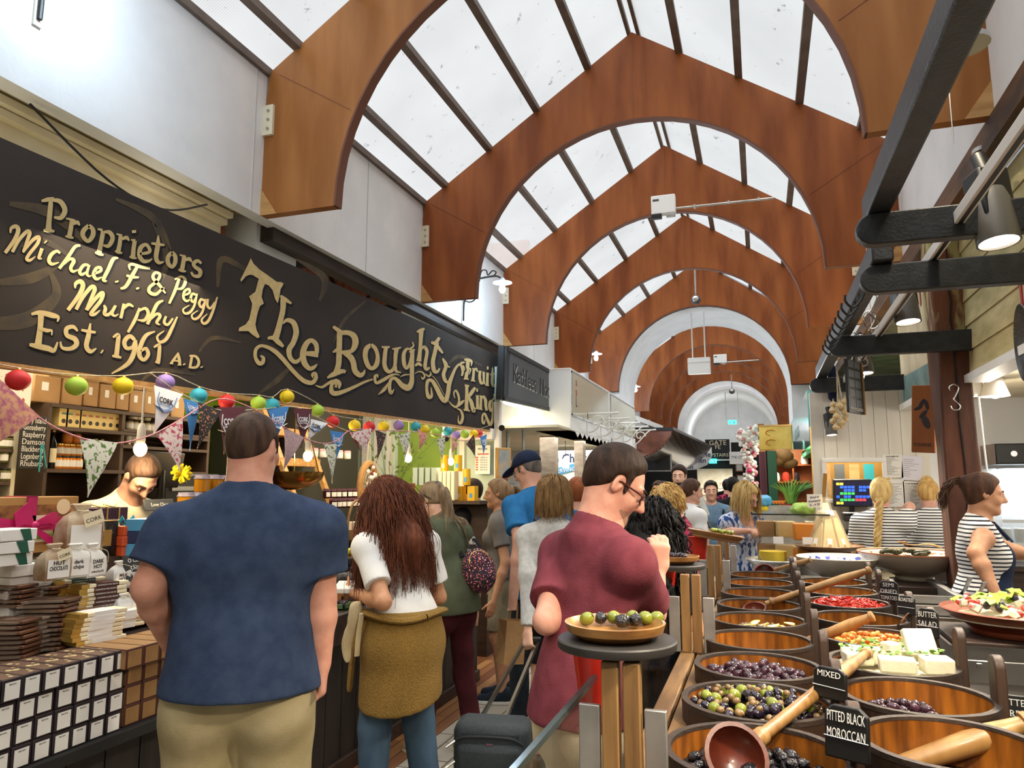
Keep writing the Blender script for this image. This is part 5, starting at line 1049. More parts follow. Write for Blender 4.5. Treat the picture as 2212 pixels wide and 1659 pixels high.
def choc_bag(px,py,X,s,m,lines,label,tagtxt=None,z=None,txtm='ink'):
    p=P(px,py,X=X);t=thing('chocolate_bag',label,'bag',p if z is None else(p.x,p.y,z));t.rotation_euler.z=rnd(-.3,.2)
    w,d,h=.048*s,.03*s,.105*s;g=G();prof=[(1,1,0),(1.05,1.05,.35),(1,.9,.7),(.8,.4,.9),(.45,.25,1.),(.3,.2,1.05),(.55,.3,1.18),(.5,.12,1.22)]
    vs=[(x*d*b,y*w*a,h*c)for a,b,c in prof for x,y in((1,-1),(1,1),(-1,1),(-1,-1))];fs=[(0,3,2,1)]+[(4*i+k,4*i+(k+1)%4,4*i+4+(k+1)%4,4*i+4+k)for i in range(len(prof)-1)for k in range(4)]+[tuple(4*len(prof)-4+k for k in range(4))]
    g.add(vs,fs);g.done('sack',m,t,50)
    g=G();g.box((d*1.08,0,h*.38),(.001,w*1.7,h*.62));l=g.done('label','label_white',t)
    for i,s_ in enumerate(lines):txt(s_,(d*1.08+.001,0,h*(.56-.18*i)),(0,1,0),(0,0,1),.0145*s*(1 if i<2 else.5),'lettering',txtm,l,fit=w*1.4,ext=.0003,bold=.03)
    g=G();g.tube(spline([(d*.3,-w*.3,h*1.04),(d*.6,0,h*1.02),(d*.3,w*.3,h*1.04)]),.002*s,5);g.tube(spline([(d*.5,.01,h*1.03),(d*1.4,w*.7,h*.9),(d*1.3,w*.9,h*.5)]),.0014*s,5);g.done('string','rope',t)
    if tagtxt:g=G();g.box((d*1.5,w*.2,h*.85),(.001,w*1.1,h*.34),Mx.Rotation(.3,3,'X'));k=g.done('tag','cream_paper',t);txt(tagtxt,(d*1.5+.001,w*.2,h*.82),(0,1,.3),(0,-.3,1),.011*s,'lettering','ink',k,fit=w*.9,ext=.0003)
choc_bag(168,1192,-2.52,1.45,'bag_clear',[],'big cellophane bag of brown chocolates tied with raffia','CORK');choc_bag(112,1252,-2.42,1.0,'bag_clear',['HOT','CHOCOLATE'],'bag of hot chocolate with a cream tag reading CORK','CORK')
choc_bag(157,1246,-2.42,.95,'bag_white',['dark','chips'],'silvery bag labelled dark chips');choc_bag(194,1246,-2.42,.98,'bag_white',['DARK','HOT','CHOCOLATE'],'bag labelled dark hot chocolate with a tag on its right','')
for i,px in enumerate((255,272,292)):choc_bag(px,1268,-2.42,.8,'bag_white',['MILK','HOT'],'white bag labelled milk hot chocolate, %s of three'%place(3,i),txtm='band_brown')
for i,px in enumerate((262,279,296,312)):choc_bag(px,1328,-2.36,.62,'bag_white',[],'small white bag behind the brown boxes, %s of four'%place(4,i))
mat('tin_black','211b18',.25);mat('gilt','b98d4a',.35,m=.5);mat('purple','46283f',.5);mat('orange_box','d0562c',.5);mat('teal','2f9fa8',.4);mat('sea_blue','4d9ac8',.5);mat('sea_navy','22345c',.5);mat('navy_box','1c2440',.5)
def drum(px,py,X,r,h,label,z=1.3):
    p=P(px,py,X=X);t=thing('tin',label,'tin',(p.x,p.y,z),group='black tins');g=G();g.lathe([(r*.97,0),(r,.004),(r,h),(r*.97,h+.003)],n=24);g.done('can','tin_black',t)
    for k in(0,.32,.65,1):g=G();g.lathe([(r,h*k-.002),(r+.002,h*k),(r,h*k+.002)],n=24,cap=False);g.done('rib','gilt' if k==1 else 'tin_black',t)
    g=G();g.strip([(r*1.01*math.cos(a),r*1.01*math.sin(a),h*.3)for a in(-.7,-.45,-.2)],[(r*1.01*math.cos(a),r*1.01*math.sin(a),h*.75)for a in(-.7,-.45,-.2)],(.001,0,0));g.done('label','gilt',t)
drum(172,1142,-2.78,.06,.13,'black tin left of the biggest black tin');drum(222,1146,-2.68,.064,.15,'biggest black tin with a gilt rim');drum(256,1147,-2.66,.04,.1,'smallest black tin right of the big one')
g=bx((.12,.2,.25));g.v=[(x-2.75,y+2.55,z+1.175)for x,y,z in g.v];g.bb((-2.85,2.2,1.0),(-2.6,3.2,1.3));tag(g.done('display_step','wood_dark'),'dark step carrying the tins and gift boxes','step')
for i,(px,w)in enumerate(((168,.13),(212,.12),(238,.1))):
    p=P(px,1088,X=-2.95);t=thing('purple_gift_box','purple gift box tied with gold string, %s of three'%place(3,i),'box',(p.x,p.y,1.36),group='purple gift boxes');g=G();g.bb((-.06,-w/2,0),(.06,w/2,.135));g.done('carton','purple',t,bev=.002);g=G();g.bb((-.061,-.004,-.001),(.061,.004,.137));g.tube(spline([(.0,-.04,.15),(.02,0,.138),(0,.04,.15)]),.003,5);g.done('string','gold',t)
p=P(270,1146,X=-2.62);r0=thing('orange_gift_box','x','box',group='orange gift boxes');g=bx((.07,.075,.04));g.done('carton','orange_box',r0,bev=.002);g=G();g.box((0,.0,0),(.0715,.012,.0415));g.done('ribbon','teal',r0)
stack(r0,3,(p.x,p.y,1.32),(0,0,.042),lambda k:'orange gift box with teal ribbon, %s of three'%('bottom','middle','top')[k])
g=G()
for s in(-1,1):g.strip([(.0,0,.0),(.01,s*.025,.03),(.005,s*.035,.015),(0,0,.0)],[(0,0,.012),(.01,s*.03,.045),(.005,s*.045,.02),(0,0,.005)],(.003,0,0))
tag(g.done('ribbon_bow','teal',loc=(p.x,p.y,1.425)),'teal bow on top of the orange gift boxes','bow')
p=P(318,1146,X=-2.55)
for k,(m,c)in enumerate((('sea_blue','bottom'),('sea_navy','middle'),('sea_blue','top'))):
    t=thing('salt_box','%s blue box of the stack beside the man in navy'%c,'box',(p.x,p.y,1.3+k*.052),.2,'blue boxes in a stack');g=G();g.bb((-.06,-.065,0),(.06,.065,.05));g.done('carton',m,t,bev=.002);g=G();g.lathe([(.01,0),(.01,.001)],(.0605,.03,.025),14,Mx.Rotation(PI/2,3,'Y'));g.done('round_mark','label_white',t)
r0=thing('navy_box','x','box',group='flat navy boxes with cream lids');g=bx((.2,.2,.038));g.done('carton','navy_box',r0,bev=.003);g=G();g.box((0,-.1,0),(.19,.03,.036));g.box((-.01,0,.019),(.17,.19,.002));g.done('cream_side','cream_paper',r0)
first=True
for c,px in enumerate((232,300)):
    p=P(px,1240,X=-2.6)
    for k in range(5):
        loc=(p.x+rnd(-.006,.006),p.y,1.035+k*.0405);lab='flat navy box, %s of the %s stack'%('bottom' if k==0 else 'top' if k==4 else ORD[k]+' up',('left','right')[c])
        if first:r0.location=loc;r0['label']=lab;first=False
        else:dup(r0,loc,rnd(-.05,.05),lab)
def chalkboard(px,py,X,w,h,lines,label,rz=0,tilt=.3,m='chalk',Y=None,frame_=None,hl=.4,face=PI/2):
    p=P(px,py,X=X)if Y is None else P(px,py,Y=Y);t=thing('chalkboard',label,'sign',p);t.rotation_euler=(-tilt,0,face+rz)
    g=G();g.bb((-w/2,0,-h/2),(w/2,.008,h/2));b=g.done('board',m,t,bev=.002)
    for i,s_ in enumerate(lines):txt(s_,(0,-.001,h*(.5-(i+.7)/(len(lines)+.4))),(1,0,0),(0,0,1),h/(len(lines)+1)*hl*1.6,'lettering','chalk_white',t,fit=w*.85,ext=.0004)
    return t
chalkboard(292,1226,-2.4,.1,.1,['O Con','Choc','Bars'],'small black chalk sign leaning on the navy boxes');chalkboard(345,1090,-3.0,.2,.06,['Love Choc'],'grey sign with white script behind the blue boxes',m='grey_paint')
BXs=-3.95
t=thing('shelf_unit','brown shelf unit with jars and tea boxes along the back of the stall','shelves',(BXs,3.4,0));ya,yb=P(108,900,X=BXs).y-3.4,P(452,930,X=BXs).y-3.4;zt=P(180,878,X=BXs).z;zs=[zt,P(180,925,X=BXs).z,P(180,1014,X=BXs).z,1.1,.6]
g=G();g.bb((-.42,ya,0),(-.40,yb,zt));g.done('back_board','shelf_brown',t)
yd=P(266,930,X=BXs).y-3.4
for y in(ya,yd,yb):g=G();g.bb((-.4,y-.012,0),(0,y+.012,zt));g.done('upright','shelf_brown',t)
for z in zs:g=G();g.bb((-.4,ya,z-.022),(.004,yb,z));g.done('shelf','shelf_brown',t)
z2=[P(330,y,X=BXs).z for y in(932,965,1040)]
for z in z2[:2]:g=G();g.bb((-.4,yd,z-.02),(.004,yb,z));g.done('shelf','shelf_brown',t)
wl=thing('shelf_unit','brown shelves at the far left edge of the stall','shelves',(BXs-.02,2.5,0));yz=P(36,960,X=BXs).y-2.5
g=G();g.bb((-.4,-1.5,0),(-.38,yz,2.0));g.done('back_board','shelf_brown',wl);g=G();g.bb((-.38,yz,0),(.0,yz+.024,2.2));g.done('upright','cream',wl)
for z in(1.3,1.62,1.8,2.05):g=G();g.bb((-.38,-1.5,z-.02),(0,yz,z));g.done('shelf','shelf_brown',wl)
mat('card_dark','a07c50',.75,'93703f',6);mat('tape','d9c9a2',.3)
cbx=[(70,130,834,868),(133,178,832,872),(180,212,832,876),(214,250,840,880),(104,178,806,834),(182,216,808,832),(250,278,852,884),(280,308,826,858),(278,310,856,890),(310,336,860,892),(312,338,830,860),(340,366,858,896),(368,398,868,904),(370,396,840,868),(240,276,818,850)]
for i,(x0,x1,yt,yb_)in enumerate(cbx):
    a,b,c=P(x0,yb_,X=BXs-.04),P(x1,yb_,X=BXs-.04),P((x0+x1)/2,yt,X=BXs-.04);zb=max(zt+.002,a.z)if i not in(4,5,7,10,13,14)else zt+.16
    t=thing('cardboard_box','cardboard box on top of the brown shelves, %s counted along the shelf'%ORD[i],'box',((a.x),(a.y+b.y)/2,zb),group='cardboard boxes on the shelves');w=abs(b.y-a.y)/2-.004;h=.15 if i not in(0,1,2)else.155
    g=G();g.bb((-.25,-w,0),(0,w,h));g.done('carton','card',t,bev=.003);g=G();g.bb((-.1,-w*.98,h-.001),(-.0,w*.98,h+.001));g.box((.001,w*.4,h*.5),(.002,w*.7,h*.9))if 0 else g.box((-.12,0,h),(.05,w*1.9,.002));g.done('tape','tape',t);g=G();g.box((.001,-w*.2,h*.62),(.002,w*.5,h*.32));g.done('label','label_white',t)
for i in range(9):
    px=138+i*14.6;p=P(px,900,X=BXs-.03);z=zs[1]+.002;t=thing('tea_box','pale yellow tea box on the top shelf, %s'%place(9,i),'box',(p.x,p.y,z),group='yellow tea boxes');w=.031
    g=G();g.bb((-.1,-w,0),(0,w,.125));g.done('carton',mat('tea_yellow','ecd28b',.6),t,bev=.002);g=G();g.lathe([(.014,0),(.014,.001)],(.0005,.0,.035),12,Mx.Rotation(PI/2,3,'Y'));g.done('bird_mark','box_dark',t);g=G();g.box((.001,0,.08),(.001,.03,.012));g.done('printed_band',mat('teal_dull','5f8f86',.6)if i<2 else mat('red_dull','b06a4a',.6),t)
mat('jar_glass','dfe8e2',.05,al=.35,tr=.6)
def jar(r,h,fill,lid,label_m,name='jar',cloth=None):
    t=thing(name,'x','jar');g=G();g.lathe([(r*.92,0),(r,.004),(r,h*.8),(r*.8,h*.9),(r*.8,h)],n=14);g.done('glass',fill,t);g=G();g.lathe([(r*.86,h*.9),(r*.88,h*.92),(r*.86,h*1.06),(.001,h*1.07)],n=14);g.done('lid',lid,t)
    if label_m:g=G();g.strip([(r*1.02*math.cos(a),r*1.02*math.sin(a),h*.18)for a in[-1.2+i*.4 for i in range(7)]],[(r*1.02*math.cos(a),r*1.02*math.sin(a),h*.7)for a in[-1.2+i*.4 for i in range(7)]],(.0008,0,0));g.done('label',label_m,t)
    if cloth:g=G();g.lathe([(r*1.1,h*.84),(r*.95,h*.95),(r*.9,h*1.09),(.001,h*1.1)],n=14);g.done('cloth_cover',cloth,t)
    return t
mat('honey','d99a1c',.15,'c27f12',9);mat('amber','b36a1e',.15);mat('jam_dark','3a1218',.2);mat('marmalade','cf7a22',.15);mat('cream_jar','dcd3b4',.3);mat('olive_jar','6c6a3a',.2)
cnt=0
def jarset(proto,pos,where,grp,cat='jar'):
    proto['group']=grp;n=len(pos)
    for i,p in enumerate(pos):
        o=proto if i==0 else dup(proto);o.location=p;o.rotation_euler.z=rnd(-.3,.3);o['label']=where%place(n,i)
zc=zs[2]+.002
jarset(jar(.03,.075,'marmalade','black','label_white'),[P(x,1000,X=BXs-.06).xy.to_3d()+V((0,0,zc))for x in(122,138,152,167)],'white-labelled jar on the lower shelf, %s in the front row','jars of the lower shelf front')
jarset(jar(.03,.07,'marmalade','gold','label_white'),[P(x,985,X=BXs-.14).xy.to_3d()+V((0,0,zc+.082))for x in(126,140,152,166)],'jar of orange preserve, %s in the second row','jars stacked on the lower shelf')
jarset(jar(.03,.07,'amber','black','marmalade'),[P(x,970,X=BXs-.14).xy.to_3d()+V((0,0,zc+.16))for x in(143,163)],'orange-labelled jar on top of the pile, %s','jars at the top of the pile')
def bottle(r,h,m,label_m,cap='gold'):
    t=thing('bottle','x','bottle');g=G();g.lathe([(r*.95,0),(r,.005),(r,h*.62),(r*.4,h*.76),(r*.33,h*.95)],n=14);g.done('glass',m,t);g=G();g.lathe([(r*.4,h*.9),(r*.4,h),(.001,h)],n=12);g.done('cap',cap,t)
    g=G();g.strip([(r*1.02*math.cos(a),r*1.02*math.sin(a),h*.15)for a in[-1.2+i*.4 for i in range(7)]],[(r*1.02*math.cos(a),r*1.02*math.sin(a),h*.5)for a in[-1.2+i*.4 for i in range(7)]],(.0008,0,0));g.done('label',label_m,t);return t
mat('dark_glass','1c1a14',.1);mat('clear_spirit','cfa58c',.1,al=.7)
jarset(bottle(.022,.24,'dark_glass','cream_paper','wood_pale'),[P(111,1000,X=BXs-.06).xy.to_3d()+V((0,0,zc))],'%s dark oil bottle at the left of the jar shelf','dark oil bottle')
jarset(bottle(.026,.2,'clear_spirit','label_white','cream'),[P(x,980,X=BXs-.12).xy.to_3d()+V((0,0,zc))for x in(205,219,235)],'clear bottle behind the green bunting flag, %s','clear bottles on the shelf')
for r_,(zz,xs)in enumerate(((z2[0]+.0,(278,290,303,316,326)),(z2[0]+.075,(285,297,315)))):jarset(jar(.028,.065,'cream_jar','wood_dark','label_white'),[P(x,925,X=BXs-.08).xy.to_3d()+V((0,0,zz+.002))for x in xs],'preserve jar, upper right shelf, %%s in the %s row'%('lower','upper')[r_],'preserve jars, %s row'%('lower','upper')[r_])
jarset(bottle(.024,.14,'clear_spirit','label_white','steel'),[P(x,960,X=BXs-.08).xy.to_3d()+V((0,0,z2[1]+.002))for x in(274,286,298)],'spirit bottle beside the glowing bulb, %s','spirit bottles')
k=0
for rr,(zz,xs)in enumerate(((1.5,(276,290,304,318)),(1.585,(272,285,298,312)),(1.67,(283,297,318)))):jarset(jar(.03,.075,'honey','gold','cream_paper'),[P(x,1030,X=BXs-.03).xy.to_3d()+V((0,0,zz))for x in xs],'honey jar in the pyramid right of the shopkeeper, %%s in the %s row'%('bottom','middle','top')[rr],'honey jars, %s row'%('bottom','middle','top')[rr])
g=G();g.bb((BXs-.12,P(266,1030,X=BXs).y,1.478),(BXs+.03,P(328,1030,X=BXs).y,1.498));tag(g.done('ledge_shelf','shelf_brown'),'short shelf under the honey jars','shelf')
jarset(jar(.03,.08,'jam_dark','gold','honey'),[P(x,1085,X=-3.75).xy.to_3d()+V((0,0,1.36))for x in(263,275,287)],'dark jar with a yellow label behind the counter, %s','dark jars with yellow labels')
g=G();g.bb((-3.94,2.9,1.30),(-3.68,4.6,1.36));g.bb((-3.94,2.9,0),(-3.7,4.6,1.3));tag(g.done('back_bench','wood_dark'),'dark bench behind the stall counter','bench')
jarset(jar(.028,.065,'olive_jar','black','label_white'),[P(x,y,X=BXs-.05).xy.to_3d()+V((0,0,z+.002))for x,y,z in((6,1040,1.62),(14,1040,1.62),(4,1000,1.72),(14,920,1.8),(22,920,1.8),(5,920,1.8))],'jar on the far left shelves, %s','jars at the far left')
chalkboard(72,955,-3.9,.16,.3,['Tory Island','Gooseberry','Raspberry','Damson','Blackberry','Loganberry','Rhubarb'],'black menu board with white chalk script at the far left',tilt=0,hl=.55);g=G();g.cyl(P(86,1000,X=-3.86)-V((0,0,.05)),P(90,960,X=-3.86),.004);g.cyl(P(100,1010,X=-3.86),P(93,960,X=-3.86),.004);tag(g.done('folded_easel','teal'),'small teal easel beside the menu board','easel')
p=P(380,1010,X=-3.9);t=thing('coffee_machine','black coffee machine in front of the lime panel','machine',(-3.9,p.y+.1,1.36));g=G();g.bb((-.2,-.3,0),(.1,.25,.32));g.done('body','black',t,bev=.02);g=G();g.bb((.1,-.25,.2),(.12,.2,.23));g.done('trim','steel',t)
for i in range(3):g=G();g.lathe([(.02,0),(.025,.03),(.018,.05)],(.12,-.18+i*.08,.07),12);g.done('cup','jar_glass',t)
g=G();p=P(350,1015,X=-3.5);g.box(p,(.03,.3,.22),Mx.Rotation(.2,3,'Y'));g.cyl(p-V((.0,0,.25)),p,.02);tag(g.done('till_screen','black',bev=.006),'black till screen below the glowing bulb','screen')
g=G();p=P(392,1022,X=-3.0)
for i in range(60):a,b=rnd(0,6.28),math.acos(rnd(-1,1));g.tube([p,p+V((math.sin(b)*math.cos(a),math.sin(b)*math.sin(a),math.cos(b)))*.055],[.008,.006],4)
tag(g.done('pompom',mat('yellow_flower','e8d21c',.8)),'fluffy yellow pompom beside the honey jars','pompom')
mat('lilac_cloth','c9c2d6',.9,'9a93b0',30)
jarset(jar(.045,.09,'honey','gold',None,cloth='lilac_cloth'),[P(x,1030,X=-3.1).xy.to_3d()+V((0,0,1.56 if i<3 else 1.46))for i,x in enumerate((438,466,486,404,424))],'big honey jar with a cloth cover, %s','big honey jars')
g=G();g.bb((-3.2,P(395,1030,X=-3.1).y-.05,.9),(-3.0,P(430,1030,X=-3.1).y,1.455));g.bb((-3.2,P(430,1030,X=-3.1).y,.9),(-3.0,P(500,1030,X=-3.1).y,1.555));tag(g.done('jar_plinth','wood_dark'),'stepped plinth under the big honey jars','plinth')
p0=V((-3.9,0,0));t=thing('ladder_shelf','pine ladder shelf stacked with jam jars','shelves',(-3.9,5.6,0));yl=[P(x,1000,X=-3.9).y-5.6 for x in(632,706)]
for y in yl:
    g=G();g.bar((-.35,y,2.3),(.35,y,.8),.06,.04);g.done('front_rail','wood_pale',t);g=G();g.bar((-.4,y,2.3),(-.55,y,.8),.05,.04);g.done('rear_rail','wood_pale',t)
shz=[2.12,1.83,1.38,1.2]
for z in(2.12,1.84,1.4):x=-.35+.7*(2.3-z)/1.5;g=G();g.bb((x-.2,yl[0]-.05,z-.07),(x+.03,yl[1]+.05,z));g.done('tread','wood_pale',t)
jarset(jar(.032,.075,'jam_dark','jam_dark','label_white',cloth=mat('dark_cloth','2a2a38',.9,'5a2a34',40)),[V((-3.48+.0*i,5.6+yl[0]+(yl[1]-yl[0])*(i/7),1.402))for i in range(8)],'jam jar with a cloth cap on the lowest tread, %s','jam jars on the lowest tread')
jarset(jar(.032,.075,'jam_dark','jam_dark','label_white',cloth='dark_cloth'),[V((-3.56,5.62+yl[0]+(yl[1]-yl[0])*(i/6),1.485))for i in range(6)],'jam jar of the upper row on the lowest tread, %s','jam jars, second row on the lowest tread')
jarset(jar(.032,.07,'label_white','pink',None,cloth=mat('pink_cloth','e3a9ac',.9,'c98088',40)),[V((-3.68,5.6+yl[0]+(yl[1]-yl[0])*(i/4),1.842))for i in range(5)],'jar with a pink cloth cap on the middle tread, %s','pink capped jars')
g=G();g.bb((-4.6,6.0,0),(-4.2,7.2,2.6));tag(g.done('dark_cabinet',mat('anthracite','3a3734',.5)),'tall dark cabinet beside the dried flower wreath','cabinet');t=thing('jam_rack','black rack of jam jars behind the ladder shelf','rack',(-4.4,6.05,0));g=G();g.bb((-.2,-.7,0),(0,.0,2.3));g.done('case','black',t)
for r_ in range(5):jarset(jar(.03,.07,'jam_dark','black','label_white'),[V((-4.36,5.45+.085*i,1.25+.2*r_))for i in range(7)],'jam jar in the black rack, %%s in the %s row'%('bottom','second','third','fourth','top')[r_],'rack jars, %s row'%('bottom','second','third','fourth','top')[r_])
for r_ in range(5):g=G();g.bb((-4.41,5.38,1.232+.2*r_),(-4.32,6.05,1.248+.2*r_));tag(g.done('rack_ledge','black'),'black ledge of the jam rack, %s from the bottom'%ORD[r_],'ledge','ledges of the jam rack')
p=P(630,1026,X=-3.0);t=thing('scale_pan','hanging brass scale pan to the right of the man in navy','scale',p);g=G();g.lathe([(.22,.02),(.2,-.03),(.14,-.075),(.05,-.095),(.001,-.1),(.001,-.095),(.05,-.09),(.14,-.07),(.19,-.025)],n=32,cap=False);g.done('pan',mat('brass','b08a4a',.22,m=1),t)
for a in(0,2.1,4.2):g=G();g.cyl((.21*math.cos(a),.21*math.sin(a),.02),(0,0,.68),.004,n=5);g.done('chain','brass',t)
def at_c(px,py,X,z):p=P(px,py,X=X);return V((p.x,p.y,z))
CT=.902
g=G();g.bb((-3.05,3.45,.9),(-2.55,5.85,1.08));g.bb((-3.05,3.45,1.08),(-2.75,5.85,1.2));tag(g.done('display_tier','wood_dark',bev=.006),'stepped dark display tier along the far half of the counter','tier')
def crate(c,w,d,h,label,m='wood_pale',nm='crate'):
    t=thing(nm,label,'crate',c);g=G();g.bb((-d,-w,0),(d,w,.01));g.done('bottom',m,t)
    for k,(lo,hi)in enumerate((((d-.012,-w,0),(d,w,h)),((-d,-w,0),(-d+.012,w,h)),((-d,-w,0),(d,-w+.012,h)),((-d,w-.012,0),(d,w,h)))):g=G();g.bb(lo,hi);g.done('side',m,t,bev=.002)
    return t
mat('avocado','3a3530',.55,'28241f',30,bump=.5,bsc=120,rv=.25);mat('tomato','c8342a',.3,'d9553a',5);mat('lemon','d9cf3a',.4,'b8c23a',5,rv=.1)
ca=at_c(728,1215,-2.42,1.0);crate((ca.x,ca.y,.92),.12,.12,.08,'wooden crate of dark avocados','wood')
g=G();g.ell((0,0,0),(.03,.03,.04),12);av=tag(g.done('avocado','avocado'),'dark knobbly avocado heaped in the crate beside the white T-shirt','avocado','avocados in the crate')
for i in range(26):
    o=av if i==0 else dup(av);o.location=ca+V((rnd(-.09,.09),rnd(-.1,.1),.0+.045*(i//11)+rnd(0,.01)));o.rotation_euler=(rnd(0,3),rnd(0,3),rnd(0,3))
cb=at_c(722,1165,-2.62,1.13);crate((cb.x,cb.y,1.083),.09,.1,.05,'black tray of red tomatoes behind the avocados','black')
g=G();g.lathe([(.005,-.03),(.03,-.02),(.038,.0),(.03,.024),(.006,.026)],n=14);tm=tag(g.done('tomato','tomato'),'large red tomato in the black tray behind the avocados','tomato','tomatoes in the tray')
for i in range(6):o=tm if i==0 else dup(tm);o.location=cb+V((rnd(-.07,.07),-.07+.03*i,.01+rnd(0,.03)))
cb=at_c(768,1180,-2.6,1.11);crate((cb.x,cb.y,1.083),.09,.09,.05,'small wooden tray of yellow-green fruit','wood')
g=G();g.lathe([(.004,-.034),(.02,-.02),(.025,0),(.02,.02),(.004,.034)],n=12);lm=tag(g.done('lemon','lemon'),'yellow-green lemon in the small wooden tray','lemon','lemons in the tray')
for i in range(9):o=lm if i==0 else dup(lm);o.location=cb+V((rnd(-.06,.06),rnd(-.07,.07),.02+.03*(i//6)));o.rotation_euler=(rnd(0,3),rnd(0,3),0)
chalkboard(795,1160,-2.5,.14,.11,['Figs','3 for 2','Avocado 1.50'],'black price sign with white chalk writing over the lemons',tilt=.35,rz=-.25)
p=at_c(790,1235,-2.35,.96);t=thing('paper_parcel','folded brown paper bag lying beside the avocados','bag',p);c=SD((-.1,-.14,-.04),(.1,.14,.08),.008);c.ell((0,0,.0),(.07,.11,.045),None,.02);c.cap((0,-.09,.0),(0,.1,.03),.03,.02,.03);c.ripple(.004,[(30,40,10,1),(-20,60,30,2)]);c.done('bag','kraft',t)
for i,(px,py)in enumerate(((735,1262),(757,1258),(772,1266))):
    p=at_c(px,py,-2.3,CT);t=crate((p.x,p.y,CT),.05,.06,.035,'green fibre punnet of dark berries, %s of three'%place(3,i),mat('punnet','4a6a45',.8),'punnet');t['group']='berry punnets'
    g=G()
    for k in range(22):g.ell((rnd(-.05,.05),rnd(-.04,.04),.03+rnd(0,.014)),.011,8)
    o=g.done('berries',mat('berry','2a1020',.35),t);o['kind']='stuff'
for i,(px,py,z)in enumerate(((700,1130,1.22),(722,1120,1.22),(745,1135,1.22),(712,1145,1.14))):
    p=at_c(px,py,-2.8,z);c=SD((-.06,-.1,-.02),(.08,.1,.2),.009);c.ell((0,0,.07),(.04,.075,.085),None,.02);c.ripple(.006,[(40,60,30,i),(-30,20,70,2)]);o=c.done('sweet_bag',mat('pink_pack','eacfd4',.35,'c4496a',24,lo=.5,hi=.54),None);o.location=p;o.rotation_euler=(0,-.3,rnd(-.3,.3));tag(o,'pink and white bag of sweets below the ladder shelf, %s of four'%place(4,i),'bag','pink bags of sweets')
p=at_c(770,1140,-2.75,1.2);t=thing('wicker_basket','wicker basket with a tall hoop handle and pale packets in it','basket',p);mat('wicker','b48a52',.7,'8a6436',60,(1,1,4),bump=.6,bsc=120)
g=G();g.lathe([(.09,0),(.13,.09),(.135,.09),(.12,.02),(.01,.01)],n=22,sx=.8);g.done('bowl','wicker',t);g=G();g.tube([(0,.12*math.cos(a),.09+.2*math.sin(a))for a in[i*PI/14 for i in range(15)]],.009,7);g.done('hoop_handle','wicker',t)
g=G()
for i in range(4):g.box((rnd(-.04,.04),-.06+i*.04,.1),(.06,.02,.08),Mx.Rotation(rnd(-.4,.4),3,'X'))
g.done('packets','cream_paper',t)
jarset(bottle(.036,.3,'dark_glass','cream_paper','dark_glass'),[at_c(798,1130,-2.62,1.085),at_c(812,1125,-2.68,1.085)],'dark wine bottle beside the auburn hair, %s','wine bottles')
p=P(795,1060,X=-3.6);t=thing('dried_flower_wreath','oval hanging of dried flowers and cotton on a wicker ring','wreath',p)
g=G();g.tube([(0,.15*math.cos(a),.26*math.sin(a))for a in[i*PI/16 for i in range(33)]],.035,8,cap=False);g.done('ring','wicker',t)
for nm,m,n,r,sp in(('cotton','label_white',34,.02,.13),('dried_grass',mat('straw','bfae88',.9),130,0,.17),('red_berry',mat('berry_red','8c2f3a',.5),26,.011,.14),('lilac_flower',mat('lilac','a58ac0',.8),24,.013,.12),('orange_flower',mat('orange_fl','d9842a',.8),14,.014,.14)):
    g=G()
    for i in range(n):
        a=rnd(0,6.28);q=math.sqrt(rnd(0.05,1));y,z=sp*q*math.cos(a),.3*q*math.sin(a)-.05
        if nm=='lilac_flower':z=-.1+rnd(-.12,.05)
        if nm=='orange_flower':y,z=-.13+rnd(-.02,.02),rnd(-.08,.02)
        if r:g.ell((rnd(.02,.07),y,z),r*rnd(.7,1.2),7)
        else:g.tube([(.02,y*.6,z*.7),(rnd(.04,.1),y*1.15+rnd(-.03,.03),z*1.1+rnd(-.03,.03))],[.004,.001],4)
    o=g.done(nm,m,t);o['kind']='stuff'
for s in(-.03,.03):g=G();g.cyl((.0,s,.26),(0,0,.6),.003,n=4);g.done('cord','rope',t)
mat('tin_yellow','e8b51c',.35);mat('grey_green','9fb0a4',.5);mat('shelf_steel','5d625f',.4)
YE=6.6
g=G();a,b=P(885,1080,Y=YE),P(1045,1080,Y=YE);g.bb((a.x-.1,YE-.1,1.42),(b.x,YE+.3,1.45));g.bb((a.x-.1,YE+.1,0),(b.x,YE+.3,1.42));tag(g.done('end_display','wood_dark'),'dark display bench carrying the yellow tins','bench')
def ybox(i,px,py,w,h,m,nm,lab,cat,grp,round_=False,Y=YE):
    p=P(px,py,Y=Y);t=thing(nm,lab,cat,p,group=grp);g=G()
    if round_:g.lathe([(w/2*.98,0),(w/2,.004),(w/2,h),(w/2*.97,h+.004)],n=20)
    else:g.bb((-w/2,0,0),(w/2,.1,h))
    g.done('can' if round_ else 'carton',m,t,bev=0 if round_ else.002)
    if m=='tin_yellow':g=G();g.bb((-w*.2,-w/2-.001 if round_ else-.001,h*.2),(w*.2,.01,h*.5));g.done('label','sea_blue' if i%2 else 'cream_paper',t)
for i in range(4):ybox(i,896+i*13.5,1048,.052,.17,'grey_green','grey_box','grey green upright carton in the row left of the yellow tins, %s'%place(4,i),'box','grey green cartons')
for i,(px,py)in enumerate(((960,1018),(990,1018),(975,1052),(1008,1048),(990,1082),(1017,1082))):ybox(i,px,py,.075,.15 if i<4 else.14,'tin_yellow','yellow_tin','round yellow tin, %s from the top of the pile'%ORD[i],'tin','yellow tins',i<4)
for i in range(4):ybox(i,950+i*9,1080,.035,.27,'cream_paper','biscuit_packet','pale biscuit packet stacked in front of the yellow tins, %s'%place(4,i),'packet','pale packets',Y=YE-.12)
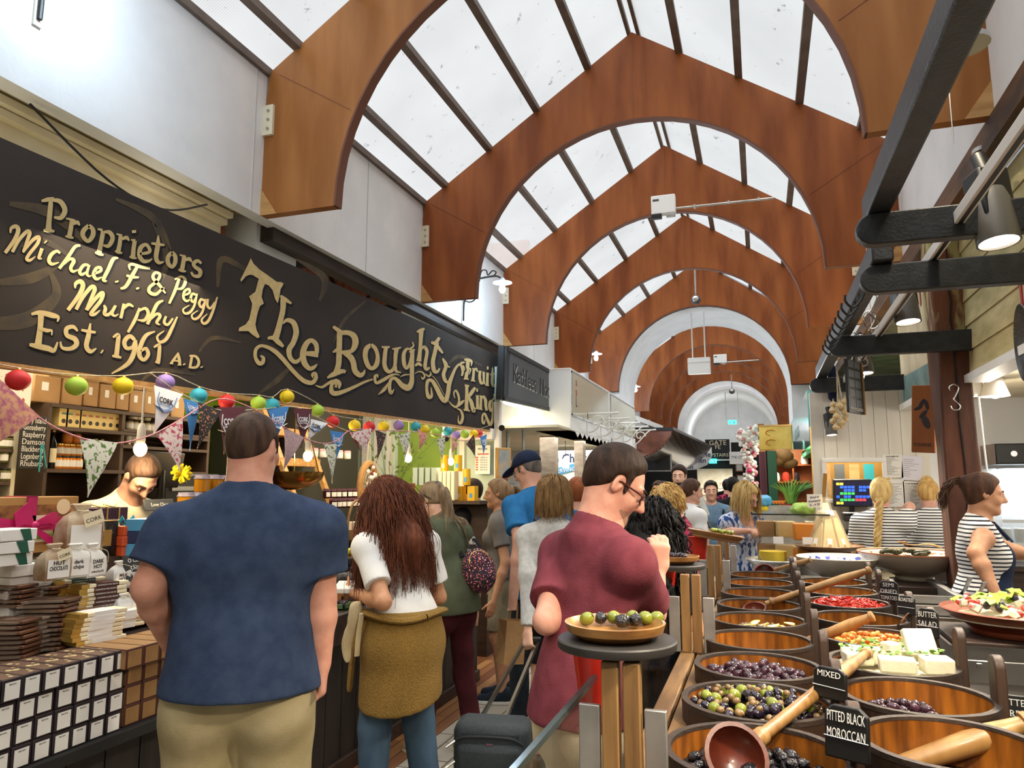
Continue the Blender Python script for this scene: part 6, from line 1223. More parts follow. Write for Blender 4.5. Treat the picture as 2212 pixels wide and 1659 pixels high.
g=G();p=P(882,1085,Y=YE-.15);g.box(p+V((0,0,.08)),(.09,.1,.2));tag(g.done('red_brown_carton','brick'),'red brown carton under the grey green cartons','box')
p=P(1043,990,Y=7.5);t=thing('wall_calendar','white wall calendar with red dates on the mint wall','calendar',p);g=G();g.bb((-.085,-.006,-.17),(.085,0,.14));g.done('sheet','paper',t);txt('PRO-LINE',(0,-.008,.1),(1,0,0),(0,0,1),.018,'lettering','ink',t)
g=G();g.bb((-.06,-.0075,.04),(.07,-.006,.052))
for r_ in range(6):g.bb((-.078,-.0075,.0-r_*.026),(-.052,-.006,.016-r_*.026))
g.done('red_marks','tomato',t)
for r_ in range(6):txt('8 11 12 13',(.015,-.008,.006-r_*.026),(1,0,0),(0,0,1),.013,'dates','ink',t,fit=.1)
p=P(1087,1000,Y=7.45);t=thing('framed_picture','narrow gilt framed picture seen edge on beside the pier','picture',p,.9);g=G();g.bb((-.09,-.02,-.16),(.09,.02,.16));g.done('frame','gilt',t,bev=.006);g=G();g.bb((-.07,-.022,-.14),(.07,-.019,.14));g.done('canvas',mat('paint_blue','7d97a8',.6,'b8a890',8),t)
g=G();p=P(1000,930,Y=7.4);g.bb((p.x-.1,7.45,p.z-.1),(p.x+.32,7.58,p.z+.02));tag(g.done('wall_heater','white_paint',bev=.01),'pale wall heater above the calendar','heater')
g=G();p=P(850,1040,Y=7.2)
for i in range(12):a=rnd(-.5,.5);g.tube(spline([p+V((rnd(-.05,.05),0,-.3)),p+V((a*.3,0,rnd(-.05,.1))),p+V((a*.9+.1,0,rnd(.1,.55)))]),[.006,.005,.005,.004,.004,.003,.003,.003,.002,.002,.002,.002,.001],5)
for i in range(40):q=p+V((rnd(-.3,.4),rnd(-.05,.05),rnd(-.1,.55)));g.ell(q,(.03,.008,.012),6,Mx.Rotation(rnd(0,3),3,'Y'))
tag(g.done('leafy_twigs',mat('twig_green','5d7038',.8)),'tall leafy twigs in front of the leaf green panel','plant')
def cctv(px,py,D,label,d=(.12,-.25,-.1)):
    p=P(px,py,D=D);t=thing('security_camera',label,'camera',p);d=V(d).normalized();g=G();g.cyl(V((0,0,0))-d*.06,d*.08,.035);g.done('barrel','white_paint',t);g=G();g.cyl(d*.08,d*.085,.033);g.done('lens','black',t);g=G();g.cyl((0,0,.0),(-.03,.03,.1),.015);g.done('bracket','white_paint',t)
cctv(1082,920,8.0,'white security camera at the lower right corner of the painted sign');cctv(962,942,7.0,'dark security camera hanging under the painted sign')
glow('bulb_warm','ffd58a',30)
for i,(px,py,D)in enumerate(((303,970,3.3),(665,985,4.7),(882,990,6.2),(974,997,6.6))):
    p=P(px,py,X=-2.97);t=thing('hanging_bulb','bare glowing bulb on a white cord, %s along the stall front'%place(4,i),'lamp',p,group='bare bulbs under the sign');g=G();g.ell((0,0,0),(.032,.032,.038),14);g.done('bulb','bulb_warm',t);g=G();g.lathe([(.02,.03),(.022,.05),(.02,.1),(.01,.13)],n=12);g.done('socket','white_paint',t);g=G();g.cyl((0,0,.12),(0,0,2.6-p.z),.005,n=6);g.done('cord','white_paint',t)
    lamp('POINT',p-V((0,0,.06)),9,(1,.78,.45),size=.04,name='bulb_light')
LC=dict(r='d8282a',g='a9cf46',y='efcf1d',p='9b7fc4',b='34a9bd')
for k_,v in LC.items():mat('lantern_'+k_,v,.6,sub=0)
LN=dict(r='red',g='green',y='yellow',p='lilac',b='turquoise');cntc={};LL=[(39,821,'r',3.05),(165,834,'g',3.2),(266,834,'y',3.35),(357,826,'p',3.5),(429,855,'b',3.65),(490,868,'r',3.85),(558,871,'g',4.05),(588,875,'b',4.2),(620,857,'y',4.3),(685,887,'g',4.55),(719,911,'r',4.7),(766,919,'y',5.0),(798,922,'r',5.1),(829,921,'y',5.4),(861,919,'p',5.6),(898,922,'b',5.9),(917,928,'y',6.1),(940,935,'g',6.3),(967,932,'b',6.5),(985,940,'p',6.7),(1004,938,'g',6.9),(1024,937,'y',7.05),(1034,937,'r',7.1)]
wires=[]
for i,(px,py,c,D)in enumerate(LL):
    p=P(px,py,X=-2.69);r=.043;n_=cntc[c]=cntc.get(c,0)+1;tot=sum(1 for q in LL if q[2]==c)
    t=thing('paper_lantern','%s paper lantern on the string under the sign, %s of that colour'%(LN[c],place(tot,n_-1)),'lantern',p,group='paper lanterns');g=G();pr=[]
    for k in range(17):th=-PI/2+PI*k/16;pr.append((max(.006,r*math.cos(th)*(1+.02*(k%2))),r*.92*math.sin(th)))
    g.lathe(pr,n=20);g.done('paper_globe','lantern_'+c,t);g=G();g.lathe([(.008,r*.88),(.01,r*.95),(.004,r*1.1)],n=8);g.done('ring','gold',t);wires.append(p+V((0,0,r*1.1)))
g=G();g.tube(spline([wires[0]+V((-.1,-.4,.03))]+wires+[wires[-1]+V((.1,.1,.05))],3),.0025,5);tag(g.done('lantern_string','rope'),'pale twisted string carrying the paper lanterns','string')
mat('fl_peach','d8a07a',.9,'b5607a',45,lo=.42,hi=.6,det=6);mat('fl_green','d9d6c6',.9,'5a7a3a',55,lo=.53,hi=.58,det=2);mat('fl_pink','e3d3cc',.9,'c0506a',60,lo=.53,hi=.58,det=2);mat('fl_dark','2a2a2c',.9,'b97a5a',90,lo=.58,hi=.62,det=1);mat('fl_mauve','b9a4a0',.9,'9c7a84',110);mat('cork_white','e9e8ea',.8);mat('cork_blue','3f7fc0',.8);mat('cork_plum','5a2a36',.8)
BU=[('fl_peach',(-20,800),(82,900),(-10,962),2.85),('fl_green',(172,945),(252,957),(190,1075),3.1),('fl_pink',(338,940),(392,905),(390,1020),3.4),('cork_white',(333,832),(392,852),(332,940),3.45),('cork_blue',(396,860),(428,872),(411,974),3.7),('fl_dark',(428,868),(475,888),(427,970),3.8),('cork_plum',(468,880),(530,880),(484,982),3.95),
    ('cork_blue',(578,884),(622,878),(598,950),4.25),('cork_plum',(632,882),(672,884),(652,968),4.45),('fl_mauve',(613,922),(654,945),(612,1018),4.5),('cork_white',(672,905),(706,915),(660,955),4.6),('fl_green',(698,958),(725,960),(718,1045),4.8),('cork_blue',(713,930),(742,935),(722,1008),4.85),('cork_plum',(750,930),(765,940),(782,985),5.1),('fl_pink',(755,935),(800,925),(790,980),5.15),
    ('fl_dark',(811,928),(832,938),(814,1000),5.4),('fl_green',(860,940),(885,932),(875,1000),5.8),('fl_peach',(902,925),(921,942),(905,975),6.1),('fl_green',(943,950),(960,942),(955,1005),6.4),('fl_peach',(975,945),(988,960),(975,980),6.6),('fl_dark',(1007,960),(1022,938),(1028,990),6.85),('cork_blue',(1037,945),(1050,938),(1044,990),7.0)]
NM=dict(fl_peach='peach flowered',fl_green='green leafy',fl_pink='pink rose patterned',fl_dark='dark flowered',fl_mauve='mauve flowered',cork_white='white CORK crested',cork_blue='blue CORK crested',cork_plum='plum CORK crested');cc={};tops=[]
mat('crest','eef0f4',.8);mat('crest_blue','2f6aa8',.8)
for m,a,b,c,D in BU:
    xx=-2.6 if m[0]=='f' else-2.66;A_,B_,C_=P(*a,X=xx),P(*b,X=xx+.02),P(*c,X=xx+.03);n_=cc[m]=cc.get(m,0)+1;tot=sum(1 for q in BU if q[0]==m);o0=(A_+B_)/2
    t=thing('bunting_flag','%s bunting flag, %s of that pattern'%(NM[m],place(tot,n_-1)),'bunting',o0,group='bunting flags along the sign')
    nrm=(B_-A_).cross(C_-A_).normalized();nrm=-nrm if nrm.x<0 else nrm;rows=6;vs=[];fs=[];g=G();La=[];Lb=[]
    for i in range(rows+1):
        f=i/rows;l=A_.lerp(C_,f)+nrm*(.012*math.sin(f*3));r_=B_.lerp(C_,f*.985)+nrm*(.012*math.sin(f*3+.8));La.append(l-o0);Lb.append(r_-o0)
    g.strip(La,Lb,-nrm*.002);g.done('cloth',m,t);tops+=[A_,B_]
    if m.startswith('cork'):
        ux=(B_-A_).normalized();uy=((A_+B_)/2-C_).normalized();w=(B_-A_).length;cen=(A_+B_)/2-o0-uy*w*.42+nrm*.007;cr='crest_blue' if m=='cork_white' else 'crest'
        txt('CORK',cen+nrm*.006,ux,uy,w*.17,'lettering','ink' if m=='cork_white' else 'crest',t,bold=.04,fit=w*.5,ext=.0003);g=G();f_=lambda x,y:cen+ux*(x*w)+uy*(y*w)+nrm*.007
        ribbon(g,[(-.3,.2,.03*1),(-.26,-.1,.03),(0,-.3,.03),(.26,-.1,.03),(.3,.2,.03)],f_,nrm*.0005)if 0 else None
        for s_ in(-1,1):g.tube([f_(s_*.32,.22),f_(s_*.3,-.05),f_(s_*.15,-.25),f_(0,-.3)],w*.012,4)
        g.tube([f_(-.4,-.2),f_(-.2,-.26),f_(0,-.36),f_(.2,-.26),f_(.4,-.2)],[w*.02,w*.04,w*.05,w*.04,w*.02],4,sq=.15);g.done('crest',cr,t)
        txt('ON A FORK',cen-uy*w*.13+nrm*.006,ux,uy,w*.07,'lettering',cr,t,fit=w*.4,ext=.0003)
g=G();fl=[P(-30,795,X=-2.595),P(82,900,X=-2.595),P(172,945,X=-2.595),P(252,957,X=-2.595),P(325,940,X=-2.595),P(392,905,X=-2.595),P(470,862,X=-2.595),P(540,880,X=-2.595),P(613,922,X=-2.595),P(654,945,X=-2.595),P(698,958,X=-2.595),P(730,950,X=-2.595),P(760,928,X=-2.595),P(820,930,X=-2.595),P(885,932,X=-2.595),P(960,942,X=-2.595),P(1007,952,X=-2.595),P(1050,935,X=-2.595)]
g.tube(spline(fl,5),.0035,5);tag(g.done('string','pink_cloth'),'pink tape carrying the flowered bunting flags','string')
g=G();g.tube(spline([P(325,806,X=-2.655),P(392,850,X=-2.655),P(475,886,X=-2.655),P(560,884,X=-2.655),P(640,880,X=-2.655),P(706,912,X=-2.655),P(760,935,X=-2.655)],5),.003,5);tag(g.done('string','rope'),'white cord carrying the crested bunting flags','string')
g=G();p=P(18,835,X=-3.4);g.bb((p.x-.12,p.y-.25,p.z-.12),(p.x,p.y+.12,2.45));tag(g.done('fruit_print_poster',mat('fruit_print','f0ede4',.7,'c0503c',20,lo=.6,hi=.63,det=1)),'white poster printed with small coloured fruit at the far left','poster')
for i,(px,py,w,rz)in enumerate(((672,1590,.1,.5),(712,1605,.1,.2))):
    p=P(px,py,Z=.012);t=thing('paper_carrier',('brown paper carrier bag with black print standing on the wooden floor','plain brown paper carrier bag right of the printed one')[i],'bag',p,rz);h=.42;g=G();vs=[(-w,-.06,0),(w,-.06,0),(w,.06,0),(-w,.06,0),(-w,-.05,h),(w,-.05,h),(w,.05,h),(-w,.05,h),(-w*.9,0,h*.5),(w*.9,0,h*.5)]
    g.add(vs,[(0,3,2,1),(0,1,5,4),(2,3,7,6),(0,4,8),(4,7,8),(7,3,8),(3,0,8),(1,9,5),(5,9,6),(6,9,2),(2,9,1)]);g.done('sack','kraft',t,0);g=G()
    for y in(-.05,.05):g.tube(spline([(-.05,y,h),(-.04,y,h+.1),(.04,y,h+.1),(.05,y,h)]),.004,5)
    g.done('handle','kraft',t)
    if i==0:txt('ICE',(.03,-.0615,.2),(1,0,0),(0,0,1),.04,'lettering','ink',t)
# ================================================================ the olive counter on the right
mat('tub_in','a5621e',.35,'4d280e',15,(1.6,1.6,.2),bump=.15,bsc=30,rv=.2);mat('tub_out','2b1c14',.55,'3c281a',8,(2,2,.3),bump=.3);mat('tub_rim','3a2c22',.6,'2a201a',20,bump=.3,bsc=80)
t=thing('olive_counter','long counter holding the rows of wooden tubs on the right','counter',(.35,3,0))
g=G();g.bb((-.6,-2.3,0),(.75,2.35,.86));g.done('base','wood_dark',t);g=G();g.bb((-.62,-2.3,.86),(.75,2.36,.885));g.done('top',mat('wet_dark','1d1815',.35,'2c241e',9),t)
g=G();g.bb((-.655,-2.3,.95),(-.605,2.3,1.0));g.bb((-.598,-2.3,.95),(-.555,2.3,.995));g.done('rail',mat('rail_wood','8a6a45',.5,'5f452b',7,(3,.4,3),bump=.2),t,bev=.004)
for y in(-2.2,-1,.2,1.3,2.2):g=G();g.bb((-.64,y,.86),(-.58,y+.04,.955));g.done('rail_support','wood_dark',t)
g=G();g.bb((.6,-2.3,.9),(.64,2.3,1.02));g.done('staff_edge','steel_dull',t,bev=.004)
def tub(x,y,label,level=.075,r=.19,zr=1.05,post=True,h=.17,px_=.0):
    t=thing('olive_tub',label,'tub',(x,y,zr-h),group='wooden olive tubs');n=40
    g=G();g.lathe([(r*.9,0),(r,h*.55),(r,h-.004)],n=n,cap=False);g.lathe([(r*.9,0),(.001,0)],n=n,cap=False);g.done('staves','tub_out',t)
    g=G();g.lathe([(r-.016,h-.004),(r-.018,h*.6),(r*.9-.018,.012),(.001,.012)],n=n,cap=False);g.done('lining','tub_in',t)
    g=G();g.lathe([(r+.001,h-.012),(r+.001,h),(r-.016,h),(r-.017,h-.008)],n=n,cap=False);g.done('rim','tub_rim',t)
    g=G();g.lathe([(r+.001,h*.3),(r+.004,h*.32),(r+.004,h*.42),(r+.001,h*.44)],n=n,cap=False);g.done('hoop','black_matt',t)
    if post:
        g=G();pts=[(r-.012,-.034,h*.3),(r-.012,.034,h*.3),(r-.012,.034,h+.085)]+[(r-.012,.034*math.cos(a),h+.085+.03*math.sin(a))for a in[PI*i/8 for i in range(1,8)]]+[(r-.012,-.034,h+.085)]
        g.slab(pts,(.026,0,0));g.done('handle_stave','tub_out',t,40,.004)
    return t
C1=[1.71,2.10,2.49,2.90,3.32,3.73,4.13,4.55,4.94];C2=[1.5,1.9,2.28,2.67,3.08,3.49,3.93,4.33,4.73]
L1=['nearest tub, of wrinkled black olives with a big wooden ladle in it','tub of mixed green, brown and purple olives','tub of glossy purple olives behind the mixed olives','tub with a few green olives and red peppers left at the bottom','tub of small brown olives with lemon slices','tub with a wooden ladle lying in it behind the lemon slices','empty tub just behind the ladle in the customer side row','second empty tub from the far end of the customer side row','farthest tub of the customer side row, with a ladle on it']
L2=['tub at the bottom edge under the long ladle handle','large nearly empty tub beside the pitted black Moroccan label','tub of purple olives on the staff side','tub topped with white cheese blocks and herbs','tub of orange beans in red sauce','dark tub with herbs behind the orange beans','tub heaped with red semi dried tomatoes','tub of pale paste behind the red tomatoes','farthest tub of the staff side row']
TB={}
for i,y in enumerate(C1):TB['k%d'%(i+1)]=tub(-.035,y,L1[i])
for i,y in enumerate(C2):TB['c%d'%i]=tub(.365,y,L2[i],post=True)
tub(.80,2.02,'tub at the right edge with the pitted green label',zr=1.07)
def content(x,y,z,m,r=.165,nm='brine',par=None,bumpy=0):
    g=G();g.lathe([(.001,bumpy),(r*.6,bumpy*.7),(r,0)],n=28,cap=False);o=g.done(nm,m,par);o.matrix_parent_inverse=par.matrix_basis.inverted()if par else Mx();o.location=(x,y,z);return o
mat('dark_oil','140d10',.2);mat('oil_brown','3a2412',.15)
mat('olive_purple','2c1620',.16,'472a36',30,rv=.35,coat=.5);mat('olive_black','0e0d10',.14,'1d1a20',60,bump=.9,bsc=120,rv=.2,coat=.4);mat('olive_green','8a9232',.2,'6d7824',30,rv=.2,coat=.4);mat('olive_brown','8a6f4a',.22,'6d5436',40,rv=.25,coat=.4);mat('olive_night','17111c',.14,'281c2c',30,rv=.3,coat=.5);mat('pepper_red','b5221c',.25);mat('pit','2a2018',.5)
def olive(m,a,b,label,grp,hole=0,wrinkle=0,nm='olive'):
    g=G();n=12 if not wrinkle else 14;g.ell((0,0,0),(a,a,b),n)
    if wrinkle:
        R_=random.Random(3);g.v=[tuple(c*(1+wrinkle*(R_.random()-.5))for c in v)for v in g.v]
    if not hole:return tag(g.done(nm,m,None,180),label,nm,grp)
    t=thing('olive',label,'olive',group=grp);g.done('flesh',m,t,180);g=G();g.ell((0,0,b*.86),(a*.32,a*.32,b*.16),8);g.done('pit_hole',hole,t,180);return t
def heap(x,y,z0,R,specs,layers,d,rise=.0,keep=None,budget=999,rest=''):
    "specs: list of (prototype, weight, size); packs olives in layers over the tub"
    pts=[]
    for ly in range(layers):
        tries=0;cur=[];rr=R*(1-.12*ly)
        while tries<2600:
            tries+=1;a=rnd(0,2*PI);q=rr*math.sqrt(rnd(0,1));p=(q*math.cos(a),q*math.sin(a))
            if keep and not keep(*p):continue
            if all((p[0]-c[0])**2+(p[1]-c[1])**2>d*d for c in cur):cur.append(p)
        if ly:cur=random.sample(cur,int(len(cur)*.45))
        pts+=[(p[0],p[1],z0+ly*d*.55+rise*(1-(p[0]**2+p[1]**2)/R**2)+rnd(-.002,.003))for p in cur]
    W_=sum(s[1]for s in specs);C_=V((0,0,HC));pts.sort(key=lambda p:(C_-V((x+p[0],y+p[1],p[2]))).length-6*(p[2]-z0))
    R=G();mi=[];ms=[s[0].data.materials[0]if s[0].data else None for s in specs]
    for n_,p in enumerate(pts):
        k=rnd(0,W_)
        for si,s in enumerate(specs):
            k-=s[1]
            if k<=0:break
        rot=(rnd(.6,2.4),rnd(-.8,.8),rnd(0,6.3));f=rnd(.88,1.1)
        if n_<budget:
            if not s[0].get('used'):o=s[0];s[0]['used']=1
            else:o=dup(s[0])
            o.location=(x+p[0],y+p[1],p[2]);o.rotation_euler=rot;o.scale=(f,f,f)
        else:
            M=Mx.Translation((x+p[0],y+p[1],p[2]))@Mx.LocRotScale(None,__import__('mathutils').Euler(rot),(f,f,f));me=s[0].data
            R.add([M@v.co for v in me.vertices],[tuple(q.vertices)for q in me.polygons]);mi+=[si]*len(me.polygons)
    if R.v:
        o=R.done('olives',ms,None,180);o.data.polygons.foreach_set('material_index',mi);tag(o,rest,'olives',kind='stuff')
    if not budget:bpy.data.objects.remove(specs[0][0])
    return pts
pK=olive('olive_purple',.0125,.0185,'glossy purple olive in the tub behind the mixed olives','purple olives, customer side')
content(-.035,2.49,1.005,'dark_oil',par=TB['k3']);heap(-.035,2.49,1.012,.158,[(pK,1)],2,.0255,.012,None,66,'lower and farther purple olives in the tub behind the mixed olives')
pB=olive('olive_black',.0135,.017,'wrinkled black olive in the nearest tub','wrinkled black olives',wrinkle=.22)
content(-.035,1.71,.985,'dark_oil',par=TB['k1']);heap(-.035,1.71,.992,.155,[(pB,1)],2,.026,.02,None,74,'lower and farther wrinkled black olives in the nearest tub')
m1=olive('olive_night',.012,.0175,'dark purple olive in the mixed tub','dark olives in the mixed tub');m2=olive('olive_brown',.009,.0105,'small brown olive in the mixed tub','small brown olives in the mixed tub');m3=olive('olive_green',.0155,.0175,'large green olive in the mixed tub','large green olives in the mixed tub')
content(-.035,2.10,1.022,'dark_oil',par=TB['k2']);heap(-.035,2.10,1.028,.166,[(m1,1.25),(m2,1.3),(m3,.3)],2,.0235,.018,None,104,'lower and farther olives in the tub of mixed olives')
pC=olive('olive_purple',.0125,.0185,'glossy purple olive heaped at the left of the staff side tub','purple olives, staff side')
content(.365,2.28,.97,'dark_oil',par=TB['c2']);heap(.345,2.26,.978,.15,[(pC,1)],2,.026,.02,lambda a,b:a<.06,14,'lower and farther purple olives in the staff side tub')
s1=olive('olive_brown',.008,.009,'small brown olive under the lemon slices','small olives with lemon');content(-.035,3.32,.99,'oil_brown',par=TB['k5']);heap(-.02,3.3,.998,.13,[(s1,1)],2,.0175,.02,None,0,'small brown olives under the lemon slices')
mat('lemon_rind','e3c02a',.35,'d3a81c',20);mat('lemon_flesh','ece2a0',.3)
for i in range(6):
    a=i*1.1;t=thing('lemon_slice','lemon slice on the small brown olives, %s'%place(6,i),'lemon',(-.07+.03*i,3.27+.02*(i%3),1.032+.004*(i%2)),a,'lemon slices');t.rotation_euler=(rnd(-.5,.2),rnd(-.4,.4),a)
    g=G();A_=[(.026*math.cos(b),.026*math.sin(b),0)for b in[PI*k/10 for k in range(11)]];g.strip([(x*1.0,y*1.0,z)for x,y,z in A_],[(x*.86,y*.86,z)for x,y,z in A_],(0,0,.004));g.done('rind','lemon_rind',t);g=G();g.strip([(x*.86,y*.86,z)for x,y,z in A_],[(x*.02,y*.02,z)for x,y,z in A_],(0,0,.0035));g.done('flesh','lemon_flesh',t)
g4=olive('olive_green',.0145,.017,'green olive left in the tub with red peppers','last green olives',hole='pepper_red');content(-.035,2.9,.955,'oil_brown',par=TB['k4'])
for i,(dx,dy)in enumerate(((-.01,-.02),(.06,-.03),(.09,.0),(-.04,.03),(.03,.04),(.1,-.05),(.0,-.06),(-.08,-.02),(.05,-.07))):
    o=g4 if i==0 else dup(g4);o.location=(-.035+dx,2.9+dy,.972);o.rotation_euler=(rnd(0,2),rnd(0,2),0)
g=G();g.tube([(0,0,0),(.012,.004,.003),(.022,0,0)],[.004,.006,.003],6);pr=tag(g.done('pepper_strip','pepper_red'),'strip of red pepper among the last green olives','pepper','red pepper strips')
for i in range(9):o=pr if i==0 else dup(pr);o.location=(-.12+rnd(0,.16),2.86+rnd(-.06,.1),.968);o.rotation_euler=(rnd(0,1),rnd(0,1),rnd(0,6))
for k in('k6','k7','k8','k9'):content(-.035,C1[int(k[1])-1],.935,'oil_brown',par=TB[k])
for k in('c0','c1','c5','c7','c8'):content(.365,C2[int(k[1])],.95,'oil_brown' if k!='c7' else 'cream_paper',par=TB[k])
mat('bean','d98e3a',.25,'c8722a',30,rv=.2,coat=.4);mat('tomato_dried','b8201a',.22,'d9442c',25,rv=.2,coat=.5);mat('herb','6f9a2c',.6,'4c7a20',30,rv=.3);mat('feta','efe9cf',.55,'e2dab8',12,bump=.2)
content(.365,3.08,1.0,mat('red_sauce','9c3418',.2),par=TB['c4']);bn=olive('bean',.0105,.017,'orange bean in the tub of beans in red sauce','beans in red sauce',nm='bean');heap(.365,3.08,1.008,.155,[(bn,1)],2,.024,.03)
content(.365,3.93,1.015,'tomato_dried',par=TB['c6'],bumpy=.03);g=G();R_=random.Random(4)
for i in range(230):
    a,q=R_.uniform(0,6.28),.16*math.sqrt(R_.random());c=V((q*math.cos(a),q*math.sin(a),.028*(1-(q/.16)**2)+R_.uniform(-.004,.014)));g.tube(spline([c,c+V((R_.uniform(-.014,.014),R_.uniform(-.014,.014),.008)),c+V((R_.uniform(-.025,.025),R_.uniform(-.025,.025),R_.uniform(-.004,.006)))],3),[.006]*5+[.006,.003],6,sq=.5)
tag(g.done('semi_dried_tomatoes','tomato_dried',loc=(.365,3.93,1.022)),'heap of glossy red semi dried tomatoes in the staff side tub','tomatoes',kind='stuff')
content(.365,2.67,1.03,'feta',par=TB['c3']);fb=[]
for i,(dx,dy,sx,sy,sz,rz,tx)in enumerate(((-.1,-.03,.09,.07,.045,.2,0),(.0,-.1,.11,.07,.05,-.05,0),(.11,-.08,.09,.08,.055,.1,0),(.09,.0,.1,.03,.1,.3,-.5),(-.03,.02,.1,.08,.05,.5,0),(-.1,.07,.08,.07,.04,-.3,0),(.05,.09,.09,.08,.04,.1,0),(.0,.0,.05,.05,.08,.7,0))):
    c=G();c.box((0,0,sz*.42),(sx*.92,sy*.92,sz*.84));o=c.done('cheese_block','feta',bev=.006,loc=(.365+dx,2.67+dy,1.042+(.03 if i==3 else 0)));o.rotation_euler=(tx,0,rz);tag(o,('white cheese block at the left of the herbed cheese tub','front middle white cheese block with herbs','white cheese block at the front right corner','white cheese slab standing on edge at the right','white cheese block in the middle of the tub','white cheese block at the back left','white cheese block at the back right','small upright white cheese piece in the centre')[i],'cheese','white cheese blocks')
def herbs(n,c,R,z,seed,nm='chopped_herbs',lab='scattered green herbs on the white cheese blocks',s=1.):
    g=G();q=random.Random(seed)
    for i in range(n):
        a,r_=q.uniform(0,6.28),R*math.sqrt(q.random());p=V((c[0]+r_*math.cos(a),c[1]+r_*math.sin(a)*.8,z+q.uniform(0,.012)))
        M=Mx.Rotation(q.uniform(0,6),3,'Z')@Mx.Rotation(q.uniform(-.8,.8),3,'X');g.ell(p,(.009*s,.006*s,.0012),6,M)
    return tag(g.done(nm,'herb'),lab,'herbs',kind='stuff')
herbs(150,(.365,2.7),.15,1.083,5);herbs(30,(.365,3.49),.1,.957,6,lab='few green herbs at the bottom of the dark tub')
mat('ladle_bowl','6a2c1a',.35,'471b10',9,bump=.05,coat=.3);mat('ladle_wood','b08850',.42,'8a6232',6,(3,3,.5),det=6,coat=.2)
def ladle(bp,hp,rb,rh,nrm,label,start=1.):
    bp,hp=V(bp),V(hp);t=thing('wooden_ladle',label,'ladle',bp);d=(hp-bp).normalized();nz=V(nrm).normalized()
    if rb:
        x,u=frame(nz);M=Mx((x,u,nz)).transposed();pr=[(rb*math.sin(a),-rb*.95*math.cos(a)+.0)for a in[i*PI/2.0/9 for i in range(10)]];pr[0]=(.001,-rb*.95);pin=[(r_*.86,z*.84-0*rb)for r_,z in reversed(pr)];pin[-1]=(.001,pin[-1][1])
        g=G();g.lathe(pr+pin,n=28,M=M,cap=False);g.done('bowl','ladle_bowl',t)
    a=d*rb*start;L=(hp-bp)-a;q=[a+L*f for f in(0,.04,.05,.075,.08,.1,.4,.75,.93,.955,.96,.99,1)]
    g=G();g.tube(q,[rh*k for k in(.7,.7,1.15,1.15,.75,.85,.95,1.15,.8,.75,1.05,1.05,.5)],14);g.done('handle','ladle_wood',t);return t
ladle(P(1592,1632,Z=1.06),P(1876,1408,D=2.25),.066,.0165,(.35,-.75,.55),'biggest wooden ladle, lying across the nearest tub')
ladle(P(1630,1312,D=3.55),P(1882,1230,D=3.45),.055,.017,(-.1,-.35,.9),'wooden ladle in the sixth tub with its handle over the red tomatoes')
ladle(P(1651,1238,D=4.9),P(1752,1209,D=4.7),.075,.016,(-.1,-.8,.6),'wooden ladle on the farthest tub with its bowl facing the viewer')
ladle(P(1702,1402,D=2.9),P(1888,1330,D=2.75),0,.019,(0,0,1),'wooden spoon handle rising out of the tub of last green olives')
ladle(P(1840,1690,D=1.75),P(2228,1560,D=1.7),0,.026,(0,0,1),'thick wooden handle at the bottom right corner')
def steel_spoon(a,b,r,label,hole=False):
    a,b=V(a),V(b);t=thing('steel_spoon',label,'spoon',a,group='steel serving spoons');d=b-a;g=G();n=10;x,u=frame(d)
    A_=[];B_=[]
    for i in range(n+1):f=i/n;w=r*(.45+.55*f);sag=u*(-.02*math.sin(PI*f));A_.append(d*f+x*w+sag);B_.append(d*f-x*w+sag)
    g.strip(A_,B_,u*.003);g.done('handle','chrome' if not hole else 'steel',t)
    g=G();g.ell((0,0,-.01),(.028,.034,.01),12);g.done('bowl','steel',t)
    if hole:g=G();g.ell(d*.9+u*.002,(r*.42,r*.42,.004),10,Mx((x,d.normalized(),u)).transposed());g.done('hanging_hole','black',t)
steel_spoon(P(1862,1392,D=3.0),P(1962,1326,D=2.9),.014,'steel spoon in the tub of orange beans');steel_spoon(P(1835,1292,D=3.9),P(1908,1252,D=3.8),.013,'steel spoon in the red tomatoes');steel_spoon(P(1818,1278,D=4.3),P(1868,1262,D=4.2),.012,'steel spoon behind the red tomatoes');steel_spoon(P(1838,1262,D=4.5),P(1906,1232,D=4.4),.013,'farthest steel spoon, beside the platter')
steel_spoon(P(2060,1290,D=4.0),P(2096,1248,D=3.9),.017,'upright white steel spoon handle, the farther of two in the paste trays',True);steel_spoon(P(2068,1322,D=3.7),P(2128,1258,D=3.6),.019,'upright white steel spoon handle, the nearer of two in the paste trays',True)
def board(px,py,D,w,h,lines,label,rz=.5,tilt=.1,Dz=0):
    p=P(px,py,D=D)if D else V((py+.172,px-.048,1.115));t=thing('price_label',label,'label',p);t.rotation_euler=(-tilt,0,rz)
    g=G();g.slab([(-w/2,0,-h/2),(w/2,0,-h/2),(w/2,0,h*.36),(w*.3,0,h/2),(-w*.3,0,h/2),(-w/2,0,h*.36)],(0,.012,0));g.done('board','black',t,40,.003)
    for i,s_ in enumerate(lines):txt(s_,(0,-.0015,h*(.28-.32*i)),(1,0,0),(0,0,1),h*.2,'lettering','chalk_white',t,fit=w*.86,ext=.0004)
    g=G();g.tube([(-w/2,-.002,-h*.1),(w/2,-.002,-h*.12)],.0012,4);g.done('wire','steel',t)
board(C1[1],-.035,0,.085,.075,['MIXED'],'black label reading mixed on the tub handle',-.6);board(C1[0],-.035,0,.085,.1,['PITTED BLACK','MOROCCAN'],'black label reading pitted black Moroccan',-.45);board(2198,1540,2.25,.09,.1,['PITTED','GREEN'],'black label reading pitted green at the right edge',-.2)
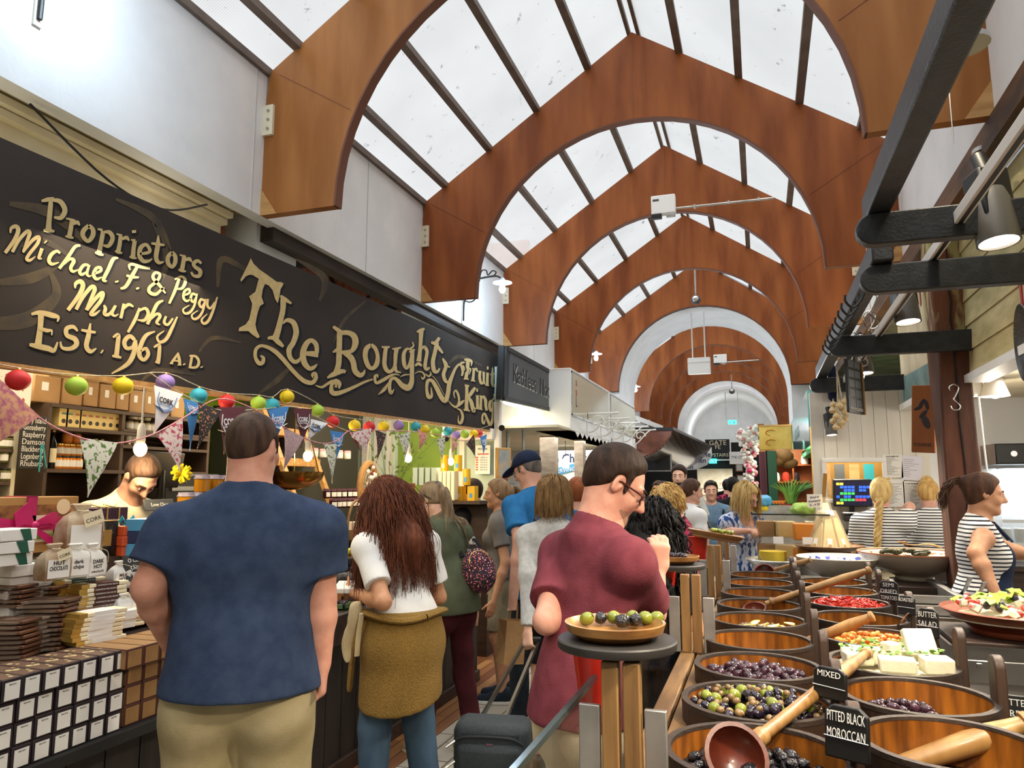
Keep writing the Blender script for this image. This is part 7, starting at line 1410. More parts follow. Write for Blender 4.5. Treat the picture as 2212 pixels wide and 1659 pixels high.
board(C2[6],.365,0,.08,.09,['SEMI','DRIED','TOMATOES'],'black label reading semi dried tomatoes',-.4);board(C2[5],.365,0,.065,.075,['ROASTED'],'black label on the handle in front of the tomato label',-.5);board(C2[4],.365,0,.07,.1,['BUTTER','SALAD'],'black label reading butter salad beside the beans',-.5)
mat('paste_yellow','d9bb3a',.5,'c9a62a',30,bump=.6,bsc=60);mat('paste_green','b8ac48',.5,'8f8a34',40,bump=.8,bsc=60)
for i,(y,m,lab)in enumerate(((3.42,'paste_green','steel tray of greenish paste nearest the salad dish'),(3.76,'paste_yellow','steel tray of yellow paste with a white spoon handle'),(4.12,None,'empty steel tray behind the yellow paste'),(4.5,None,'deep empty steel tray under the big platter'))):
    t=thing('steel_tray',lab,'tray',(.83,y,.9),group='steel paste trays');w,d,h=.17,.145,.1;g=G()
    A_=[(-w,-d),(w,-d),(w,d),(-w,d),(-w,-d)];g.strip([(x*1.08,y_*1.08,h)for x,y_ in A_],[(x,y_,h-.003)for x,y_ in A_],(0,0,.003));g.strip([(x,y_,h)for x,y_ in A_],[(x*.9,y_*.9,.0)for x,y_ in A_],(0,0,-.002));g.bb((-w*.9,-d*.9,-.003),(w*.9,d*.9,0));g.done('pan','steel',t,20)
    if m:c=SD((-.17,-.15,.01),(.17,.15,.1),.008);c.ell((0,0,.035),(.15,.125,.03),None,.01);c.cut((0,0,.02),(0,0,-1),.004);c.ripple(.004,[(50,30,20,0),(-40,60,0,1),(80,10,0,2)]);o=c.done('paste',m,t)
def bowl(px,py,D,r,h,m,label,cat='bowl',rim=None,foot=.4,inner=None,z=None):
    p=P(px,py,D=D);t=thing('serving_bowl',label,cat,p);pr=[(r*foot,-h),(r*foot*1.05,-h+.012),(r*foot,-h+.02),(r*.75,-h*.5),(r*.95,-h*.12),(r,0)];g=G();g.lathe(pr+[(r*.985,.004),(r*.94,-h*.1)],n=48,cap=False);g.lathe([(r*foot,-h),(.001,-h)],n=48,cap=False);g.done('shell',m,t)
    g=G();g.lathe([(r*.94,-h*.1),(r*.72,-h*.4),(.001,-h*.62)],n=48,cap=False);g.done('inside',inner or m,t)
    if rim:g=G();g.lathe([(r*1.004,-.004),(r*1.004,.005),(r*.96,.0)],n=48,cap=False);g.done('rim_band',rim,t)
    return t,p
mat('glaze','efe6cf',.18);mat('blue_pattern','f0efec',.2,'3a46a0',26,lo=.54,hi=.57,det=1);mat('orange_pattern','e9d9b8',.2,'c86a3a',30,lo=.53,hi=.57,det=1);mat('terracotta','a2573a',.45,'8a4529',9,bump=.1);mat('bowl_wood','8a6238',.4,'6b4726',7,(1,1,3))
t,p=bowl(1972,1193,4.75,.33,.17,'glaze','wide cream platter with an orange patterned rim and stuffed leaves',rim=mat('rim_orange','c9805a',.3),inner='orange_pattern',foot=.33)
g=G();g.ell((0,0,0),(.016,.016,.035),10);vl=tag(g.done('stuffed_leaf',mat('vine_leaf','4a4a22',.4,'2f3218',30,bump=.5)),'dark green stuffed vine leaf on the big platter','food','stuffed vine leaves')
for i in range(22):o=vl if i==0 else dup(vl);o.location=p+V((-.06+rnd(-.15,.16),-.02+rnd(-.06,.08),-.035+rnd(0,.05)));o.rotation_euler=(PI/2+rnd(-.3,.3),0,rnd(0,3))
g=G();q=p+V((.03,-.02,.035))
for s_ in(-1,1):g.tube(spline([q+V((-.09,s_*.02,.02)),q+V((-.02,s_*.012,.012)),q+V((.06,s_*-.015,.02)),q+V((.13,s_*-.02,.0))],4),[.008,.007,.007,.006,.006,.008,.012,.014,.016,.016,.016,.014,.008],8,sq=.4)
g.tube([q+V((-.09+.025*math.cos(a),.0+.02*math.sin(a),.03))for a in[i*PI/6 for i in range(13)]],.005,6);tag(g.done('wooden_tongs','wood_pale'),'wooden scissor tongs lying on the stuffed leaves','tongs')
tag(G().bb((p.x-.13,p.y-.13,p.z-.26),(p.x+.13,p.y+.13,p.z-.172)).done('platter_stand','wood_dark',bev=.004),'dark board under the big platter','stand')
t,p=bowl(1812,1203,4.85,.265,.15,'glaze','cream bowl with a blue patterned inside',inner='blue_pattern',foot=.42);tag(G().bb((p.x-.13,p.y-.13,.89),(p.x+.13,p.y+.13,p.z-.152)).done('bowl_stand','wood_dark'),'dark block under the blue patterned bowl','stand')
steel_spoon(p+V((.05,-.05,-.02)),p+V((.24,-.1,.055)),.01,'steel spoon lying in the blue patterned bowl')
t,p=bowl(1790,1178,5.35,.235,.06,'bowl_wood','shallow wooden bowl holding a heap of wrapped cheese wedges',foot=.6);mat('cheese_wedge','ddc48c',.4,'cfb273',8);mat('wrap','f0e4c4',.1,al=.16)
for i in range(9):
    a=2*PI*i/8;t=thing('cheese_wedge','wrapped cheese wedge with a white label, %s'%(place(8,i)+' round the heap' if i<8 else 'topmost of the heap'),'cheese',p+(V((.15*math.sin(a),-.15*math.cos(a),-.03))if i<8 else V((0,-.06,.12))));t['group']='wrapped cheese wedges';t.rotation_euler=(-.33 if i<8 else-.7,0,a)
    g=G();g.slab([(-.055,0,0),(.055,0,0),(.02,0,.24),(-.02,0,.24)],(0,.09,0));g.done('wedge','cheese_wedge',t,bev=.004);g=G();g.box((0,-.002,.06),(.034,.002,.06));lb=g.done('label','label_white',t);g=G();g.lathe([(.013,0),(.013,.001)],(0,-.004,.036),12,Mx.Rotation(PI/2,3,'X'));g.done('round_stamp',mat('stamp','b98a3a',.5),lb)
    g=G();g.slab([(-.066,-.008,-.005),(.066,-.008,-.005),(.03,-.008,.26),(.045,.01,.3),(-.045,.01,.3),(-.03,-.008,.26)],(0,.105,0));g.done('wrapping','wrap',t)
t,p=bowl(1676,1208,5.3,.21,.09,'steel','wide steel pan at the far end of the tubs',foot=.75);tag(G().bb((-.06,4.98,.885),(.42,5.3,.98)).bb((-.15,5.3,0),(.62,5.7,.97)).done('steel_box','steel_dull',bev=.004),'low steel box under the steel pan','box')
tag(G().bb((.55,5.0,.0),(1.15,5.35,1.0)).done('bowl_shelf','wood_dark'),'dark block carrying the wooden cheese bowl and platters','stand')
t,p=bowl(2195,1318,2.95,.27,.09,'terracotta','terracotta dish of mixed salad at the right edge','dish',foot=.62)
content(p.x,p.y,p.z-.035,'feta',r=.24,nm='dressing',par=t,bumpy=.03)
def bits(nm,m,shape,n,R,z,label,cat,grp):
    o0=shape.done(nm,m,bev=.002 if nm=='cheese_cube' else 0);tag(o0,label,cat,grp)
    for i in range(n):
        o=o0 if i==0 else dup(o0);a,q=rnd(0,6.28),R*math.sqrt(rnd(0,1));o.location=p+V((q*math.cos(a),q*math.sin(a),z+.03*(1-(q/R)**2)+rnd(-.005,.012)));o.rotation_euler=(rnd(-.6,.6),rnd(-.6,.6),rnd(0,6))
bits('cheese_cube','feta',G().box((0,0,0),(.034,.034,.024)),60,.23,.0,'white cheese cube in the salad dish','cheese','cheese cubes in the salad');bits('tomato_piece','tomato',G().ell((0,0,0),(.02,.014,.013),8),18,.22,.012,'red tomato piece in the salad dish','tomato','tomato pieces in the salad');bits('black_olive','olive_black',G().ell((0,0,0),(.014,.014,.018),10),7,.2,.014,'black olive in the salad dish','olive','black olives in the salad')
lf=G();lf.strip([(-.03,-.01,0),(-.01,.0,.012),(.015,.01,.004),(.035,.0,.014)],[(-.025,-.035,.01),(-.005,-.03,.0),(.02,-.03,.014),(.04,-.02,.0)],(0,0,.001));bits('lettuce_leaf',mat('lettuce','a9c93a',.5),lf,22,.22,.016,'light green lettuce leaf in the salad dish','lettuce','lettuce leaves in the salad')
t=thing('wooden_riser','wooden box riser under the salad dish','riser',(p.x,p.y,0));z0,z1=.89,p.z-.092;g=G();g.bb((-.27,-.24,z1-.02),(.27,.22,z1));g.done('top_board','wood_dark',t,bev=.003);g=G();g.bb((-.26,-.23,z0),(-.24,.2,z1-.02));g.bb((-.26,-.23,z0),(.26,-.21,z1-.02));g.done('sides',mat('riser','9a6a3a',.55,'7c5028',6),t);tag(G().bb((p.x-.24,p.y-.21,0),(p.x+.26,p.y+.2,.889)).done('side_counter','wood_dark'),'dark staff side counter under the salad riser','counter')
q=P(2180,1455,D=2.55);tag(G().box(q,(.25,.012,.075)).box(q+V((-.09,-.007,.02)),(.018,.004,.018)).done('steel_insert','steel',bev=.003),'flat steel insert standing behind the pitted green label','insert');tag(G().bb((.68,1.7,0),(1.1,2.5,.899)).done('side_counter','wood_dark'),'dark staff side counter at the bottom right corner','counter')
t=thing('glass_guard','sloping glass guard along the customer side of the tubs','glass',(-.3,1.4,.95));zt=P(1330,1420,X=-.36).z-.95
g=G();g.slab([(-.06,-.9,-.1),(-.06,3.6,-.1),(-.06,3.6,zt),(-.06,-.9,zt)],(-.01,0,0));g.done('pane','glass',t);g=G();g.bar((-.065,-.9,zt+.004),(-.065,3.6,zt+.004),.011,.011);g.done('edge_strip',mat('glass_edge','2d3e40',.2),t)
PST=[(1.42,'nearest wooden post of the glass guard'),(2.84,'second wooden post of the glass guard'),(4.25,'third wooden post of the glass guard'),(5.3,'farthest wooden post of the glass guard')]
mat('post_strip','a07a48',.5,'6b4a2a',6,(3,3,.4),bump=.15)
for i,(y,lab)in enumerate(PST):
    t=thing('guard_post',lab,'post',(-.262,y,.96),group='posts of the glass guard');zt_=.315
    for s_ in(-.02,.02):g=G();g.bb((s_-.016,-.012,-.3 if i==0 else.04),(s_+.016,.016,zt_));g.done('wood_strip','post_strip',t,bev=.003)
    for s_ in(-.06,.062):g=G();g.bb((s_-.02,-.008,-.3 if i==0 else.04),(s_+.02,.004,.235));g.done('steel_bracket','steel_dull',t,bev=.002)
mat('slate','3a3734',.5,'2e2b29',12)
def tasting(px,py,D,r,label,dish_label,olv):
    p=P(px,py,D=D);tb=thing('tasting_table',label,'table',p,group='tasting tables');g=G();g.lathe([(.001,-.018),(r*.98,-.018),(r,-.014),(r,-.003),(r*.98,0),(.001,0)],n=36,cap=False);g.done('table_top','slate',tb)
    g=G();g.bb((-.02,-.03,-.03),(.06,.03,-.018));g.done('bracket','steel_dull',tb)
    t=thing('olive_dish',dish_label,'dish',p+V((-.003,0,.001)));rd=r*.85;g=G();g.lathe([(.001,0),(rd*.72,0),(rd*.95,.014),(rd,.03),(rd*.95,.031),(rd*.86,.018),(rd*.7,.012),(.001,.011)],n=36,cap=False);g.done('dish',mat('olive_wood','b9884a',.38,'7c5228',7,(1,2,4),det=6,coat=.2),t)
    return p,rd
p,rd=tasting(1332,1378,1.46,.117,'nearest round dark tasting table on the glass guard','olive wood dish of green and black olives on the nearest table',0)
A_=olive('olive_green',.0138,.016,'green olive on the nearest wooden dish','green olives on the nearest dish',hole='pit');B_=olive('olive_black',.0125,.014,'black olive on the nearest wooden dish','black olives on the nearest dish',wrinkle=.2)
for i,(px,py,o)in enumerate(((1258,1327,A_),(1314,1318,A_),(1355,1316,A_),(1388,1322,A_),(1411,1321,A_),(1287,1322,B_),(1345,1336,B_),(1368,1333,B_),(1340,1340,B_))):
    dx=(px-1332)*1.46/1593;dy=(1345-py)*.0022;q=p+V((dx*.95,dx*.3+dy,.03));f=o.get('used');n_=o if not f else dup(o);o['used']=1;n_.location=q;n_.rotation_euler=(rnd(.8,2),rnd(-.5,.5),rnd(0,6))
    n_['label']='%s olive on the nearest wooden dish, at %s'%('green' if o is A_ else 'black',('its left end','left of the middle','the middle','right of the middle','its right end','the left between two green ones','the front middle','the front right','the very front')[i])
p,rd=tasting(1458,1217,2.95,.118,'second round tasting table, beside the pinching hand','round wooden dish of dark olives on the second table',0)
C_=olive('olive_night',.013,.018,'dark olive on the second tasting dish','dark olives on the second dish')
for i in range(8):o=C_ if i==0 else dup(C_);o.location=p+V((-.02+rnd(-.05,.07),rnd(-.04,.05),.026+rnd(0,.008)));o.rotation_euler=(rnd(.8,2.2),0,rnd(0,6))
p=P(1545,1165,D=4.3);t=thing('tasting_tray','long tilted wooden tray with olives on the third post','tray',p);t.rotation_euler=(0,rad(9),.1);g=G();g.slab([(-.13,-.06,.012),(.13,-.06,.012),(.16,-.07,.04),(-.16,-.07,.04)],(0,.13,0));g.bb((-.13,-.06,0),(.13,.06,.014));g.done('tray','bowl_wood',t,bev=.003);D_=olive('olive_green',.013,.015,'olive on the tilted wooden tray','olives on the tilted tray')
for i in range(9):o=D_ if i==0 else dup(D_);o.location=p+V((-.02+i*.015+rnd(-.01,.01),rnd(-.03,.03),.055-.002*i));o.rotation_euler=(rnd(.8,2.2),0,rnd(0,6))
mat('bucket_red','b8281c',.25)
for i,(px,py,D,s_,lab)in enumerate(((1283,1450,1.66,1.0,'nearest red bucket hanging under the round table'),(1432,1262,3.1,1.25,'red bucket under the second round table'),(1508,1183,4.35,1.2,'farthest red bucket hanging beside the third post'))):
    p=P(px,py,D=D);t=thing('bucket',lab,'bucket',p,group='red buckets');g=G();g.lathe([(.001,-.07*s_),(.033*s_,-.07*s_),(.048*s_,.05*s_),(.052*s_,.052*s_),(.046*s_,.05*s_),(.031*s_,-.065*s_),(.001,-.065*s_)],n=28,cap=False);g.done('pail','bucket_red',t);g=G();g.tube([(.05*s_*math.cos(a),0,.045*s_+.05*s_*math.sin(a))for a in[PI*k/12 for k in range(13)]],.002,5);g.done('handle','rope' if i==0 else 'steel',t)
p=P(1812,885,D=5.6);t=thing('garlic_bunch','bunch of garlic bulbs hanging from the black rail','garlic',p);mat('garlic','dcc79c',.7,'c4a876',20,(6,6,1))
for i in range(13):g=G();a=i*2.4;q=V((.045*math.cos(a)*(1-.3*(i>9)),.04*math.sin(a),.06-.016*i));g.lathe([(.003,.045),(.006,.025),(.022,.012),(.027,-.004),(.02,-.02),(.004,-.025)],q,12);g.done('bulb','garlic',t)
g=G()
for i in range(5):g.tube([(rnd(-.03,.03),rnd(-.02,.02),.05),(rnd(-.015,.015),0,.2),(0,0,.33)],.004,5)
g.done('tied_stalks','rope',t)
p=P(1845,836,D=4.7);t=thing('hanging_price_board','narrow hanging board of white price cards with a wooden edge','board',p);t.rotation_euler=(0,0,rad(63));g=G();g.bb((-.12,-.008,-.17),(.12,.008,.17));g.done('panel','black_paint',t,bev=.002);g=G();g.bb((.12,-.014,-.17),(.135,.014,.17));g.done('wooden_edge','wood_pale',t)
g=G()
for r_ in range(5):
    for c in range(2):g.bb((-.1+c*.1,-.0095,.12-r_*.062),(-.01+c*.1,-.008,.165-r_*.062))
g.done('price_cards',mat('card_grey','6f757b',.6),t);txt('FRESH MOZZARELLA',(0,-.0105,-.145),(1,0,0),(0,0,1),.02,'lettering','chalk_white',t,fit=.2)
for s_ in(-.1,.1):g=G();g.cyl((s_,0,.17),(s_,0,.34),.002,n=4);g.done('wire','steel',t)
p=P(1800,830,D=6.2);tag(G().lathe([(.004,.2),(.03,.12),(.05,0),(.045,-.12),(.02,-.15)],p,12).done('hanging_bottle','navy_apron'),'dark bottle shape hanging behind the garlic','bottle')
WY=6.75;a,b=P(1747,840,Y=WY),P(1978,860,Y=WY);h0,h1=P(1788,1078,Y=WY),P(1905,998,Y=WY)
k=mat('boarded_white','e6e3d8',.6,'dad6c9',5,(2,1,.3),det=5)
g=G();xs=list(np.arange(a.x,1.3,.098))
for x in xs:
    x1=min(x+.096,1.3)
    if x1>h0.x and x<h1.x:g.bb((x,WY,0),(x1,WY+.03,h0.z));g.bb((x,WY,h1.z),(x1,WY+.03,2.38))
    else:g.bb((x,WY,0),(x1,WY+.03,2.38))
struct(tag(g.done('wall_boarded',k,bev=.002),'white boarded cross wall with a hatch behind the till','wall'))
t=thing('serving_hatch','white framed hatch opening in the boarded wall','window',(0,WY,0));g=G()
for lo,hi in(((h0.x-.03,-.03,h1.z),(h1.x+.03,.02,h1.z+.035)),((h0.x-.03,-.03,h0.z),(h0.x,.02,h1.z)),((h1.x,-.03,h0.z),(h1.x+.03,.02,h1.z)),((h0.x-.03,-.06,h0.z-.03),(h1.x+.03,.03,h0.z))):g.bb(lo,hi)
g.done('frame','white_paint',t,bev=.003)
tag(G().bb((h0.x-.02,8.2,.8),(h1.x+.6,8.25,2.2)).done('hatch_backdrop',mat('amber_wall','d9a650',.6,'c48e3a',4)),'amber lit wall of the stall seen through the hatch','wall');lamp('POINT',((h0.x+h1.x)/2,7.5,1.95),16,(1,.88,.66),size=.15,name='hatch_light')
for i in range(4):g=G();q=V((h0.x+.08+.13*i,7.9,1.75));g.box(q-V((0,0,.1)),(.09,.02,.3));tag(g.done('hanging_bag',('kraft','grey_paint','wood_pale','teal')[i]),'hanging packet seen through the hatch, '+place(4,i),'bag','packets behind the hatch')
g=G();g.bb((h0.x+.02,7.3,1.95),(h1.x-.1,7.4,1.98));tag(g.done('tube_light',glow('tube_white','fff6e0',5)),'small tube light inside the hatch','lamp')
def notice(px0,py0,px1,py1,title,lines,label,rz=0,m='paper'):
    a,b=P(px0,py1,Y=WY-.012),P(px1,py0,Y=WY-.012);w,h=b.x-a.x,b.z-a.z;t=thing('paper_notice',label,'notice',((a.x+b.x)/2,WY-.012,(a.z+b.z)/2));t.rotation_euler=(0,rz,0);g=G();g.bb((-w/2,0,-h/2),(w/2,.003,h/2));g.done('sheet',m,t)
    if title:txt(title,(0,-.001,h*.42),(1,0,0),(0,0,1),h*.055,'heading','ink',t,fit=w*.8,bold=.02)
    g=G();q=random.Random(len(label))
    for i in range(lines):zz=h*(.34-.76*i/lines);g.bb((-w*.42,-.0008,zz),(-w*.42+w*q.uniform(.3,.8),0,zz+h*.012))
    g.done('small_print','grey_paint',t)
notice(1910,982,1948,1032,'VOUCHER PAY',18,'white voucher notice pinned beside the hatch');notice(1950,985,1990,1038,'',9,'tilted pale sheet with small drawings beside the voucher notice',.09,mat('paper_lilac','e2e2ee',.8));notice(1918,1036,1952,1095,'',16,'lower left sheet of columns under the voucher notice');notice(1954,1040,1995,1098,'Code Reductions',16,'lower right sheet headed code reductions')
p=P(1842,1065,D=6.02);t=thing('till_monitor','till monitor with coloured buttons in front of the hatch','screen',p);t.rotation_euler=(rad(8),0,rad(12));g=G();g.bb((-.15,-.01,-.11),(.15,.03,.11));g.done('case','black',t,bev=.006);g=G();g.cyl((0,.03,-.3),(0,.02,-.05),.02);g.bb((-.09,-.05,-.33),(.09,.1,-.31));g.done('stand','black',t)
g=G();g.bb((-.138,-.0115,-.098),(.138,-.01,.098));g.done('screen',glow('scr_dark','0c1030',.6),t);q=random.Random(2)
for nm,c,cells in(('blue_keys','2f62d8',[(i,j)for i in range(9)for j in(5,4,2)if q.random()<.7]),('green_keys','3fb45c',[(i,j)for i in range(1,5)for j in(3,1)]),('red_keys','d0404a',[(i,j)for i in(5,6,7)for j in(1,2)]),('yellow_keys','e0d04a',[(0,6),(1,6),(0,0),(1,0)])):
    g=G()
    for i,j in cells:g.bb((-.132+i*.0295,-.013,-.09+j*.026),(-.132+i*.0295+.025,-.0115,-.09+j*.026+.02))
    g.done(nm,glow('key_'+nm,c,1.2),t)
tag(G().bb((.45,6.35,.0),(1.9,6.7,.98)).bb((.4,6.32,.98),(1.95,6.72,1.02)).done('till_counter','wood_dark',bev=.004),'dark counter carrying the till in front of the boarded wall','counter')
p=P(1862,1112,D=5.9);t=thing('weighing_scale','flat counter scale under the till monitor','scale',p);g=G();g.bb((-.14,-.1,-.05),(.14,.1,0));g.done('base','black',t,bev=.006);g=G();g.bb((-.15,-.11,.01),(.15,.11,.02));g.done('plate','steel',t,bev=.003);g=G();g.bb((-.06,-.102,-.04),(.03,-.1,-.015));g.done('display','paper',t)
p=P(1760,1082,D=5.6);t=thing('price_card','small handwritten white card on a wire beside the cheese wedges','card',p);g=G();g.bb((-.055,-.002,-.05),(.055,.002,.05));g.done('card','paper',t)
for i,s_ in enumerate(('Wed in','Parmesan','5 - 4 50')):txt(s_,(0,-.003,.028-.028*i),(1,0,.15),(0,0,1),.016,'handwriting','ink',t,fit=.1)
g=G();g.cyl((0,0,-.2),(0,0,-.05),.003,n=5);g.done('wire','steel',t)
g=G();q=P(1780,1060,D=6.0);g.box(q,(.03,.02,.28),Mx.Rotation(.12,3,'Y'));tag(g.done('picture_edge','gilt'),'narrow gilt frame edge left of the hatch','frame')
p=P(2010,905,Y=4.94);t=thing('wooden_bird_sign','varnished board sign with a dark leaf mark fixed to the timber post','sign',P(1998,905,X=1.03));t.rotation_euler=(0,rad(4),rad(-24));mat('varnished','a8662c',.4,'8f5220',5,(1,1,.3));g=G();g.bb((-.075,-.02,-.22),(.06,.02,.22));g.done('board','varnished',t,bev=.004);g=G()
for(x,z,a,l,w)in((-.01,.1,.5,.05,.012),(.02,.09,-.2,.05,.012),(-.03,.07,1.1,.04,.011),(.0,.03,.7,.05,.014),(.015,-.02,-.4,.07,.022)):g.ell((x-.005,-.021,z),(w,.0015,l*.7),10,Mx.Rotation(a,3,'Y'))
g.done('leaf_mark','box_dark',t);txt('TOONS',(-.01,-.0215,-.17),(1,0,0),(0,0,1),.022,'lettering','box_dark',t)
p=P(2120,830,X=1.42);t=thing('shop_wall_lamp','white wall lamp with a conical shade right of the timber post','lamp',p);g=G();g.bb((-.06,-.04,-.08),(-.0,.04,.1));g.done('back_box','white_paint',t,bev=.01);g=G();g.lathe([(.03,.06),(.045,.04),(.085,-.09),(.08,-.09),(.04,.035)],(.06,-.05,.0),22,cap=False);g.done('shade','white_paint',t);g=G();g.ell((.06,-.05,-.07),.035);g.done('bulb',glow('bulb_white','fff3d8',10),t);g=G();g.tube(spline([(-.03,-.03,-.08),(-.02,-.03,-.5),(.0,-.03,-1.0)]),.006,6);g.done('flex','white_paint',t);lamp('POINT',p+V((.06,-.05,-.16)),8,(1,.9,.75),size=.05,name='shop_lamp_light')
p=P(2138,870,X=1.95);t=thing('hook_rack','dark rack of hooks with a yellow tape dispenser on the shop wall','rack',p);t.rotation_euler=(0,0,rad(-65));g=G();g.bb((-.25,0,-.03),(.25,.02,.03));g.done('board','wood_dark',t)
for i in range(5):g=G();g.cyl((-.2+.1*i,0,0),(-.2+.1*i,-.05,.03),.005,n=6);g.done('hook','black',t)
g=G();g.tube(spline([P(2160,868,X=1.9),P(2163,890,X=1.9),P(2155,925,X=1.9),P(2170,930,X=1.9),P(2163,900,X=1.9)]),.008,6);tag(g.done('yellow_strap',mat('strap_yellow','d8d02a',.6)),'yellow strap hanging from the hook rack','strap')
FX=1.7;FY=P(2150,980,X=FX).y;t=thing('display_fridge','glass display fridge with a black canopy behind the shop assistant','fridge',(FX,FY,0));zc0,zc1=P(2150,1003,X=FX).z,P(2150,958,X=FX).z
g=G();g.bb((.0,.0,zc0),(.65,.9,zc1));g.done('canopy','black',t,bev=.01);g=G();g.bb((-.002,.0,zc0),(.0,.9,zc1));g.done('canopy_side',mat('bronze','5b4234',.25,'7a5a44',5),t);g=G();g.lathe([(.022,0),(.022,.006)],(.12,-.005,(zc0+zc1)/2),18,Mx.Rotation(PI/2,3,'X'));g.done('round_badge','chrome',t)
g=G();g.bb((0,0,0),(.65,.9,.55));g.done('base','steel_dull',t);g=G();g.bb((0,.02,.55),(.012,.88,zc0));g.done('side_glass','glass',t);g=G();g.bb((.02,.0,.55),(.63,.01,zc0));g.done('front_glass','glass',t);g=G();g.bb((.02,.86,.55),(.65,.9,zc0));g.done('back_panel',glow('fridge_glow','d8eef2',.9),t)
for i,z in enumerate((.75,.95,1.15,1.32)):g=G();g.bb((.02,.05,z),(.63,.85,z+.012));g.done('shelf','glass',t);g=G();g.bb((.02,.04,z-.004),(.63,.05,z+.02));g.done('price_strip','chrome',t)
k_=0
for z in(.762,.962,1.162):
    for x in(.08,.19,.3,.41,.52):k_+=1;g=G();g.lathe([(.04,0),(.045,.06),(.05,.1),(.047,.105)],(FX+x,FY+.25,z+.001),14);tag(g.done('dairy_tub','paper'),'white dairy tub in the fridge, %s on the %s shelf'%(place(5,int((x-.08)/.11+.5)),{.762:'lower',.962:'middle',1.162:'upper'}[z]),'tub','dairy tubs in the fridge')
lamp('AREA',(FX+.33,FY+.3,zc0-.03),9,(.85,.95,1),(FX+.33,FY+.3,0),(.5,.5),name='fridge_light')
p=P(2184,908,X=1.98);t=thing('toonsbridge_sign','white board with a dark oval dairy badge leaning on the fridge','sign',p);t.name='oval_badge_sign';t.rotation_euler=(rad(-10),rad(6),rad(-28));g=G();g.bb((-.15,0,-.24),(.15,.012,.26));g.done('board','white_paint',t);g=G();g.bb((.15,-.005,-.24),(.165,.03,.26));g.done('dark_edge','black',t);g=G();g.lathe([(.11,0),(.11,.002)],(0,-.001,.02),36,Mx.Rotation(PI/2,3,'X')@Mx.Diagonal((1,1.75,1)),cap=True);g.done('oval',mat('badge_navy','34364a',.5),t)
g=G();g.tube([(.1*math.cos(a),-.004,.02+.175*math.sin(a))for a in[i*PI/20 for i in range(41)]],.002,4);g.box((0,-.004,.0),(.19,.002,.002));g.box((0,-.004,-.045),(.19,.002,.002))
for x in(-.035,0,.035):g.ell((x,-.004,.09),(.012,.002,.045),10)
g.done('white_marks','label_white',t);txt('TOONSBRIDGE',(0,-.005,-.022),(1,0,0),(0,0,1),.026,'lettering','label_white',t,fit=.19,bold=.02);txt('DAIRY',(0,-.005,-.075),(1,0,0),(0,0,1),.022,'lettering','label_white',t)
g=G();q=P(2152,960,X=1.85);c=SD((-.1,-.08,-.04),(.14,.08,.06),.008);c.ell((0,0,0),(.07,.045,.03),None);c.ell((.07,0,.015),(.05,.03,.02),None);o=c.done('driftwood','wood',None);o.location=q;tag(o,'lump of pale driftwood on top of the fridge canopy','ornament')
p=P(2206,740,X=1.16);t=thing('filigree_plate','pierced oval metal plate hanging by a red ribbon at the right edge','plate',p+V((.02,0,0)));mat('pewter','8d857c',.35,'4a443f',60,m=.7,kind='voro',lo=.1,hi=.25)
g=G();g.lathe([(.001,.0),(.09,.004),(.12,.018),(.122,.014),(.09,-.004),(.001,-.006)],(0,0,0),36,Mx.Rotation(-PI/2,3,'Y')@Mx.Diagonal((1.5,.9,1)),cap=False);g.done('plate','pewter',t);g=G();g.bb((-.004,-.012,.17),(.002,.012,.34));g.ell((0,0,.33),(.01,.03,.02));g.done('ribbon',mat('ribbon_red','a81c2a',.5),t)
# ================================================================ middle distance and far end
wall('wall_outer_left',(-6.2,-3,0),(-6,30,5.3),'dim_roof','outer wall beyond the left stalls');wall('wall_outer_right',(4,-3,0),(4.2,30,4),'dim_roof','outer wall beyond the right stalls');wall('wall_outer_end',(-6,30,0),(4,30.2,5),'dim_roof','outer end wall of the hall')
struct(tag(G().bb((-6,13,3.2),(-2.9,30,3.3)).bb((1.1,12,3.2),(4,30,3.3)).done('ceiling_far','dim_roof',smooth=0),'dim ceilings over the far stalls','ceiling'))
NX=-2.6;q=[P(*p,X=NX)for p in((1088,746),(1229,823),(1213,893),(1082,862))];c=sum(q,V())/4;t=thing('name_sign','grey shop sign in a black moulded frame reading Kathleen Noonan','sign',c)
g=G();g.slab([p-c for p in q],(-.06,0,0));g.done('frame','black',t);q2=[p.lerp(c,.16)for p in q];g=G();g.slab([p-c+V((.004,0,0))for p in q2],(-.01,0,0));g.done('panel','grey_paint',t)
for i in range(4):g=G();g.bar(q[i].lerp(c,.06)-c+V((.004,0,0)),q[(i+1)%4].lerp(c,.06)-c+V((.004,0,0)),.02,.05);g.done('moulding','black_paint',t)
for o_,m in((V((.006,.012,-.01)),'white_paint'),(V((.008,0,0)),'black')):txt('Kathleen  Noonan',o_+V((0,-.05,.0)),(0,1,-.02),(0,0,1),.21,'lettering',m,t,fit=1.9,bold=.02)
p0,p1=P(1095,868,X=-2.85),P(1172,892,X=-2.85);t=thing('tube_light','bright fluorescent tube light under the grey shop sign','lamp',p0);g=G();g.tube([(0,0,0),p1-p0],.05,12,sq=.6);g.done('diffuser',glow('tube_glow','fff8e6',6),t);g=G();g.bar(V((0,0,.05)),p1-p0+V((0,0,.05)),.12,.03);g.done('housing','white_paint',t)
lamp('AREA',(-2.9,9,2.5),9,(1,.95,.85),(-2.9,9,0),(.3,2.2),name='tube_light_beam')
fx=-2.3;y0,y1=P(1233,860,X=fx).y,P(1372,920,X=fx).y;t=thing('lightbox_fascia','white stall fascia with two glossy cream sign panels','fascia',(fx,y0,2.3));g=G();g.bb((-.5,0,.0),(0,y1-y0,.82));g.bb((-1.6,0,.03),(-.5,.1,.5));g.done('box','white_paint',t,bev=.01)
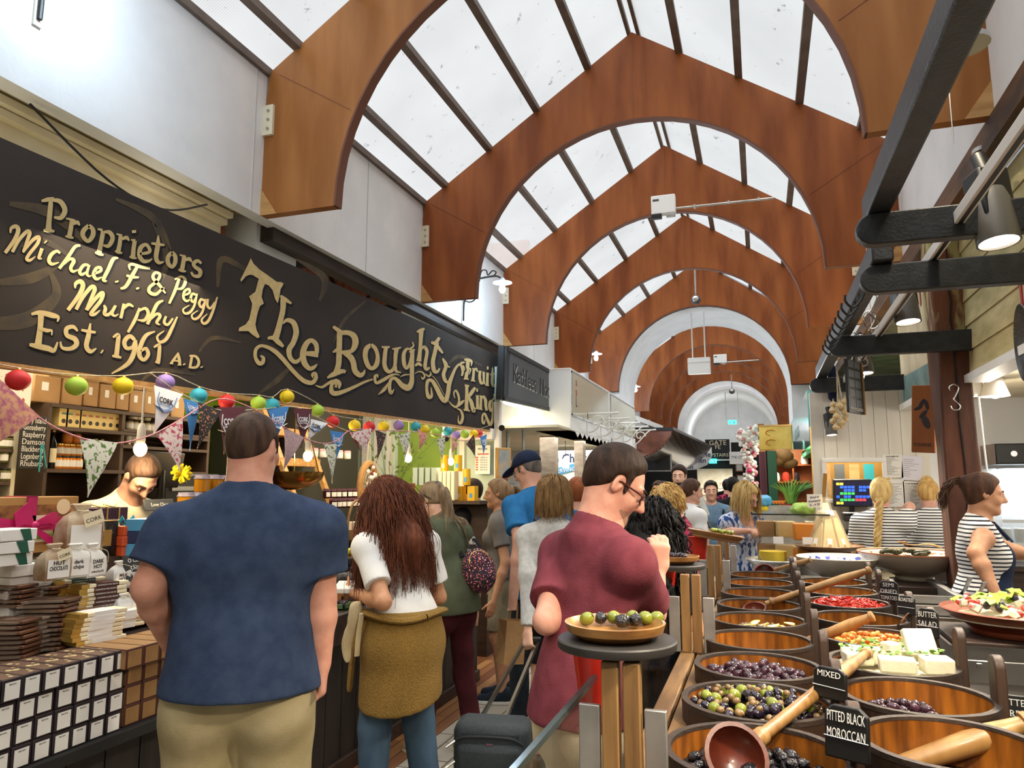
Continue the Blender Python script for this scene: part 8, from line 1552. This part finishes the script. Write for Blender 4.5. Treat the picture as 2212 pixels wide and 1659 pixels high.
for a,b in((.06,(y1-y0)*.47),((y1-y0)*.52,y1-y0-.08)):g=G();g.bb((0,a,.22),(.012,b,.76));o=g.done('sign_panel',mat('gloss_cream','e9e6cf',.08,coat=.5),t);g=G();g.bb((0,a-.03,.19),(.01,b+.03,.22));g.bb((0,a-.03,.76),(.01,b+.03,.79));g.bb((0,a-.03,.2),(.01,a,.78));g.done('panel_frame','steel_dull',o)
for s_,z,m in(('a',.66,'old_red'),('p',.53,'old_red'),('L',.38,'ink')):txt(s_,(.014,.26,z),(0,1,0),(0,0,1),.12,'lettering',m,t)
g=G();g.bb((-2.6,-.6,.0),(-.02,y1-y0,.03));g.done('soffit','cream',t)
g=G()
for i in range(16):y=.2+i*.28;g.slab([(.0,y,0),(0,y+.14,-.07),(0,y+.28,0)],(.006,0,0))
g.done('scallop_trim','white_paint',t)
for i,(px,py)in enumerate(((1268,912),(1298,922),(1324,930),(1346,937),(1366,943))):
    p=P(px,py,X=fx);t=thing('scroll_bracket','white iron scroll bracket on the fascia, %s'%place(5,i),'bracket',p,group='white scroll brackets');g=G();g.tube([(0,0,.12),(.45,0,.12)],.014,6);g.tube([(.14+(.11-.008*k)*math.cos(k*.5),0,.0+(.11-.008*k)*math.sin(k*.5))for k in range(14)],.012,6);g.tube(spline([(.02,0,-.14),(.1,0,-.12),(.25,0,.04),(.34,0,.11),(.45,0,.13)]),.012,6);g.done('scroll','white_paint',t);g=G();g.bb((0,-.02,-.18),(.012,.02,.14));g.done('back_plate','white_paint',t)
mat('tile_grey','b9ab9a',.35,'9c8e7e',5,(1,1,3))
for i,(px,w,Y)in enumerate(((1182,.22,10.2),(1250,.14,11.2))):p=P(px,1000,Y=Y);tag(G().bb((p.x-w/2,Y,0),(p.x+w/2,Y+.2,2.34)).done('tiled_column','tile_grey'),('wider stone tiled column behind the man in the cap','narrow stone tiled column right of the wider one')[i],'column','tiled columns')
for i,px in enumerate((1097,1131)):p=P(px,980,Y=9.0);tag(G().cyl((p.x,9,1),(p.x,9,2.34),.022).done('steel_pole','steel_dull'),'steel pole of the stall under the grey sign, '+place(2,i),'pole','steel poles')
wall('wall_stall_middle',(-5,14.6,0),(-2.3,14.7,2.4),'white_wall','pale back wall of the white stall');g=G();a,b=P(1194,1100,Y=13),P(1294,972,Y=13);t=thing('chicken_board','white board with navy lettering for the chicken stall','sign',(a.x,13,a.z));g.bb((0,0,0),(b.x-a.x,.03,b.z-a.z));g.done('board','white_paint',t);w=b.x-a.x;h=b.z-a.z;txt('e Chicken',(w*.5,-.004,h*.86),(1,0,0),(0,0,1),.155,'lettering','sea_navy',t,fit=w*.92,bold=.03);txt('SERVING',(w*.28,-.03,h*.66),(1,0,.12),(0,0,1),.07,'lettering','white_paint',t);g=G();g.slab([(0,-.02,h*.55),(w*.6,-.02,h*.68),(w*.6,-.02,h*.8),(0,-.02,h*.68)],(0,.01,0));g.done('blue_ribbon','sea_blue',t)
for i,(px,py)in enumerate(((1296,1000),(1322,985),(1222,1000))):p=P(px,py,Y=11.5);t=thing('pendant_lamp','small glass pendant lamp in the white stall, %s'%place(3,i),'lamp',p,group='glass pendants');g=G();g.lathe([(.02,.1),(.05,.05),(.06,-.08),(.05,-.08)],n=14);g.done('glass_shade',glow('pendant','ffe9c4',2),t);g=G();g.cyl((0,0,.1),(0,0,2.33-p.z),.005,n=5);g.done('cord','black',t)
lamp('AREA',(-3.2,11.5,2.28),60,(1,.95,.86),(-3.2,11.5,0),(1.4,3.5),name='stall_downlights')
t=thing('butcher_counter','pale counter with a glass front under the grey sign','counter',(-2.9,8.5,0));g=G();g.bb((-.5,-.6,0),(.4,1.6,.95));g.done('base','cream',t);g=G();g.bb((.36,-.6,.95),(.38,1.6,1.3));g.done('glass_front','glass',t);g=G();g.bb((-.5,-.6,1.3),(.4,1.6,1.33));g.done('top','steel_dull',t)
for i in range(8):g=G();g.ell((0,0,.05),(.1,.08,.05),10);g.v=[(x-2.75+.12*(i%2),y+8.15+.22*i,z+.95)for x,y,z in g.v];tag(g.done('wrapped_goods','cream_paper' if i%3 else 'kraft'),'wrapped packet in the counter under the grey sign, '+place(8,i,'nearest','farthest'),'packet','packets in the counter')
g=G();g.bb((-3.3,7.9,1.85),(-2.75,8.3,1.88));g.bb((-3.3,7.9,1.6),(-2.75,8.3,1.63));tag(g.done('steel_rack','steel_dull'),'steel rack shelves beside the framed picture','rack')
for i in range(6):g=G();g.lathe([(.03,0),(.05,.02),(.05,.12),(.03,.16)],(-3.2+.08*i,8.05,1.632 if i%2 else 1.882),12);tag(g.done('canister',('tin_black','cream_paper','brick')[i%3]),'canister on the steel rack, '+place(6,i),'canister','canisters on the steel rack')
mat('lacquer','5a2a18',.12,'7c3d22',4,coat=.8);mat('slat','5a4130',.25,'33241b',26,(.2,1,1),kind='X',det=1,coat=.4);t=thing('canopy','brown lacquered canopy with a curved slatted edge over the far left stall','canopy',(0,14.6,0));f=lambda px,py,Y:P(px,py,Y=Y)-V((0,14.6,0))
g=G();g.slab([f(*p,14.6)for p in((1360,928),(1453,928),(1442,952),(1418,976),(1385,990),(1360,992))],(0,.08,0));g.done('end_board','lacquer',t);A_=spline([f(1453,927,14.6),f(1446,948,14.6),f(1424,974,14.6),f(1390,992,14.6)],4);B_=spline([f(1536,966,20),f(1524,984,20),f(1500,1004,20),f(1470,1016,20)],4);g=G();g.strip(A_,B_,(0,0,.05));g.done('curved_slats','slat',t,60);g=G();g.bar(f(1366,927,14.55),f(1454,927,14.55),.05,.06);g.done('front_beam','black',t);g=G();g.bar(f(1372,903,14.7),f(1430,925,16),.05,.1);g.done('white_strut','white_paint',t)
c=P(1508,985,Y=20.2);t=thing('round_sign','white rounded sign for the chicken stall hanging under the canopy','sign',c);g=G();g.slab([P(*p,Y=20.2)-c for p in((1537,966),(1538,985),(1528,1004),(1505,1014),(1478,1016),(1478,992),(1500,982))],(0,.05,0));g.done('board','white_paint',t)
for s_,px,py in(('The',1523,982),('Chicken',1500,995),('Inn',1488,1008)):txt(s_,P(px,py,Y=20.15)-c,(1,0,0),(0,0,1),.13,'lettering','sea_navy',t,bold=.03)
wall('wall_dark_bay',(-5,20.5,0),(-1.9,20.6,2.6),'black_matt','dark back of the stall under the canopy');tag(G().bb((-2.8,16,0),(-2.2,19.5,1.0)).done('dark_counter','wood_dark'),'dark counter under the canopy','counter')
t=thing('tv_screen','black hanging screen in a pale frame under the canopy','screen',P(1410,1000,Y=16));g=G();g.bb((-.4,0,-.18),(.4,.05,.18));g.done('frame','steel_dull',t);g=G();g.bb((-.37,-.004,-.16),(.37,0,.16));g.done('glass','black',t)
FY=25.4;R2=lambda px0,py0,px1,py1,Y:(P(px0,py1,Y=Y),P(px1,py0,Y=Y))
def flat(px0,py0,px1,py1,Y,m,nm,lab,cat,d=.06):
    a,b=R2(px0,py0,px1,py1,Y);return tag(G().bb((a.x,Y,a.z),(b.x,Y+d,b.z)).done(nm,m),lab,cat)
struct(tag(G().bb((-6,FY+3.7,0),(4,FY+3.8,3)).done('wall_far_stall','cream'),'pale back of the far stalls','wall'));a,b=R2(1508,1012,1582,1090,FY)
g=G();zt=P(1560,956,Y=FY).z;g.bb((-5,FY,b.z),(2.4,FY+.2,zt));g.bb((-5,FY,0),(a.x,FY+.2,b.z));g.bb((b.x,FY,0),(2.4,FY+.2,b.z));struct(tag(g.done('wall_lintel','black_matt'),'black wall and lintel across the far end with a bright doorway','wall'))
t=thing('cafe_sign','black cafe sign with pale capitals at the far end','sign',P(1552,970,Y=FY-.05));g=G();g.bb((-.42,0,-.34),(.36,.05,.32));g.done('board','black',t);g=G();g.bb((-.42,-.01,-.38),(.4,.03,-.34));g.bb((.36,-.01,-.34),(.4,.03,.32));g.done('frame','white_paint',t)
for s_,z,h in(('GATE',.2,.16),('FE',.06,.14),('UPSTAIRS',-.2,.11)):txt(s_,(-.02,-.005,z),(1,0,0),(0,0,1),h,'lettering','cream',t,fit=.7)
t=thing('grey_sign','pale grey hanging sign right of the cafe sign','sign',P(1600,989,Y=FY-.3));g=G();g.bb((-.35,0,-.2),(.35,.04,.2));g.done('board','paper',t);txt('THE CENTRE',(0,-.004,.02),(1,0,0),(0,0,1),.09,'lettering','card_grey',t,fit=.6)
lamp('AREA',(-1.2,FY+1.8,2.2),130,(1,.94,.86),(-1.2,FY+1.8,0),(2,2),name='poultry_shop_light');lamp('POINT',(-1.5,27,3.6),22,(.9,.95,1),size=.2,name='vault_light');lamp('POINT',(-1,14,2.7),30,(.95,.97,1),size=.2,name='vault_light')
t=thing('poultry_stall','bright poultry stall seen through the far doorway','stall',(-1.2,FY+2.6,0));g=G();g.bb((-1.5,0,0),(1.3,.6,1.0));g.done('counter','white_paint',t);txt('POULTRY',(.15,-.02,1.62),(1,0,0),(0,0,1),.13,'lettering','old_red',t)
for z in(1.2,1.45):g=G();g.bb((-1.4,.3,z),(1.2,.6,z+.03));g.done('shelf','steel',t)
for i in range(12):tag(G().ell((-2.2+.17*i,FY+2.75,1.06),(.08,.1,.06),8).done('poultry','skin_pale' if i%2 else 'cream_paper'),'pale piece of poultry on the far counter, '+place(12,i),'poultry','poultry on the far counter')
for i,(px,py)in enumerate(((1597,1010),(1620,1012),(1600,1035),(1622,1032))):p=P(px,py,Y=FY-.06);t=thing('framed_print','small framed print on the dark wall by the far doorway, %s'%('top left','top right','bottom left','bottom right')[i],'picture',p,group='framed prints');g=G();g.bb((-.12,0,-.14),(.12,.04,.14));g.done('frame','wood',t);g=G();g.bb((-.09,-.004,-.1),(.09,0,.1));g.done('print','paper',t)
t=thing('flower_garland','tall garland of white and pink flowers on a wooden board','garland',P(1622,985,D=9.6));q=random.Random(8);g=G();g.bb((.1,.05,-1.2),(.18,.12,.42));g.done('board','wood',t)
for nm,m,n in(('white_flowers','label_white',120),('pink_flowers','pink_cloth',40),('red_flowers','pink',22),('greenery','herb',50)):
    g=G()
    for i in range(n):
        z=q.uniform(-.42,.38)if nm!='greenery' else q.uniform(-.75,-.4);w=.13*(1-.35*(z<0));a=q.uniform(0,6.28);g.ell((w*math.cos(a)*q.random()**.5-.02,w*math.sin(a)*.7*q.random()**.5,z),q.uniform(.02,.035),7)
    o=g.done(nm,m,t);o['kind']='stuff'
c=P(1675,945,D=9.0);t=thing('prawn_sign','yellow sign with two painted prawns on the right stall','sign',c);t.rotation_euler.z=-.15;mat('sign_yellow','ead06a',.5,'ccae48',5);g=G();g.bb((-.19,0,-.155),(.19,.08,.155));g.done('board','sign_yellow',t,bev=.006);g=G()
for z in(.06,-.06):
    g.tube([(-.05+.06*math.cos(a),-.004,z+.035*math.sin(a))for a in[.4+k*.42 for k in range(11)]],[.004+.012*math.sin(PI*k/10)for k in range(11)],6,sq=.4)
g.done('prawns',mat('prawn','c7a51e',.5,'d0672a',20),t);g=G()
for z in(-.15,.145):g.bb((-.19,-.006,z-.008),(.19,0,z+.008))
g.done('border','gilt',t)
ta,tb=P(1705,925,X=.52),P(1746,900,X=.52);t=thing('teal_fascia','teal glass shop fascia with faint pale lettering on the right','fascia',(.52,ta.y,2.0));L_=tb.y-ta.y;z0,z1=P(1746,985,X=.52).z,P(1746,836,X=.52).z;mat('teal_glass','5f8f8c',.12,'4c7b79',3,coat=.6);g=G();g.bb((0,L_,z0-1.9),(.05,0,z1-2.0));g.done('glass','teal_glass',t);txt('FRESH FISH',(-.006,L_/2,(z0+z1)/2-1.95),(0,-1,0),(0,0,1),.16,'lettering',mat('teal_pale','9cc0bc',.4),t,fit=abs(L_)*.8)
g=G();g.bb((.0,L_,z0-1.98),(.6,0,z0-1.93));g.done('green_soffit',mat('green_soffit','2fae6e',.5),t)
for i,(px,D,w,m,lab)in enumerate(((1669,8.7,.1,'dark_green','dark green column of the right stall'),(1648,8.9,.07,'maroon_wood','narrow maroon post left of the green column'))):p=P(px,1020,D=D);mat('dark_green','1f5a3c',.5);mat('maroon_wood','5a2436',.5);tag(G().bb((p.x-w/2,p.y,0),(p.x+w/2,p.y+.12,2.0)).done('column',m,bev=.005),lab,'column')
lamp('POINT',(.15,8.1,2.5),14,(1,.95,.85),size=.1,name='right_stall_fill')  # added point without a fitting, brightens the prawn sign, column and flowers
p=P(1712,1040,D=9.6);t=thing('produce_shelves','orange wooden shelves of the greengrocer on the right','shelves',p);mat('orange_wood','b0602a',.5,'96491c',5);g=G();g.bb((-.25,.1,-1.4),(.55,.14,.42));g.done('back','orange_wood',t)
for z in(-.02,.2):g=G();g.bb((-.25,-.1,z),(.5,.1,z+.02));g.done('shelf','orange_wood',t)
g=G();g.bb((.0,-.1,-.3),(.02,.1,.3));g.done('divider','orange_wood',t);lamp('AREA',p+V((.1,-.5,.5)),16,(1,.9,.7),p+V((.1,-.3,-1)),(.5,.4),name='greengrocer_light');wall('wall_greengrocer',(.6,10.6,0),(3,10.7,2.0),'cream','pale wall behind the greengrocer shelves')
for i in range(6):tag(G().lathe([(.04,0),(.05,.03),(.04,.1),(.02,.12)],p+V((-.2+.12*i,-.02,.002 if i<3 else.222)),10).done('shelf_jar',('label_white','tomato','box_dark')[i%3]),'small packet on the orange shelves, '+place(6,i),'packet','packets on the orange shelves')
for i,(px,py,r)in enumerate(((1690,985,.13),(1678,998,.09),(1705,1000,.1))):tag(G().ell(P(px,py,D=8.8),(r,.08,r*.7),14).done('bread_loaf',mat('crust','c0935a',.7,'9c6f3c',6)),'round brown loaf hanging over the greengrocer, %s'%('top','left','right')[i],'bread','brown loaves')
p=P(1722,1088,D=7.9);tag(G().bb((p.x-.55,p.y-.2,0),(p.x+.5,p.y+.4,p.z-.03)).done('produce_stand','steel_dull'),'pale stand of the greengrocer','stand')
for i in range(16):a=-1.1+i*.14;b=G();b.tube(spline([(-.1+.02*i*.3,0,0),(-.05+.1*math.sin(a),rnd(-.03,.03),.12),(.3*math.sin(a),rnd(-.05,.05),.24*math.cos(a*.7)+.02)]),[.018]*6+[.016,.014,.014,.012,.01,.008,.003],6,sq=.4);o=b.done('leek',mat('leek','7fae4a',.5,'3f7a34',5),None);o.location=p;tag(o,'green leek fanned out on the greengrocer stand, '+place(16,i),'leek','leeks')
for i in range(7):g=G();g.tube([(0,0,0),(.03,.1,.01),(.05,.18,.0)],[.015,.011,.003],7);o=g.done('carrot',mat('carrot','d97a2a',.5),loc=p+V((-.33+.03*i,-.12,.012)));tag(o,'orange carrot left of the leeks, '+place(7,i),'carrot','carrots')
for nm,px,py,m,r,lab in(('plastic_bag',1645,1082,'sea_blue',.09,'crumpled light blue plastic bag beside the cheese case'),('yellow_flowers',1640,1097,'yellow_flower',.07,'small bunch of yellow flowers beside the cheese case'),('cabbage',1735,1100,'leafgreen',.1,'pale green cabbage in front of the leeks')):c=SD((-.16,-.16,-.16),(.16,.16,.16),.012);c.ell((0,0,0),(r*1.2,r,r*.7));c.ripple(.014,[(60,40,20,1),(-30,70,50,2),(20,-50,80,3)]);o=c.done(nm,m,None);o.location=P(px,py,D=7.4);tag(o,lab,'bag' if 'bag' in nm else 'flowers' if 'fl' in nm else 'vegetable')
t=thing('cheese_case','glass topped cheese counter beyond the olive tubs','counter',(.36,6.0,0));g=G();g.bb((-.42,-.15,0),(.3,.5,1.02));g.done('base','white_paint',t);g=G();g.bb((-.43,-.1,1.19),(.1,.5,1.198));g.bb((-.44,-.17,1.38),(.1,.5,1.392));g.bb((-.44,-.16,1.02),(-.43,.5,1.38));g.bb((-.43,-.17,1.1),(.1,-.16,1.38));g.done('glass_box','glass',t);g=G();g.bb((-.44,-.172,1.38),(.1,-.165,1.39));g.done('rim','black',t)
mat('cheddar','e0882a',.4);mat('blue_cheese','ddd3ae',.5,'8d9a86',18,lo=.6,hi=.66);mat('yellow_cheese','e8c840',.35)
for i,(dx,dy,m,k_,lab)in enumerate(((-.3,-.05,'yellow_cheese','w','big yellow cheese wheel cut in half'),(-.08,-.08,'cheddar','b','orange cheese block at the front'),(-.02,-.02,'cheddar','b','second orange cheese block behind the first'),(.1,.1,'blue_cheese','w','pale blue veined cheese wheel'),(-.2,.2,'cheese_wedge','b','pale cheese slab at the back left'),(.02,.25,'blue_cheese','b','blue veined block at the back'),(.16,-.06,'cheddar','b','orange cheese at the right end'),(-.34,.25,'kraft','b','brown rinded cheese log at the back left'))):
    for z_,w_ in((1.022,''),(1.2,', on the upper tier')):
        if z_>1.1 and i in(0,3):continue
        g=G();g.lathe([(.001,0),(.1,0),(.105,.05),(.1,.09),(.001,.095)],n=20)if k_=='w' else g.box((0,0,.06),(.14,.11,.12));o=g.done('cheese',m,bev=.006 if k_=='b' else 0,loc=(.36+min(dx,.06),6+dy,z_));o.rotation_euler.z=rnd(-.4,.4);tag(o,lab+' in the glass case'+w_,'cheese','cheeses in the case')
for i in range(3):tag(G().box((.1+.2*i,5.83,1.2),(.07,.004,.05)).done('cheese_label','paper'),'white price ticket in the cheese case, '+place(3,i),'ticket','tickets in the cheese case')
tag(G().box(P(1602,1140,D=5.9)+V((.05,-.02,-.05)),(.2,.02,.14),Mx.Rotation(-.6,3,'X')).done('clear_panel','clear_plastic'),'small clear plastic panel in front of the blue blouse','panel')
